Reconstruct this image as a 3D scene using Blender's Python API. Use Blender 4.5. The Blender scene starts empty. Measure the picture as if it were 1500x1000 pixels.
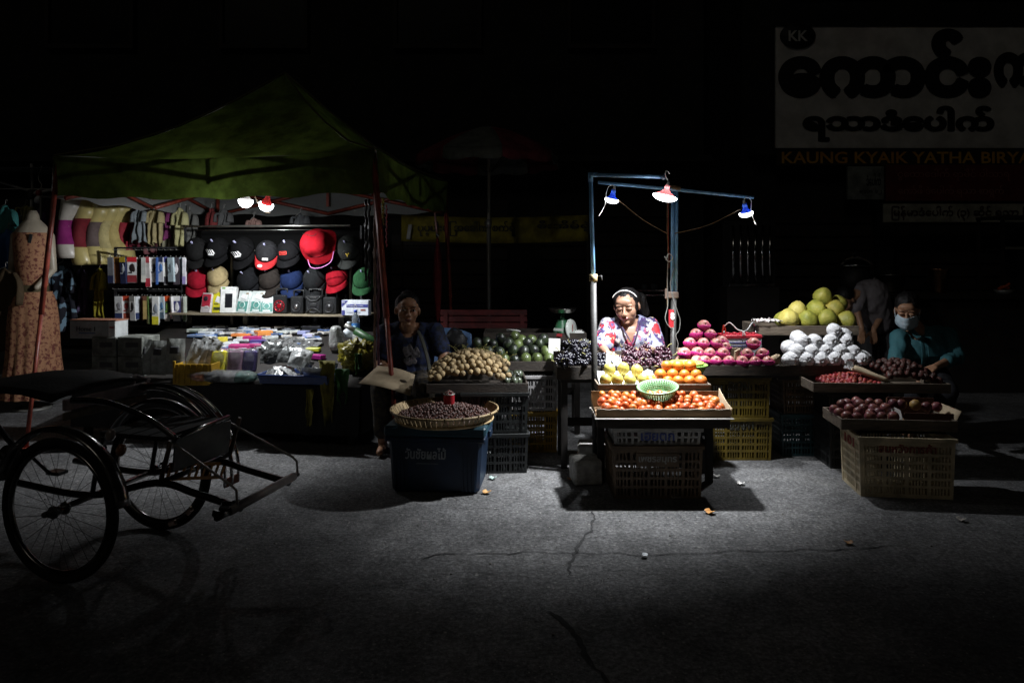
import bpy, math, random
from mathutils import Vector, Matrix, noise, Euler

# ------------------------------------------------------------------ camera, light, exposure
PI = math.pi
F, YH, EYE = 1050.0, 375.0, 1.5          # focal length and horizon of the photograph (1500 px wide), eye height
rnd = random.Random(11)
sc = bpy.context.scene
COL = sc.collection
cam = bpy.data.objects.new('camera', bpy.data.cameras.new('camera'))
COL.objects.link(cam)
cam.location = (0, 0, EYE)
cam.rotation_euler = (PI / 2, 0, 0)
cam.data.sensor_width = 36
cam.data.lens = 36 * F / 1500
cam.data.shift_y = -(500 - YH) / 1500
cam.data.clip_start = .05
cam.data.clip_end = 400
sc.camera = cam

SUN_EL, SUN_AZ = math.radians(38), math.radians(200)
world = bpy.data.worlds.new('World')
sc.world = world
world.use_nodes = True
wn = world.node_tree
sky = wn.nodes.new('ShaderNodeTexSky')
sky.sky_type = 'NISHITA'
sky.sun_disc = False
sky.sun_elevation = SUN_EL
sky.sun_rotation = SUN_AZ
wn.nodes['Background'].inputs['Strength'].default_value = .00003
wn.links.new(sky.outputs[0], wn.nodes['Background'].inputs['Color'])
sun = bpy.data.objects.new('sun', bpy.data.lights.new('sun', 'SUN'))
COL.objects.link(sun)
sun.data.energy = .038                   # night: only a breath of far street light from behind the viewer
sun.data.angle = math.radians(12)
sun.data.color = (1, .93, .8)
sd = Vector((math.sin(SUN_AZ) * math.cos(SUN_EL), math.cos(SUN_AZ) * math.cos(SUN_EL), math.sin(SUN_EL)))
sun.rotation_euler = sd.to_track_quat('Z', 'Y').to_euler()
sc.view_settings.view_transform = 'Standard'
sc.view_settings.look = 'None'
sc.view_settings.exposure = 0
sc.view_settings.gamma = 1
sc.view_settings.use_curve_mapping = False
sc.render.engine = 'CYCLES'
sc.cycles.use_denoising = True
sc.cycles.max_bounces = 5
sc.cycles.sample_clamp_indirect = 4
LAMP_MAIN, LAMP_NEAR, LAMP_FAR, LAMP_TENT = 400, 36, 70, 105


def W(px, py, d):
    """the place seen at this point of the photograph, at d metres from the viewer"""
    return Vector(((px - 750) / F * d, d, EYE + (YH - py) / F * d))


# ------------------------------------------------------------------ materials
MATS = {}


def mat(name, col=(.5, .5, .5), rough=.6, metal=0, var=0, vs=8, col2=None, lo=.4, hi=.6, bump=0, bs=60, objvar=0, hue=0,
        emit=0, trans=0, transl=0, spec=.5, coat=0, coord='Object', aniso=None):
    if name in MATS:
        return MATS[name]
    m = bpy.data.materials.new(name)
    m.use_nodes = True
    nt = m.node_tree
    N, L = nt.nodes, nt.links
    b = N['Principled BSDF']
    c4 = (*col, 1)
    b.inputs['Base Color'].default_value = c4
    b.inputs['Roughness'].default_value = rough
    b.inputs['Metallic'].default_value = metal
    b.inputs['Specular IOR Level'].default_value = spec
    b.inputs['Coat Weight'].default_value = coat
    b.inputs['Transmission Weight'].default_value = trans
    tc = N.new('ShaderNodeTexCoord')
    out = None
    mp = N.new('ShaderNodeMapping')
    L.new(tc.outputs[coord], mp.inputs[0])
    if aniso:
        mp.inputs['Scale'].default_value = aniso
    if var or col2:
        nz = N.new('ShaderNodeTexNoise')
        nz.inputs['Scale'].default_value = vs
        nz.inputs['Detail'].default_value = 6
        nz.inputs['Roughness'].default_value = .65
        L.new(mp.outputs[0], nz.inputs['Vector'])
        cr = N.new('ShaderNodeValToRGB')
        cr.color_ramp.elements[0].position = lo
        cr.color_ramp.elements[1].position = hi
        k2 = col2 or tuple(max(0, x * (1 - var)) for x in col)
        cr.color_ramp.elements[0].color = (*k2, 1)
        cr.color_ramp.elements[1].color = c4 if col2 else (*[min(1, x * (1 + var * .5)) for x in col], 1)
        L.new(nz.outputs[0], cr.inputs[0])
        out = cr.outputs[0]
    if objvar or hue:
        oi = N.new('ShaderNodeObjectInfo')
        hs = N.new('ShaderNodeHueSaturation')
        if out:
            L.new(out, hs.inputs['Color'])
        else:
            hs.inputs['Color'].default_value = c4
        for k, amp, base in (('Value', objvar, 1), ('Hue', hue, .5)):
            mr = N.new('ShaderNodeMapRange')
            mr.inputs[3].default_value = base - amp
            mr.inputs[4].default_value = base + amp
            if k == 'Hue':
                mm = N.new('ShaderNodeMath')
                mm.operation = 'FRACT'
                m2 = N.new('ShaderNodeMath')
                m2.operation = 'MULTIPLY'
                m2.inputs[1].default_value = 7.31
                L.new(oi.outputs['Random'], m2.inputs[0])
                L.new(m2.outputs[0], mm.inputs[0])
                L.new(mm.outputs[0], mr.inputs[0])
            else:
                L.new(oi.outputs['Random'], mr.inputs[0])
            L.new(mr.outputs[0], hs.inputs[k])
        out = hs.outputs[0]
    if out:
        L.new(out, b.inputs['Base Color'])
    if bump:
        n2 = N.new('ShaderNodeTexNoise')
        n2.inputs['Scale'].default_value = bs
        n2.inputs['Detail'].default_value = 4
        L.new(mp.outputs[0], n2.inputs['Vector'])
        bp = N.new('ShaderNodeBump')
        bp.inputs['Strength'].default_value = bump
        bp.inputs['Distance'].default_value = .01
        L.new(n2.outputs[0], bp.inputs['Height'])
        L.new(bp.outputs[0], b.inputs['Normal'])
    if emit:
        b.inputs['Emission Color'].default_value = c4
        b.inputs['Emission Strength'].default_value = emit
    if transl:
        tr = N.new('ShaderNodeBsdfTranslucent')
        if out:
            L.new(out, tr.inputs[0])
        else:
            tr.inputs[0].default_value = c4
        mx = N.new('ShaderNodeMixShader')
        mx.inputs[0].default_value = transl
        L.new(b.outputs[0], mx.inputs[1])
        L.new(tr.outputs[0], mx.inputs[2])
        L.new(mx.outputs[0], N['Material Output'].inputs[0])
    MATS[name] = m
    return m


def plain(col, rough=.55, **k):
    """a painted, printed or plastic colour with a little unevenness"""
    n = 'c_%03d_%03d_%03d_%02d' % (*[int(c * 999) for c in col], int(rough * 99)) + ''.join('_%s%s' % i for i in sorted(k.items()))
    k.setdefault('var', .18)
    k.setdefault('vs', 14)
    return mat(n, col, rough, **k)


# ------------------------------------------------------------------ mesh building
class MB:
    def __init__(s):
        s.v, s.f, s.mi, s.sm = [], [], [], []

    def add(s, vs, fs, m=0, smooth=False):
        o = len(s.v)
        s.v += [Vector(p) for p in vs]
        s.f += [tuple(i + o for i in f) for f in fs]
        s.mi += [m] * len(fs)
        s.sm += [smooth] * len(fs)
        return s

    def box(s, c, d, rot=None, m=0, taper=1.0, bev=0):
        x, y, z = d[0] / 2, d[1] / 2, d[2] / 2
        M_ = Matrix.Translation(c) @ (Euler(rot).to_matrix().to_4x4() if rot else Matrix())
        if bev <= 0:
            vs = [(i * x * (taper if k < 0 else 1), j * y * (taper if k < 0 else 1), k * z) for k in (-1, 1) for j in (-1, 1) for i in (-1, 1)]
            fs = [(0, 2, 3, 1), (4, 5, 7, 6), (0, 1, 5, 4), (2, 6, 7, 3), (0, 4, 6, 2), (1, 3, 7, 5)]
        else:
            vs, ix = [], {}
            for i in (-1, 1):
                for j in (-1, 1):
                    for k in (-1, 1):
                        t = taper if k < 0 else 1
                        for a in range(3):
                            p = [i * x * t, j * y * t, k * z]
                            for q in range(3):
                                if q != a:
                                    p[q] -= (i, j, k)[q] * bev
                            ix[(i, j, k, a)] = len(vs)
                            vs.append(p)
            fs = []
            for a in range(3):
                b_, c_ = (a + 1) % 3, (a + 2) % 3
                for sg in (-1, 1):
                    q = []
                    for (p1, p2) in ((-1, -1), (1, -1), (1, 1), (-1, 1)):
                        t = [0, 0, 0]
                        t[a], t[b_], t[c_] = sg, p1, p2
                        q.append(ix[(*t, a)])
                    fs.append(tuple(q if sg > 0 else q[::-1]))
                for p1 in (-1, 1):
                    for p2 in (-1, 1):
                        t0, t1 = [0, 0, 0], [0, 0, 0]
                        t0[a], t1[a] = -1, 1
                        t0[b_] = t1[b_] = p1
                        t0[c_] = t1[c_] = p2
                        q = (ix[(*t0, b_)], ix[(*t1, b_)], ix[(*t1, c_)], ix[(*t0, c_)])
                        fs.append(q if p1 * p2 > 0 else q[::-1])
            for i in (-1, 1):
                for j in (-1, 1):
                    for k in (-1, 1):
                        q = tuple(ix[(i, j, k, a)] for a in range(3))
                        fs.append(q if i * j * k > 0 else q[::-1])
        return s.add([M_ @ Vector(p) for p in vs], fs, m)

    def tube(s, pts, r, seg=8, m=0, cap=True, flat=1.0):
        pts = [Vector(p) for p in pts]
        n = len(pts)
        rs = r if isinstance(r, (list, tuple)) else [r] * n
        t0 = (pts[1] - pts[0]).normalized()
        up = Vector((0, 0, 1)) if abs(t0.z) < .9 else Vector((1, 0, 0))
        a = t0.cross(up).normalized()
        vs = []
        for i, p in enumerate(pts):
            t = (pts[min(i + 1, n - 1)] - pts[max(i - 1, 0)])
            t = t.normalized() if t.length > 1e-9 else t0
            a = (a - t * a.dot(t))
            a = a.normalized() if a.length > 1e-6 else t.orthogonal().normalized()
            b = t.cross(a)
            for j in range(seg):
                g = 2 * PI * j / seg
                vs.append(p + a * (math.cos(g) * rs[i]) + b * (math.sin(g) * rs[i] * flat))
        fs = [(i * seg + j, i * seg + (j + 1) % seg, (i + 1) * seg + (j + 1) % seg, (i + 1) * seg + j) for i in range(n - 1) for j in range(seg)]
        s.add(vs, fs, m, True)
        if cap:
            o = len(s.v) - len(vs)
            s.f += [tuple(o + j for j in range(seg))[::-1], tuple(o + (n - 1) * seg + j for j in range(seg))]
            s.mi += [m, m]
            s.sm += [False, False]
        return s

    def lathe(s, prof, seg=16, M_=None, m=0, cap=True, sx=1, sy=1, wob=0, seed=0):
        M_ = M_ or Matrix()
        vs = []
        for i, (r, z) in enumerate(prof):
            for j in range(seg):
                g = 2 * PI * j / seg
                q = 1 + (wob * noise.noise(Vector((math.cos(g) * 1.4 + seed, math.sin(g) * 1.4, z * 9 + seed))) if wob else 0)
                vs.append(M_ @ Vector((math.cos(g) * r * sx * q, math.sin(g) * r * sy * q, z)))
        n = len(prof)
        fs = [(i * seg + j, i * seg + (j + 1) % seg, (i + 1) * seg + (j + 1) % seg, (i + 1) * seg + j) for i in range(n - 1) for j in range(seg)]
        s.add(vs, fs, m, True)
        if cap:
            o = len(s.v) - len(vs)
            for q in ([tuple(o + j for j in range(seg))[::-1]] if prof[0][0] > 1e-4 else []) + ([tuple(o + (n - 1) * seg + j for j in range(seg))] if prof[-1][0] > 1e-4 else []):
                s.f.append(q)
                s.mi.append(m)
                s.sm.append(False)
        return s

    def ell(s, c, r, seg=12, rings=8, m=0, nz=0, nf=6, seed=0, rot=None):
        if not isinstance(r, (list, tuple)):
            r = (r, r, r)
        c = Vector(c)
        E_ = Euler(rot).to_matrix() if rot else Matrix.Identity(3)
        vs = []
        for i in range(rings + 1):
            th = PI * i / rings
            for j in range(seg):
                g = 2 * PI * j / seg
                d = Vector((math.sin(th) * math.cos(g), math.sin(th) * math.sin(g), -math.cos(th)))
                k = 1 + (nz * noise.noise(d * nf * .5 + Vector((seed, seed * .7, 0))) if nz else 0)
                vs.append(c + E_ @ Vector((d.x * r[0] * k, d.y * r[1] * k, d.z * r[2] * k)))
        fs = [(i * seg + j, i * seg + (j + 1) % seg, (i + 1) * seg + (j + 1) % seg, (i + 1) * seg + j) for i in range(rings) for j in range(seg)]
        return s.add(vs, fs, m, True)

    def cap(s, p0, p1, r0, r1, seg=10, m=0):
        """a tapered limb with rounded ends"""
        p0, p1 = Vector(p0), Vector(p1)
        d = (p1 - p0).normalized()
        pts, rs = [], []
        for a in (90, 60, 30):
            pts.append(p0 - d * r0 * math.sin(math.radians(a)))
            rs.append(max(r0 * math.cos(math.radians(a)), r0 * .05))
        pts += [p0, (p0 + p1) / 2, p1]
        rs += [r0, (r0 + r1) / 2, r1]
        for a in (30, 60, 90):
            pts.append(p1 + d * r1 * math.sin(math.radians(a)))
            rs.append(max(r1 * math.cos(math.radians(a)), r1 * .05))
        return s.tube(pts, rs, seg, m)

    def sheet(s, nu, nv, fn, th=0, m=0, smooth=True, closed=False):
        g = [[Vector(fn(i / nu, j / nv)) for i in range(nu + 1)] for j in range(nv + 1)]
        w = nu + 1
        P = [p for r in g for p in r]
        fs = [(j * w + i, j * w + i + 1, (j + 1) * w + i + 1, (j + 1) * w + i) for j in range(nv) for i in range(nu)]
        if th <= 0:
            return s.add(P, fs, m, smooth)
        nr = []
        for j in range(nv + 1):
            for i in range(nu + 1):
                du = g[j][min(i + 1, nu)] - g[j][max(i - 1, 0)]
                dv = g[min(j + 1, nv)][i] - g[max(j - 1, 0)][i]
                c = du.cross(dv)
                nr.append(c.normalized() if c.length > 1e-12 else Vector((0, 0, 1)))
        n = len(P)
        Q = [p - k * th for p, k in zip(P, nr)]
        fs2 = [tuple(i + n for i in f[::-1]) for f in fs]
        bd = [i for i in range(w)] + [j * w + nu for j in range(1, nv + 1)] + [nv * w + i for i in range(nu - 1, -1, -1)] + [j * w for j in range(nv - 1, 0, -1)]
        ed = [(bd[(k + 1) % len(bd)], bd[k], bd[k] + n, bd[(k + 1) % len(bd)] + n) for k in range(len(bd))]
        return s.add(P + Q, fs + fs2 + ed, m, smooth)

    def xf(s, M_, start=0):
        for i in range(start, len(s.v)):
            s.v[i] = M_ @ s.v[i]
        return s

    def mesh(s, name, mats):
        me = bpy.data.meshes.new(name)
        me.from_pydata([tuple(p) for p in s.v], [], s.f)
        if not isinstance(mats, (list, tuple)):
            mats = [mats]
        for q in mats:
            me.materials.append(q)
        me.polygons.foreach_set('material_index', s.mi)
        me.polygons.foreach_set('use_smooth', s.sm)
        me.update()
        return me

    def build(s, name, mats, parent=None, loc=(0, 0, 0), rot=(0, 0, 0), label=None):
        o = ob(name, s.mesh(name, mats), parent, loc, rot)
        if label:
            o['label'] = label
        return o


def ob(name, me, parent=None, loc=(0, 0, 0), rot=(0, 0, 0), scale=None):
    o = bpy.data.objects.new(name, me)
    COL.objects.link(o)
    o.parent = parent
    o.location = loc
    o.rotation_euler = rot
    if scale:
        o.scale = scale if isinstance(scale, (list, tuple)) else (scale,) * 3
    return o


def tag(o, label=None, cat=None, group=None, kind=None):
    if label:
        o['label'] = label
    if cat:
        o['category'] = cat
    if group:
        o['group'] = group
    if kind:
        o['kind'] = kind
    return o


def thing(name, label, cat, loc=(0, 0, 0), rz=0, group=None, rot=None):
    o = ob(name, None, None, loc, rot or (0, 0, rz))
    return tag(o, label, cat, group)


def solo(name, mb, mats, label, cat, loc=(0, 0, 0), rot=(0, 0, 0), group=None, scale=None):
    o = mb if isinstance(mb, bpy.types.Object) else ob(name, mb if isinstance(mb, bpy.types.Mesh) else mb.mesh(name, mats), None, loc, rot, scale)
    return tag(o, label, cat, group)


def dup(root, loc, rot=None, label=None, scale=None):
    """a copy of a thing with copies of its parts and sub-parts"""
    r = root.copy()
    COL.objects.link(r)
    r.location = loc
    if rot is not None:
        r.rotation_euler = rot
    if scale:
        r.scale = (scale,) * 3
    if label:
        r['label'] = label
    for ch in root.children:
        c = ch.copy()
        COL.objects.link(c)
        c.parent = r
        for g in ch.children:
            d = g.copy()
            COL.objects.link(d)
            d.parent = c
    return r


def evald(o):
    dg = bpy.context.evaluated_depsgraph_get()
    me = bpy.data.meshes.new_from_object(o.evaluated_get(dg))
    bpy.data.objects.remove(o)
    return me


def text(name, body, width, m, parent, loc, rot=(PI / 2, 0, 0), bold=0, ext=.0015, height=None, spacing=1, align='CENTER'):
    c = bpy.data.curves.new(name, 'FONT')
    c.body = body
    c.size = 1
    c.offset = bold
    c.extrude = .001
    c.resolution_u = 3
    c.space_character = spacing
    c.offset = min(bold, .026)
    o = ob(name, c)
    me = evald(o)
    if bold > .026:                       # heavy brush lettering: the strokes thickened all round
        V, P, q = [v.co.copy() for v in me.vertices], [tuple(p.vertices) for p in me.polygons], bold - .02
        VV, PP = [], []
        for k in range(9):
            a_ = k * PI / 4
            d_ = Vector((math.cos(a_) * q, math.sin(a_) * q, .0)) if k < 8 else Vector()
            PP += [tuple(i + len(VV) for i in p) for p in P]
            VV += [tuple(v + d_ + Vector((0, 0, v.z * .12 * k))) for v in V]
        me = bpy.data.meshes.new(name)
        me.from_pydata(VV, [], PP)
    xs = [v.co.x for v in me.vertices] or [0, 1]
    ys = [v.co.y for v in me.vertices] or [0, 1]
    k = width / max(1e-6, max(xs) - min(xs))
    ky = height / max(1e-6, max(ys) - min(ys)) if height else k
    cx = (max(xs) + min(xs)) / 2 if align == 'CENTER' else min(xs)
    cy = (max(ys) + min(ys)) / 2
    for v in me.vertices:
        v.co = ((v.co.x - cx) * k, (v.co.y - cy) * ky, v.co.z / .001 * ext)
    me.materials.clear()
    me.materials.append(m)
    me.name = name
    return ob(name, me, parent, loc, rot)


def remesh(mb, name, mats, voxel, smooth=4, fold=0, fs=(14, 14, 5), seed=0, cut=None, matfn=None):
    """closed shapes grown together into one continuous skin"""
    o = mb.build('raw', [])
    md = o.modifiers.new('r', 'REMESH')
    md.mode = 'VOXEL'
    md.voxel_size = voxel
    sm = o.modifiers.new('s', 'SMOOTH')
    sm.iterations = smooth
    sm.factor = .5
    me = evald(o)
    if fold:
        nr = [v.normal.copy() for v in me.vertices]
        for v, n_ in zip(me.vertices, nr):
            p = v.co
            q = noise.noise(Vector((p.x * fs[0] + seed, p.y * fs[1], p.z * fs[2] + seed))) + .5 * noise.noise(Vector((p.x * fs[0] * 2.3, p.y * fs[1] * 2.3 + seed, p.z * fs[2] * 3)))
            v.co = p + n_ * (q * fold)
    if cut:
        V = [v.co.copy() for v in me.vertices]
        P = [tuple(p.vertices) for p in me.polygons]
        P = [p for p in P if not cut(sum((V[i] for i in p), Vector()) / len(p))]
        used = sorted({i for p in P for i in p})
        ix = {k: n_ for n_, k in enumerate(used)}
        m2 = bpy.data.meshes.new(name)
        m2.from_pydata([tuple(V[i]) for i in used], [], [tuple(ix[i] for i in p) for p in P])
        me = m2
    me.materials.clear()
    for q in (mats if isinstance(mats, (list, tuple)) else [mats]):
        me.materials.append(q)
    for p in me.polygons:
        p.use_smooth = True
        p.material_index = matfn(p.center) if matfn else 0
    me.name = name
    me.update()
    return me


def at(loc=(0, 0, 0), rot=(0, 0, 0), s=1):
    return Matrix.Translation(loc) @ Euler(rot).to_matrix().to_4x4() @ (Matrix.Diagonal((*((s, s, s) if not isinstance(s, (tuple, list)) else s), 1)))


def ordinal(i):
    return ['first', 'second', 'third', 'fourth', 'fifth', 'sixth', 'seventh', 'eighth', 'ninth', 'tenth', 'eleventh', 'twelfth', 'thirteenth', 'fourteenth', 'fifteenth', 'sixteenth'][i]


def curve_pts(ctrl, n=6):
    """a smooth line through the control points"""
    P = [Vector(p) for p in ctrl]
    P = [P[0] * 2 - P[1]] + P + [P[-1] * 2 - P[-2]]
    out = []
    for i in range(1, len(P) - 2):
        a, b, c, d = P[i - 1:i + 3]
        for k in range(n):
            t = k / n
            out.append(.5 * ((2 * b) + (c - a) * t + (2 * a - 5 * b + 4 * c - d) * t * t + (3 * b - a - 3 * c + d) * t ** 3))
    out.append(P[-2])
    return out
# ------------------------------------------------------------------ the setting
def ground_material():
    m = bpy.data.materials.new('asphalt')
    m.use_nodes = True
    nt = m.node_tree
    N, L = nt.nodes, nt.links
    b = N['Principled BSDF']
    b.inputs['Roughness'].default_value = .8
    b.inputs['Specular IOR Level'].default_value = .32
    tc = N.new('ShaderNodeTexCoord')

    def nz(scale, det=6, rough=.6, vec=None):
        n = N.new('ShaderNodeTexNoise')
        n.inputs['Scale'].default_value = scale
        n.inputs['Detail'].default_value = det
        n.inputs['Roughness'].default_value = rough
        L.new(vec or tc.outputs['Object'], n.inputs['Vector'])
        return n.outputs[0]

    def ramp(src, stops):
        r = N.new('ShaderNodeValToRGB')
        e = r.color_ramp.elements
        while len(e) < len(stops):
            e.new(.5)
        for q, (p, c) in zip(e, stops):
            q.position = p
            q.color = (c, c, c, 1) if not isinstance(c, tuple) else (*c, 1)
        L.new(src, r.inputs[0])
        return r.outputs[0]

    def mix(mode, f, a, c):
        x = N.new('ShaderNodeMix')
        x.data_type = 'RGBA'
        x.blend_type = mode
        for s, v in ((0, f), (6, a), (7, c)):
            if isinstance(v, bpy.types.NodeSocket):
                L.new(v, x.inputs[s])
            else:
                x.inputs[s].default_value = v if s == 0 else (*v, 1)
        return x.outputs[2]
    base = ramp(nz(1.3, 8, .7), [(.3, (.15, .15, .153)), (.5, (.235, .235, .24)), (.72, (.32, .317, .314))])
    base = mix('MULTIPLY', .8, base, ramp(nz(46, 5, .75), [(.32, .12), (.5, .8), (.64, 1.7)]))
    base = mix('MULTIPLY', .55, base, ramp(nz(9, 6, .7), [(.35, .4), (.6, 1.3)]))
    # pale stone chips showing in the worn tar
    for sc_, cut, colr in ((48, .80, (.46, .44, .42)), (95, .66, (.36, .35, .34)), (30, .90, (.5, .49, .47)), (120, .6, (.05, .05, .05))):
        v = N.new('ShaderNodeTexVoronoi')
        v.inputs['Scale'].default_value = sc_
        L.new(tc.outputs['Object'], v.inputs['Vector'])
        spot = ramp(v.outputs['Distance'], [(.16, 1.0), (.3, 0.0)])
        sel = N.new('ShaderNodeSeparateColor')
        L.new(v.outputs['Color'], sel.inputs[0])
        pick = ramp(sel.outputs[0], [(cut, 0.0), (cut + .1, 1.0)])
        mu = N.new('ShaderNodeMath')
        mu.operation = 'MULTIPLY'
        L.new(spot, mu.inputs[0])
        L.new(pick, mu.inputs[1])
        base = mix('MIX', mu.outputs[0], base, colr)
    # dried spills and trodden patches
    base = mix('MULTIPLY', .7, base, ramp(nz(.55, 4, .5), [(.38, .42), (.5, 1.0), (.62, 1.3)]))
    L.new(base, b.inputs['Base Color'])
    L.new(ramp(nz(3, 5), [(.35, .6), (.7, .95)]), b.inputs['Roughness'])
    hsum = N.new('ShaderNodeMath')
    hsum.operation = 'ADD'
    L.new(nz(150, 4, .7), hsum.inputs[0])
    L.new(nz(18, 5, .6), hsum.inputs[1])
    bp = N.new('ShaderNodeBump')
    bp.inputs['Strength'].default_value = .9
    bp.inputs['Distance'].default_value = .02
    L.new(hsum.outputs[0], bp.inputs['Height'])
    L.new(bp.outputs[0], b.inputs['Normal'])
    return m


g = MB().sheet(2, 2, lambda u, v: ((u - .5) * 160, -40 + v * 160, 0), smooth=False)
tag(g.build('ground', ground_material()), kind='structure')

TAR = mat('tar_crack', (.03, .03, .031), .9, var=.5, vs=30)


def crack(pts, w, seed):
    r = random.Random(seed)
    P = [Vector((*p, 0)) for p in pts]
    L_ = []
    for a, b in zip(P[:-1], P[1:]):
        n = max(2, int((b - a).length / .025))
        L_ += [a.lerp(b, k / n) for k in range(n)]
    L_.append(P[-1])
    mb = MB()
    vs = []
    for i, p in enumerate(L_):
        t = (L_[min(i + 1, len(L_) - 1)] - L_[max(i - 1, 0)]).normalized()
        n_ = Vector((-t.y, t.x, 0))
        p = p + n_ * (noise.noise(p * 7) * .035 + noise.noise(p * 29) * .014)
        ww = w * max(.12, .75 + .9 * noise.noise(p * 11 + Vector((seed, 0, 0)))) * min(1, i / 4 + .1, (len(L_) - 1 - i) / 4 + .1)
        vs += [(p.x + n_.x * ww, p.y + n_.y * ww, .004), (p.x - n_.x * ww, p.y - n_.y * ww, .004)]
    mb.add(vs, [(2 * i, 2 * i + 1, 2 * i + 3, 2 * i + 2) for i in range(len(L_) - 1)])
    tag(mb.build('ground_crack', TAR), kind='structure')


def gp(px, py):
    d = F * EYE / (py - YH)
    return ((px - 750) / F * d, d)


crack([gp(600, 822), gp(660, 811), gp(760, 810), gp(850, 809), gp(930, 812), gp(1000, 810), gp(1050, 807), gp(1110, 807), gp(1210, 806), gp(1330, 800)], .0042, 1)
crack([gp(873, 745), gp(866, 770), gp(850, 795), gp(838, 818), gp(828, 845)], .008, 2)
crack([gp(800, 888), gp(822, 915), gp(842, 940), gp(866, 968), gp(890, 1005), gp(920, 1080)], .013, 3)

# loose grit and crumbs lying on the road
grit = MB()
r_ = random.Random(5)
for _ in range(2200):
    x, y = r_.uniform(-3.5, 4.2), 2.2 + 4.3 * r_.random() ** 1.3
    s = r_.uniform(.0015, .005) * (1.6 if r_.random() < .06 else 1)
    k = len(grit.v)
    grit.ell((x, y, s * .4), (s, s * r_.uniform(.6, 1.2), s * .6), 5, 3, m=r_.choice((0, 0, 1, 2)), nz=.4, nf=7, seed=_)
tag(grit.build('gravel', [plain((.33, .32, .3), .8), plain((.14, .13, .12), .85), plain((.5, .48, .44), .75)]), kind='stuff')


def litter(px, py, col, w, label, name, cat, curl=.4):
    x, y = gp(px, py)
    mb = MB().sheet(6, 4, lambda u, v: ((u - .5) * w * (1 - .5 * abs(v - .5)), (v - .5) * w * .8, .004 + w * curl * (u - .5) ** 2 * 2 + .01 * noise.noise(Vector((u * 4 + px, v * 4, 0)))), th=.001)
    solo(name, mb, plain(col, .5), label, cat, (x, y, .006), (0, 0, px * .7))


litter(1040, 752, (.55, .26, .07), .06, 'dry orange brown leaf on the road in front of the mandarin stand', 'dry_leaf', 'leaf')
litter(1243, 797, (.4, .2, .06), .045, 'brown scrap lying alone on the road before the pale crate', 'dry_leaf', 'leaf')
litter(713, 723, (.6, .33, .12), .055, 'peeled fruit skin beside the bottom corner of the blue bin', 'fruit_peel', 'peel')
litter(722, 702, (.45, .6, .55), .05, 'crumpled pale plastic scrap behind the blue bin corner', 'plastic_scrap', 'litter')
litter(1408, 763, (.5, .47, .42), .05, 'pale paper scrap on the dark road right of the pale crate', 'paper_scrap', 'litter')
litter(1085, 710, (.8, .78, .75), .05, 'white paper scrap in the shade right of the mandarin stand', 'paper_scrap', 'litter')
litter(1050, 699, (.75, .73, .7), .045, 'small white crumpled tissue on the road below the yellow crates', 'tissue', 'litter')
litter(990, 731, (.4, .37, .33), .06, 'grey paper scrap against the foot of the lettered crate', 'paper_scrap', 'litter')
litter(944, 816, (.8, .85, .9), .035, 'tiny white scrap lying on the long crack in the road', 'paper_scrap', 'litter')
litter(835, 703, (.5, .22, .08), .04, 'reddish leaf beside the concrete blocks at the lamp post', 'dry_leaf', 'leaf')

# ---- buildings in the dark behind the stalls
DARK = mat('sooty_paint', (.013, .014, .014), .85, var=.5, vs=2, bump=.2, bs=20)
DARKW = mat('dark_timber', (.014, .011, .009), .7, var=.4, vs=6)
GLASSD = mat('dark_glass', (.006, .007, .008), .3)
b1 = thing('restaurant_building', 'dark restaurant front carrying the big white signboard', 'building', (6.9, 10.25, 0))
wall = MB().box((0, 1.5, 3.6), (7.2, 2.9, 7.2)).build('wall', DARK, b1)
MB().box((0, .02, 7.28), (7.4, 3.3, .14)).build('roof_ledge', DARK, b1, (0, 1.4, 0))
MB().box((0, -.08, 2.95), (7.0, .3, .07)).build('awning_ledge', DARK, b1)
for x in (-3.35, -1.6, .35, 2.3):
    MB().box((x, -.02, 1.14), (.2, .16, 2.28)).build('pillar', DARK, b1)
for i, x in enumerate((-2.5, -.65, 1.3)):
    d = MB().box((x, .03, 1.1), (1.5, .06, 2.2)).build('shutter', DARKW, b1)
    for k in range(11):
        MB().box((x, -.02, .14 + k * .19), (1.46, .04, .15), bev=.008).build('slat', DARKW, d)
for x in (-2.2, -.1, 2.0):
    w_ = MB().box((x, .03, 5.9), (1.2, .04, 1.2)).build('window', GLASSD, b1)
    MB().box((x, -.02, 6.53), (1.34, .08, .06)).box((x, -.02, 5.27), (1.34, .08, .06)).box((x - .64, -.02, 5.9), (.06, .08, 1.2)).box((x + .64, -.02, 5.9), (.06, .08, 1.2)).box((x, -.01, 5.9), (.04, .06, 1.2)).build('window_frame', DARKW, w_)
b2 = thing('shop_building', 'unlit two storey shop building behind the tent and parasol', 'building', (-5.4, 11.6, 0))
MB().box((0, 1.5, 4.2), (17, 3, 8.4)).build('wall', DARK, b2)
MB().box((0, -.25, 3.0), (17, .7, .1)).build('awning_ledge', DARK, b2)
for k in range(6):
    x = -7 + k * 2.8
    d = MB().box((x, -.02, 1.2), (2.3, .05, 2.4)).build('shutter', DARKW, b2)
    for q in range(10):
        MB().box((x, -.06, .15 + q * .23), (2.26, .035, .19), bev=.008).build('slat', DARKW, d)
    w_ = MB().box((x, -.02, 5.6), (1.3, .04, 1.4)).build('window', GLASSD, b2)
    MB().box((x, -.05, 6.33), (1.42, .08, .07)).box((x, -.05, 4.87), (1.42, .08, .07)).box((x - .68, -.05, 5.6), (.06, .08, 1.4)).box((x + .68, -.05, 5.6), (.06, .08, 1.4)).build('window_frame', DARKW, w_)

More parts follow.
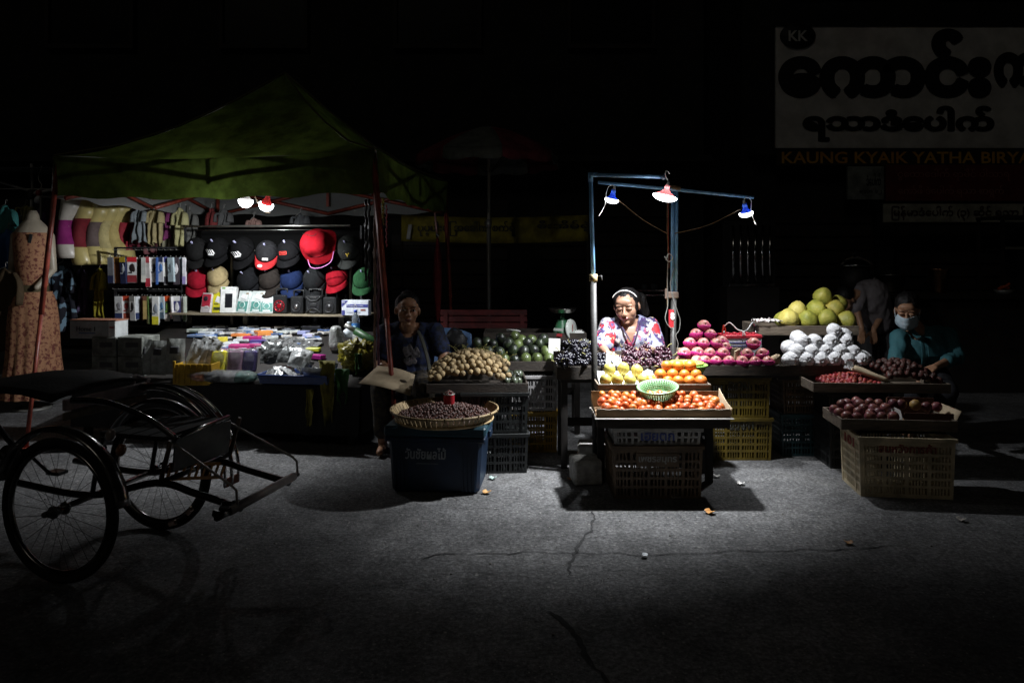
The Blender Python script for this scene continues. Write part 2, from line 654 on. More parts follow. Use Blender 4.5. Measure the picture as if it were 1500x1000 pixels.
# ---- signs of the restaurant
SIGNW = mat('sign_white', (.60, .59, .56), .6, var=.2, vs=2.5)
INK = mat('sign_black', (.006, .006, .007), .6)
YEL = mat('sign_yellow', (.72, .48, .04), .6, col2=(.5, .16, .02), vs=.35, lo=.35, hi=.65)
s1 = thing('shop_signboard', 'big white restaurant signboard with black Burmese letters and round KK badge', 'sign', (5.95, 10.02, 0), 0)
p0, p1 = W(1137, 38, 10), W(1137, 217, 10)
MB().box((0, .03, (p0.z + p1.z) / 2), (4.52, .05, p0.z - p1.z), bev=.006).build('board', SIGNW, s1)
for z in (p0.z + .025, p1.z - .025):
    MB().box((0, .02, z), (4.6, .08, .05)).build('frame_rail', DARK, s1)


def sx(px, d=10):
    return (px - 750) / F * d - 5.95


def sz(py, d=10):
    return EYE + (YH - py) / F * d


text('lettering', 'ေကာင်း', 2.98, INK, s1, (sx(1297), -.004, sz(93)), bold=.062, height=.98, ext=.003)
text('lettering', 'ကြ', 1.2, INK, s1, (sx(1520), -.004, sz(102)), bold=.062, height=1.15, ext=.003)
text('lettering', 'ရသာဒံေပါက်', 2.68, INK, s1, (sx(1317), -.006, sz(181)), bold=.056, height=.5, ext=.003)
bd = MB().lathe([(0, -.01), (.245, -.01), (.25, 0), (.245, .012), (0, .012)], 32, at((sx(1169), -.012, sz(53)), (PI / 2, 0, 0), (1, .72, 1))).build('badge', INK, s1)
text('lettering', 'KK', .27, SIGNW, bd, (sx(1169), -.028, sz(53)), bold=.02)
s2 = thing('name_strip', 'narrow strip sign of yellow and red capitals under the white signboard', 'sign', (5.95, 10.0, 0))
MB().box((0, .03, sz(231)), (4.5, .05, .22), bev=.005).build('board', mat('strip_dark', (.02, .014, .008), .6), s2)
text('lettering', 'KAUNG KYAIK YATHA BIRYANI', 3.74, YEL, s2, (sx(1145), -.004, sz(231)), bold=.018, height=.165, align='L')
REDD = mat('sign_dark_red', (.13, .016, .016), .6, var=.3, vs=4)
PALER = mat('sign_pale_red', (.32, .12, .10), .6)
s3 = thing('menu_panel', 'dark red menu panel with two rows of faint Burmese script', 'sign', (0, 9.88, 0))
c = W(1410, 268, 9.88)
MB().box((c.x, .03, c.z), (2.1, .05, .5), bev=.005).build('board', REDD, s3)
text('lettering', 'ငွေတာေဒါက် ရာမှိုင် ဝါသာရ', 1.55, PALER, s3, (c.x - .12, -.003, c.z + .11), height=.17)
text('lettering', 'ေကာ်ဖီ ဒံေပါက် ရသာ စာရွက်', 1.45, PALER, s3, (c.x - .16, -.003, c.z - .12), height=.17)
s4 = thing('price_sign', 'pale grey square panel with small dark writing beside the red menu panel', 'sign', (0, 9.9, 0))
c = W(1269, 268, 9.9)
MB().box((c.x, .03, c.z), (.5, .05, .46), bev=.005).build('board', mat('sign_grey', (.22, .24, .22), .6, var=.4, vs=5), s4)
text('lettering', 'ဒံေပါက်', .2, INK, s4, (c.x + .1, -.003, c.z + .05), bold=.01, height=.17)
text('lettering', 'ရသာ ၁၂', .3, INK, s4, (c.x + .06, -.003, c.z - .13), height=.06)
s5 = thing('banner_strip', 'long pale strip with dark red Burmese writing below the menu panel', 'sign', (0, 9.7, 0))
c = W(1420, 312, 9.7)
MB().box((c.x, .03, c.z), (2.3, .04, .25), bev=.004).build('board', mat('sign_cream', (.34, .33, .27), .6, var=.3, vs=4), s5)
text('lettering', 'ြမန်မာဒံေပါက် (၃) ဆိုင် ရသာ ြပည်', 2.05, mat('sign_maroon', (.035, .008, .008), .6), s5, (c.x - .03, -.003, c.z), bold=.01, height=.19)

# ---- yellow banner left of the lamp posts
s6 = thing('cloth_banner', 'dull yellow cloth banner with dark Burmese script behind the fruit trays', 'banner', (0, 9.5, 0))
c0, c1 = W(588, 315, 9.5), W(862, 353, 9.5)
MB().sheet(24, 4, lambda u, v: (c0.x + (c1.x - c0.x) * u, .03 * math.sin(u * 19) * (.4 + v) * .5, c1.z + (c0.z - c1.z) * v - .03 * math.sin(u * PI)), th=.003).build('cloth', mat('banner_yellow', (.27, .22, .02), .8, var=.45, vs=4), s6)
text('lettering', 'ပုပ္ပါးမြို့ အေခါက် စက်ရုံ', 1.3, INK, s6, ((c0.x * .65 + c1.x * .35), -.03, (c0.z + c1.z) / 2 - .01), bold=.014, height=.2)
text('lettering', 'စီးအိမ်ရဲ့', .72, INK, s6, ((c0.x * .13 + c1.x * .87), -.03, (c0.z + c1.z) / 2 + .02), bold=.014, height=.16)
MB().sheet(4, 6, lambda u, v: (c0.x + .07 + .05 * u + .03 * v, -.05, c1.z + .02 + .2 * v), th=.002).build('torn_patch', plain((.45, .45, .45)), s6)
MB().tube([(c0.x, .03, 0), (c0.x, .03, c0.z + .1)], .02).build('pole', DARKW, s6)
MB().tube([(c1.x, .03, 0), (c1.x, .03, c0.z + .1)], .02).build('pole', DARKW, s6)

# ---- folded-out parasol over a closed stall
um = thing('market_parasol', 'wide faded red and pale parasol standing closed off in the dark behind', 'parasol', (*W(716, 300, 9)[:2], 0))
MB().tube([(0, 0, 0), (0, 0, 1.95)], .028).build('lower_pole', mat('dull_steel', (.3, .3, .28), .5, .6), um)
MB().tube([(0, 0, 1.9), (0, 0, 3.12)], .02).build('upper_pole', mat('pole_cream', (.42, .4, .34), .5), um)
MB().tube([(0, 0, 1.86), (0, 0, 1.96)], .036).build('pole_collar', mat('dull_steel'), um)
pr, pg = mat('parasol_red', (.27, .05, .065), .8, var=.3, vs=5, transl=.25), mat('parasol_pale', (.2, .22, .2), .8, var=.3, vs=5, transl=.25)
for k in range(8):
    a0, a1 = k * PI / 4 + .2, (k + 1) * PI / 4 + .2

    def pf(u, v, a0=a0, a1=a1):
        a = a0 + (a1 - a0) * u
        rr = .9 * v * math.cos(PI / 8) / math.cos((u - .5) * PI / 4)
        return (math.cos(a) * rr, math.sin(a) * rr, 3.12 - .36 * v ** 1.5 - .02 * math.sin(u * PI) * v)
    pn = MB().sheet(6, 8, pf, th=.003).build('canopy_panel', pr if k % 2 == 0 else pg, um)

    def vf(u, v, a0=a0, a1=a1):
        a = a0 + (a1 - a0) * u
        rr = .9 * math.cos(PI / 8) / math.cos((u - .5) * PI / 4) + .02 * v
        return (math.cos(a) * rr, math.sin(a) * rr, 2.758 - .02 * math.sin(u * PI) - v * (.13 + .02 * math.sin(u * PI * 3)))
    MB().sheet(8, 2, vf, th=.003).build('valance', pg if k % 2 else pr, pn)
    MB().tube([(math.cos(a0) * .88, math.sin(a0) * .88, 2.755), (math.cos(a0) * .02, math.sin(a0) * .02, 3.09)], .006, 5).build('rib', DARKW, um)
    MB().tube([(math.cos(a0) * .45, math.sin(a0) * .45, 2.9), (math.cos(a0) * .03, math.sin(a0) * .03, 2.55)], .005, 5).build('strut', DARKW, um)

# ---- steel tubes that catch the lamp, behind the apples
gr = thing('steel_grille', 'row of shiny upright steel tubes gleaming in the dark behind the apples', 'grille', (*W(1101, 400, 8.2)[:2], 0))
CHROME = mat('polished_steel', (.7, .7, .7), .14, 1, var=.3, vs=9)
for k in range(6):
    x = (k - 2.5) * .084
    MB().tube([(x, 0, 1.2), (x, 0, 1.85)], .018, 12).build('tube', CHROME, gr)
MB().box((0, .02, 1.17), (.52, .1, .04), bev=.005).build('ledge', CHROME, gr)
MB().box((0, .1, 1.5), (.6, .04, .8)).build('backing', DARK, gr)
MB().box((0, .08, .575), (.6, .3, 1.15), bev=.01).build('cabinet', DARKW, gr)

sh_ = thing('metal_shelf', 'dark metal shelf edge glinting behind the head of the woman in flowers', 'shelf', (*W(952, 430, 7.6)[:2], 0))
for z in (EYE - .36, EYE - .41):
    MB().box((0, 0, z), (.34 if z > 1.1 else .44, .2, .012)).build('shelf', CHROME, sh_)
for x in (-.19, .19):
    MB().box((x, .08, .57), (.03, .03, 1.14)).build('post', DARKW, sh_)
for x in (-.06, .04):
    MB().lathe([(0, 0), (.03, 0), (.032, .05), (.02, .06), (0, .062)], 12, at((x, -.02, EYE - .354))).build('tin', DARK, sh_)
uq = W(641, 400, 7.85)
cu = thing('closed_umbrella', 'dull red closed umbrella hanging by the rear tent leg', 'umbrella', uq)
MB().lathe([(.004, -.55), (.02, -.5), (.045, -.25), (.05, -.05), (.038, .2), (.016, .36), (.008, .4)], 14, wob=.3).build('cloth', plain((.22, .02, .02), .8), cu)
MB().tube([(0, 0, .38), (-.012, 0, .5), (-.03, 0, .66)], .012, 8).build('handle', mat('tube_pinkish', (.4, .22, .2), .4, .3), cu)
MB().lathe([(0, .4), (.02, .4), (.02, .43), (0, .43)], 10).build('collar', CHROME, cu)

# ---- dim cooking place behind the man
kt = thing('cooking_counter', 'dark cooking counter with steel top behind the teal shirted man', 'counter', (4.75, 8.1, 0))
MB().box((0, 0, 1.06), (2.9, .8, .05), bev=.006).build('top', mat('sooty_steel', (.05, .045, .04), .5, .7), kt)
MB().box((0, .05, .52), (2.7, .6, 1.03)).build('cabinet', DARKW, kt)
ST = mat('dented_steel', (.5, .48, .46), .22, 1, var=.3, vs=7, bump=.15, bs=9)
FIRETIN = mat('firelit_tin', (.8, .42, .22), .16, 1, var=.3, vs=9)  # orange of the cooking fire's gleam put into the metal colour
q = W(1375, 430, 8.0)
cp = MB().lathe([(0, 0), (.075, 0), (.085, .02), (.115, .26), (.122, .27), (.118, .272), (.108, .25), (.07, .03), (0, .025)], 20)
solo('steel_cup', cp, FIRETIN, 'tall tapered metal cup with an orange gleam on the cooking counter', 'cup', (q.x, q.y, 1.086))
q = W(1303, 415, 8.0)
pt = thing('cooking_pot', 'round steel pot with rim standing beside the tall cup', 'pot', (q.x, q.y, 1.086))
MB().lathe([(0, 0), (.13, 0), (.15, .03), (.155, .2), (.175, .205), (.175, .212), (.148, .21), (.14, .03), (0, .02)], 24).build('body', ST, pt)
for sgn in (-1, 1):
    MB().tube(curve_pts([(sgn * .155, -.04, .16), (sgn * .2, -.04, .165), (sgn * .2, .04, .165), (sgn * .155, .04, .16)], 4), .008, 6).build('handle', ST, pt)
q = W(1252, 383, 8.0)
wk = thing('wok_stand', 'shiny upturned wok lid over a pan at the cooking counter', 'wok', (q.x, q.y, 1.086))
MB().lathe([(.001, .42), (.05, .41), (.14, .37), (.19, .32), (.2, .3), (.19, .305), (0, .40)], 24).build('lid', CHROME, wk)
MB().lathe([(0, 0), (.15, 0), (.16, .3), (.15, .3), (0, .28)], 20).build('pan', mat('soot', (.02, .018, .016), .6, .3), wk)
MB().lathe([(0, .42), (.02, .42), (.025, .45), (0, .455)], 10).build('knob', DARK, wk)
fc = thing('food_cabinet', 'glazed food cabinet with a pale shelf edge at the far right', 'cabinet', (*W(1490, 400, 8.0)[:2], 1.086))
for x in (-.3, .3):
    for y in (-.2, .2):
        MB().box((x, y, .42), (.03, .03, .84)).build('post', DARKW, fc)
MB().box((0, 0, .84), (.64, .44, .03)).build('top', DARKW, fc)
MB().box((0, -.19, .5), (.58, .03, .03), bev=.004).build('shelf_edge', mat('pale_wood', (.42, .38, .3), .6), fc)
MB().box((0, 0, .48), (.57, .38, .015)).build('shelf', DARKW, fc)
MB().box((0, -.205, .42), (.57, .006, .8)).build('front_pane', mat('clear_pane', (.8, .85, .85), .05, trans=1, spec=.5), fc)
bw = MB().lathe([(0, 0), (.05, 0), (.1, .05), (.095, .05), (0, .01)], 16)
solo('chilli_bowl', bw.tube(curve_pts([(-.05, 0, .05), (0, .01, .08), (.06, 0, .07)], 4), .02, 6, m=1).tube(curve_pts([(-.03, .03, .05), (.02, -.01, .09), (.05, -.03, .12)], 4), .016, 6, m=1), [mat('dull_steel'), plain((.5, .09, .02), .4)], 'small bowl of orange red chillies by the glazed cabinet', 'bowl', (*W(1470, 420, 7.75)[:2], 1.086))
# ------------------------------------------------------------------ the tent stall of caps and phone goods
FL, FR, BR, BL = Vector((-3.78, 5.92, 0)), Vector((-1.06, 5.55, 0)), Vector((-.725, 8.0, 0)), Vector((-3.445, 8.37, 0))
RZ = math.atan2(-.37, 2.72)
SL = .136
FWD = Vector((.135, .99, 0))


def depth(px, off):
    k = (px - 750) / F
    return (FR.y + off - SL * 1.06) / (1 + SL * k)


def PW(px, py, off):
    return W(px, py, depth(px, off))


def tz(off):
    return .475 + .255 * off


def TB(px, py):
    """the spot on the sloping table seen here"""
    lo, hi = -.15, 1.5
    for _ in range(30):
        o = (lo + hi) / 2
        d = depth(px, o)
        if YH + (EYE - tz(o)) * F / d > py:
            lo = o
        else:
            hi = o
    p = W(px, py, depth(px, lo))
    return p


PEAK = Vector((-2.2, 6.95, 3.27))
ZT, ZB = 2.325, 1.99


def tent_fabric():
    m = mat('tent_green', (.052, .078, .014), .75, var=.45, vs=5, transl=.5, bump=.12, bs=500)
    nt = m.node_tree
    b = nt.nodes['Principled BSDF']
    src = b.inputs['Base Color'].links[0].from_socket
    ge = nt.nodes.new('ShaderNodeNewGeometry')
    mx = nt.nodes.new('ShaderNodeMix')
    mx.data_type = 'RGBA'
    mx.inputs[7].default_value = (.34, .35, .34, 1)      # silver coated inside
    nt.links.new(ge.outputs['Backfacing'], mx.inputs[0])
    nt.links.new(src, mx.inputs[6])
    nt.links.new(mx.outputs[2], b.inputs['Base Color'])
    return m


TENT = tent_fabric()
RED = mat('frame_red', (.26, .05, .03), .45, var=.35, vs=11, bump=.1, bs=40)
tent = thing('market_tent', 'dark green pop up tent over the stall of caps and phone goods', 'tent', (-2.25, 6.96, 0))
T0 = Vector((-2.25, 6.96, 0))
cs = [FL, FR, BR, BL]
for k in range(4):
    a, b = cs[k] - T0, cs[(k + 1) % 4] - T0
    pk = PEAK - T0

    def rf(u, v, a=a, b=b):
        e = a.lerp(b, u)
        t = v
        p = e.lerp(Vector((pk.x, pk.y, 0)), t)
        z = ZT + (PEAK.z - ZT) * (t ** 1.5) - .05 * math.sin(u * PI) * (1 - t) + .012 * noise.noise(Vector((u * 5, v * 5, k)))
        return (p.x, p.y, z)
    MB().sheet(24, 18, rf).build('roof_panel', TENT, tent)

    def vf(u, v, a=a, b=b):
        e = a.lerp(b, u)
        o = Vector(((b - a).y, -(b - a).x, 0)).normalized()
        w_ = .02 * math.sin(u * 23 + k) * (1 - v) + .03 * noise.noise(Vector((u * 4, k * 3, 0))) * (1 - v)
        p = e + o * (.012 + w_)
        return (p.x, p.y, ZB + (ZT - .05 * math.sin(u * PI) - ZB) * v - .03 * math.sin(u * PI) * (1 - v) + .012 * math.sin(u * 31) * (1 - v))
    MB().sheet(40, 8, vf).build('valance', TENT, tent)
    MB().tube([a + Vector((0, 0, ZT + .004)), *[Vector(rf(0, t)) + Vector((0, 0, .006)) for t in (.25, .5, .75, 1)]], .009, 6).build('seam_cord', mat('cord_olive', (.11, .1, .05), .7), tent)
    # scissor truss of the frame, below the roof edge
    ai, bi = a * .965, b * .965
    zl = 2.09 if k == 0 else 1.98
    for (u0, z0, u1, z1) in ((0, 2.27, .5, zl), (0, zl, .5, 2.27), (.5, 2.27, 1, zl), (.5, zl, 1, 2.27)):
        q0, q1 = ai.lerp(bi, u0), ai.lerp(bi, u1)
        dz = .02 if z0 > z1 else -.0
        q = (q1 - q0).normalized()
        nrm = Vector((-q.y, q.x, 0)) * (.012 if z0 > z1 else -.012)
        MB().tube([q0 + nrm + Vector((0, 0, z0)), q1 + nrm + Vector((0, 0, z1))], .0125, 4, flat=1.6).build('truss_bar', RED, tent)
    hx = ai.lerp(bi, .5)
    MB().box((hx.x, hx.y, 2.16), (.03, .03, .2), (0, 0, RZ)).build('truss_post', RED, tent)
    # legs splay outward
    foot = a * 1.05 + Vector((0, 0, 0))
    if k == 0:
        foot = W(38, 590, 5.55) - T0
    if k == 1:
        foot = W(583, 640, 5.35) - T0
    foot.z = 0
    top = a * .985 + Vector((0, 0, 2.3))
    lg = MB()
    d = (foot - top)
    for t0_, t1_, w_ in ((0, .55, .034), (.52, 1, .026)):
        c_ = top + d * (t0_ + t1_) / 2
        ex, ey = math.atan2(d.y, -d.z) * -1, math.atan2(d.x, -d.z)
        lg.tube([top + d * t0_, top + d * t1_], w_ * .72, 4)
    leg = lg.build('leg', RED, tent)
    MB().box((foot.x, foot.y, .012), (.1, .1, .02), bev=.003).build('foot_plate', RED, leg)

# ---- two bulbs under the tent
BULB = mat('bulb_glow', (.93, .97, 1), .4, emit=14)
CORD = mat('cord_white', (.6, .58, .54), .5)
CORDY = mat('cord_tan', (.14, .09, .045), .5)
REDP = mat('lamp_red_plastic', (.55, .10, .10), .35, var=.15, transl=.35)
BLUEP = mat('lamp_blue_plastic', (.06, .13, .45), .35, var=.15, transl=.35)


def lamp_builder(name, label, loc, shade_mat, power, r=.065, tilt=(0, 0, 0), cone=.06, group=None, hang=None, glow=BULB, lr=.03, half=76, blend=.4, spill=0, omni=False, deep=1.0):
    t = thing(name, label, 'lamp', loc, 0, group, rot=tilt)
    MB().lathe([(.012, cone + .03), (.016, cone + .03), (.017, cone), (r * .42, cone * .62), (r * .74, .015), (r * .76, .010), (r * .70, .012), (r * .4, cone * .55), (.01, cone * .9)], 24, cap=False).build('shade', shade_mat, t)
    MB().lathe([(0, -.026 * deep), (r * .35, -.024 * deep), (r * .7, -.018 * deep), (r * .93, -.009 * deep), (r, -.001), (r * .97, .006), (r * .8, .010), (0, .011)], 24).build('diffuser', glow, t)
    sk = MB().lathe([(0, cone + .055), (.009, cone + .052), (.012, cone + .028), (.012, cone + .01), (0, cone)], 12).build('socket', CORD, t)
    l = bpy.data.objects.new('lamp_light', bpy.data.lights.new('lamp_light', 'SPOT'))
    COL.objects.link(l)
    l.parent = t
    l.location = (0, 0, -.026 * deep - lr - .01)
    l.data.spot_size = math.radians(half * 2)
    l.data.spot_blend = blend
    l.data.energy = power
    l.data.color = (.95, .975, 1)
    l.data.shadow_soft_size = lr
    if omni:
        l.data.type = 'POINT'
    if spill:
        l2 = bpy.data.objects.new('lamp_spill', bpy.data.lights.new('lamp_spill', 'POINT'))
        COL.objects.link(l2)
        l2.parent = t
        l2.location = (0, 0, cone * .45)
        l2.data.energy = spill
        l2.data.color = (.90, .96, 1)
        l2.data.shadow_soft_size = .012
    if hang:
        MB().tube(curve_pts([(0, 0, cone + .05), *hang], 5), .0035, 5).build('cord', CORD, sk)
    return t


p = PW(360, 294, .42)
lamp_builder('hanging_lamp', 'white glowing lamp under the tent edge, one farther from the red cap bulb', p, CORD, 9, .062, (.1, .1, 0), omni=True, deep=2.4, hang=[(.03, 0, .16), (.02, .01, .3)])
p = PW(390, 300, .36)
lamp_builder('hanging_lamp', 'glowing bulb with a red plastic shade hanging under the tent edge', p, REDP, LAMP_TENT, .062, (.34, .34, 0), deep=2.2, cone=.075, hang=[(-.04, 0, .14), (-.06, .0, .22), (-.02, .01, .3)])
cw = thing('power_cord', 'looped pale lamp cord dangling between the two tent bulbs', 'cord', PW(378, 290, .38))
MB().tube(curve_pts([(-.03, 0, .25), (-.03, 0, .05), (-.005, 0, -.03), (.02, 0, -.06), (.07, -.02, -.12), (.11, -.02, -.13)], 6), .004, 6).build('cord', CORDY, cw)

# ---- sloping sales table with a black cloth
tb = thing('sales_table', 'low sloping sales table covered with phone goods and a black cloth', 'table', (FL + FR) / 2 + FWD * .05, RZ)
TW = 2.06
BLACK = mat('black_cloth', (.010, .010, .011), .85, bump=.3, bs=300)


def tl(x, off):
    return (x, off, tz(off))


MB().sheet(12, 8, lambda u, v: (-1.22 + 2.45 * u, v * 1.33, tz(v * 1.33) - .001), th=.025).build('tabletop', DARKW, tb)
MB().sheet(60, 10, lambda u, v: (-1.23 + 2.47 * u, -.02 - .018 * math.sin(u * 70) * (1 - v) - .05 * (1 - v) * (.5 + .5 * noise.noise(Vector((u * 6, 0, 0)))), .10 + (tz(0) - .10) * v)).build('cloth_skirt', BLACK, tb)
MB().sheet(4, 20, lambda u, v: (1.245 + .02 * math.sin(v * 60) * (1 - u), v * 1.3, .1 + (tz(v * 1.3) - .1) * u)).build('cloth_skirt', BLACK, tb)
for x in (-1.15, 1.15):
    for y in (.06, 1.25):
        MB().box((x, y, tz(y) / 2 - .015), (.05, .05, tz(y) - .04)).build('leg', DARKW, tb)


# ---- goods on the table
def pouch_mesh(w, h, t, seed, m, crumple=.006, n=10):
    r = MB()
    for sgn in (1, -1):
        r.sheet(n, n, lambda u, v: ((u - .5) * w, -sgn * t * .5 * (max(0, math.sin(PI * u) * math.sin(PI * min(1, v * 1.02))) ** .55) - sgn * .0008 + crumple * noise.noise(Vector((u * 6 + seed, v * 6 + sgn, seed))), v * h + crumple * .6 * noise.noise(Vector((u * 5, seed, v * 5)))), m=m)
    return r


def goods_box(px, py, wpx, hpx, dep, col, label, name='phone_box', cat='box', rz=0, tilt=0, band=None, print_=None, off=None, rough=.35):
    """a carton lying or standing on the table; its front lower edge is seen at px, py"""
    p = TB(px, py) if off is None else PW(px, py, off)
    s = F / p.y
    w, h = wpx / s, hpx / s
    t = thing(name, label, cat, p, 0, rot=(tilt, 0, RZ + rz))
    MB().box((0, dep / 2, h / 2), (w, dep, h), bev=min(.003, h * .15)).build('carton', plain(col, rough), t)
    if band:
        MB().box((0, -.0005, h * .8), (w * .98, .003, h * .26)).build('printed_band', plain(band, rough), t)
        MB().box((w * .08, dep * .5, h + .0005), (w * .6, dep * .5, .003)).build('label', plain(band, rough), t)
    if print_:
        MB().box((-w * .05, -.0005, h * .4), (w * .55, .004, h * .45)).build('print', plain(print_, rough), t)
        MB().box((-w * .1, dep * .45, h + .0005), (w * .5, dep * .45, .003)).build('label', plain(print_, rough), t)
    return t


GOODS = [
    # px, py, w, h, depth, colour, label, extra
    (285, 487, 26, 5, .09, (.62, .66, .6), 'flat white accessory pack at the back left of the goods table', dict(print_=(.2, .25, .2))),
    (302, 490, 24, 4, .10, (.72, .76, .78), 'white flat pack with grey print beside the back left pack', dict(print_=(.3, .33, .36), rz=.2)),
    (292, 494, 42, 3, .10, (.16, .3, .62), 'flat blue and white packet under the white packs', dict(band=(.7, .75, .8), rz=-.08)),
    (322, 487, 22, 4, .12, (.03, .03, .035), 'black flat phone case box with a white window, left one', dict(print_=(.6, .6, .62))),
    (344, 488, 20, 4, .12, (.04, .04, .045), 'black flat phone case box with a pale label, middle one', dict(print_=(.5, .52, .5), rz=.1)),
    (363, 487, 22, 5, .10, (.66, .7, .74), 'pale blue white carton behind the orange box', dict(print_=(.16, .3, .55), rz=-.2)),
    (352, 493, 28, 4, .07, (.82, .26, .07), 'flat orange box at the back of the goods table', dict(rz=.15, tilt=.0)),
    (389, 492, 22, 7, .14, (.85, .33, .08), 'orange carton turned aslant, taller of the two orange ones', dict(rz=.75)),
    (369, 499, 27, 6, .10, (.5, .03, .2), 'magenta box just in front of the orange boxes', dict(rz=.25)),
    (378, 503, 24, 5, .09, (.08, .06, .25), 'indigo flat box beside the rear magenta box', dict(rz=.3)),
    (398, 499, 20, 5, .16, (.55, .58, .55), 'grey white long carton turned aslant', dict(rz=.8, print_=(.2, .22, .22))),
    (412, 489, 16, 4, .09, (.72, .74, .7), 'small white flat box behind the clear packs', dict(print_=(.25, .3, .25))),
    (428, 488, 17, 4, .09, (.6, .64, .62), 'small pale box with grey print, second behind the clear packs', dict(print_=(.15, .17, .2), rz=.2)),
    (441, 490, 14, 5, .08, (.4, .44, .72), 'small bluish violet box behind the clear packs', dict(rz=-.2)),
    (450, 494, 14, 4, .08, (.5, .5, .75), 'small pale violet box in front of the black device', dict(rz=.3)),
    (456, 483, 28, 6, .07, (.02, .022, .024), 'flat black device box at the back right of the goods table', dict(band=(.35, .36, .36))),
    (460, 499, 24, 3, .09, (.75, .77, .78), 'white striped flat pack right of the clear packs', dict(print_=(.1, .1, .12), rz=.6)),
    (307, 511, 24, 13, .07, (.58, .5, .38), 'beige carton with red print beside the silver pouches', dict(print_=(.35, .1, .08), rz=.35)),
    (326, 503, 14, 9, .06, (.72, .6, .06), 'small yellow carton behind the beige carton', dict(rz=.5)),
    (336, 507, 26, 5, .08, (.75, .78, .8), 'white flat box left of the front magenta box', dict(rz=.4)),
    (353, 501, 22, 4, .07, (.65, .67, .7), 'pale flat carton behind the front magenta box', dict(rz=.35)),
    (350, 513, 30, 8, .10, (.55, .03, .2), 'magenta carton in the middle of the goods, front one', dict(rz=.3, band=(.62, .1, .3))),
    (374, 509, 22, 5, .09, (.45, .02, .17), 'flat magenta box right of the front magenta carton', dict(rz=.4)),
    (383, 509, 18, 4, .09, (.3, .02, .12), 'dark crimson flat box beside the clear packs', dict(rz=.5)),
    (457, 515, 20, 5, .07, (.62, .66, .04), 'bright yellow green packet near the right edge of the goods', dict(rz=.1)),
    (461, 526, 22, 6, .07, (.4, .02, .24), 'magenta packet under the yellow green one', dict(rz=-.3)),
    (526, 502, 20, 12, .05, (.66, .68, .66), 'pale grey carton standing right of the green torch', dict(off=.8)),
]
for px, py, w_, h_, dp, c_, lb, kw in GOODS:
    goods_box(px, py, w_, h_, dp, c_, lb, **kw)

PLAST = dict(var=.25, vs=20, coat=.6)
SILV = mat('foil_silver', (.66, .68, .68), .3, .25, var=.4, vs=18, bump=.5, bs=45)
SILD = mat('foil_dark', (.20, .21, .21), .25, .4, var=.6, vs=22, bump=.6, bs=50)
GREYP = mat('pouch_grey', (.36, .38, .36), .4, .1, var=.3, vs=12, bump=.25, bs=30, coat=.3)
PRINTD = mat('print_dark', (.06, .06, .065), .5)


def pouch(px, py, wpx, hpx, t_, m, label, tilt=-.15, rz=0, roll=0, crumple=.006, printed=True, name='foil_pouch', off=None, cat='pouch'):
    p = TB(px, py) if off is None else PW(px, py, off)
    s = F / p.y
    w, h = wpx / s, hpx / s
    o = thing(name, label, cat, p, 0, rot=(tilt, roll, RZ + rz))
    pouch_mesh(w, h, t_, px * .37, 0, crumple).build('bag', m, o)
    if printed:
        MB().sheet(6, 6, lambda u, v: ((u - .5) * w * .5, -t_ * .5 * math.sin(PI * (.25 + u * .5)) ** .55 * math.sin(PI * (.55 + v * .2)) ** .55 - .004, h * (.58 + .2 * v)), th=.0015).build('print', PRINTD, o)
    return o


for i, (px, py, w_, h_) in enumerate(((208, 549, 27, 52), (231, 549, 25, 50), (256, 548, 28, 52))):
    pouch(px, py, w_, h_, .05, GREYP, ['grey sealed pouch with dark print next to the stacked cartons', 'grey sealed pouch with dark print, middle of the three standing', 'grey sealed pouch with dark print nearest the silver pouches'][i], -.08, rz=.1 * (i - 1), off=.12)
for i, (px, py, w_, h_, rl) in enumerate(((278, 540, 20, 44, .25), (288, 538, 20, 46, .32), (298, 532, 18, 40, .5), (303, 524, 16, 30, .62))):
    pouch(px, py, w_, h_, .03, SILV, ['leaning silver pouch at the left of the yellow bin', 'leaning silver pouch, second in the yellow bin', 'silver pouch leaning far over, third in the yellow bin', 'shortest silver pouch at the right of the yellow bin'][i], -.2, roll=rl, crumple=.014, printed=False, off=.16 + .02 * i)
for px, w_, h_, c_, lb in ((317, 25, 33, (.62, .55, .03), 'yellow folded garment in a clear bag'), (342, 25, 33, (.25, .15, .22), 'mauve folded garment in a clear bag'), (363, 22, 33, (.07, .05, .17), 'dark indigo folded garment in a clear bag')):
    p = PW(px, 545, .17)
    s = F / p.y
    o = thing('packed_garment', lb, 'garment', p, 0, rot=(-.25, 0, RZ + .15))
    MB().box((0, .03, h_ / s / 2), (w_ / s * .9, .05, h_ / s * .94), bev=.012).build('garment', plain(c_, .7, bump=.3, bs=60), o)
    pouch_mesh(w_ / s, h_ / s * 1.08, .075, px, 0, .008).build('clear_bag', mat('clear_film', (.9, .92, .92), .12, trans=.93, bump=.7, bs=40), o, (0, .03, 0))
pouch(396, 532, 30, 34, .06, SILD, 'crumpled black shiny packet behind the silver pouch', -.5, rz=.3, crumple=.02, printed=False, off=.22)
pouch(414, 531, 24, 26, .05, SILD, 'dark ribbed packet left of the big silver pouch', -.6, rz=-.2, crumple=.016, printed=False, off=.2)
pouch(434, 540, 30, 32, .06, SILV, 'big bright silver pouch standing above the blue tray', -.5, rz=.25, roll=.3, crumple=.012, printed=False, off=.16)
k = 0
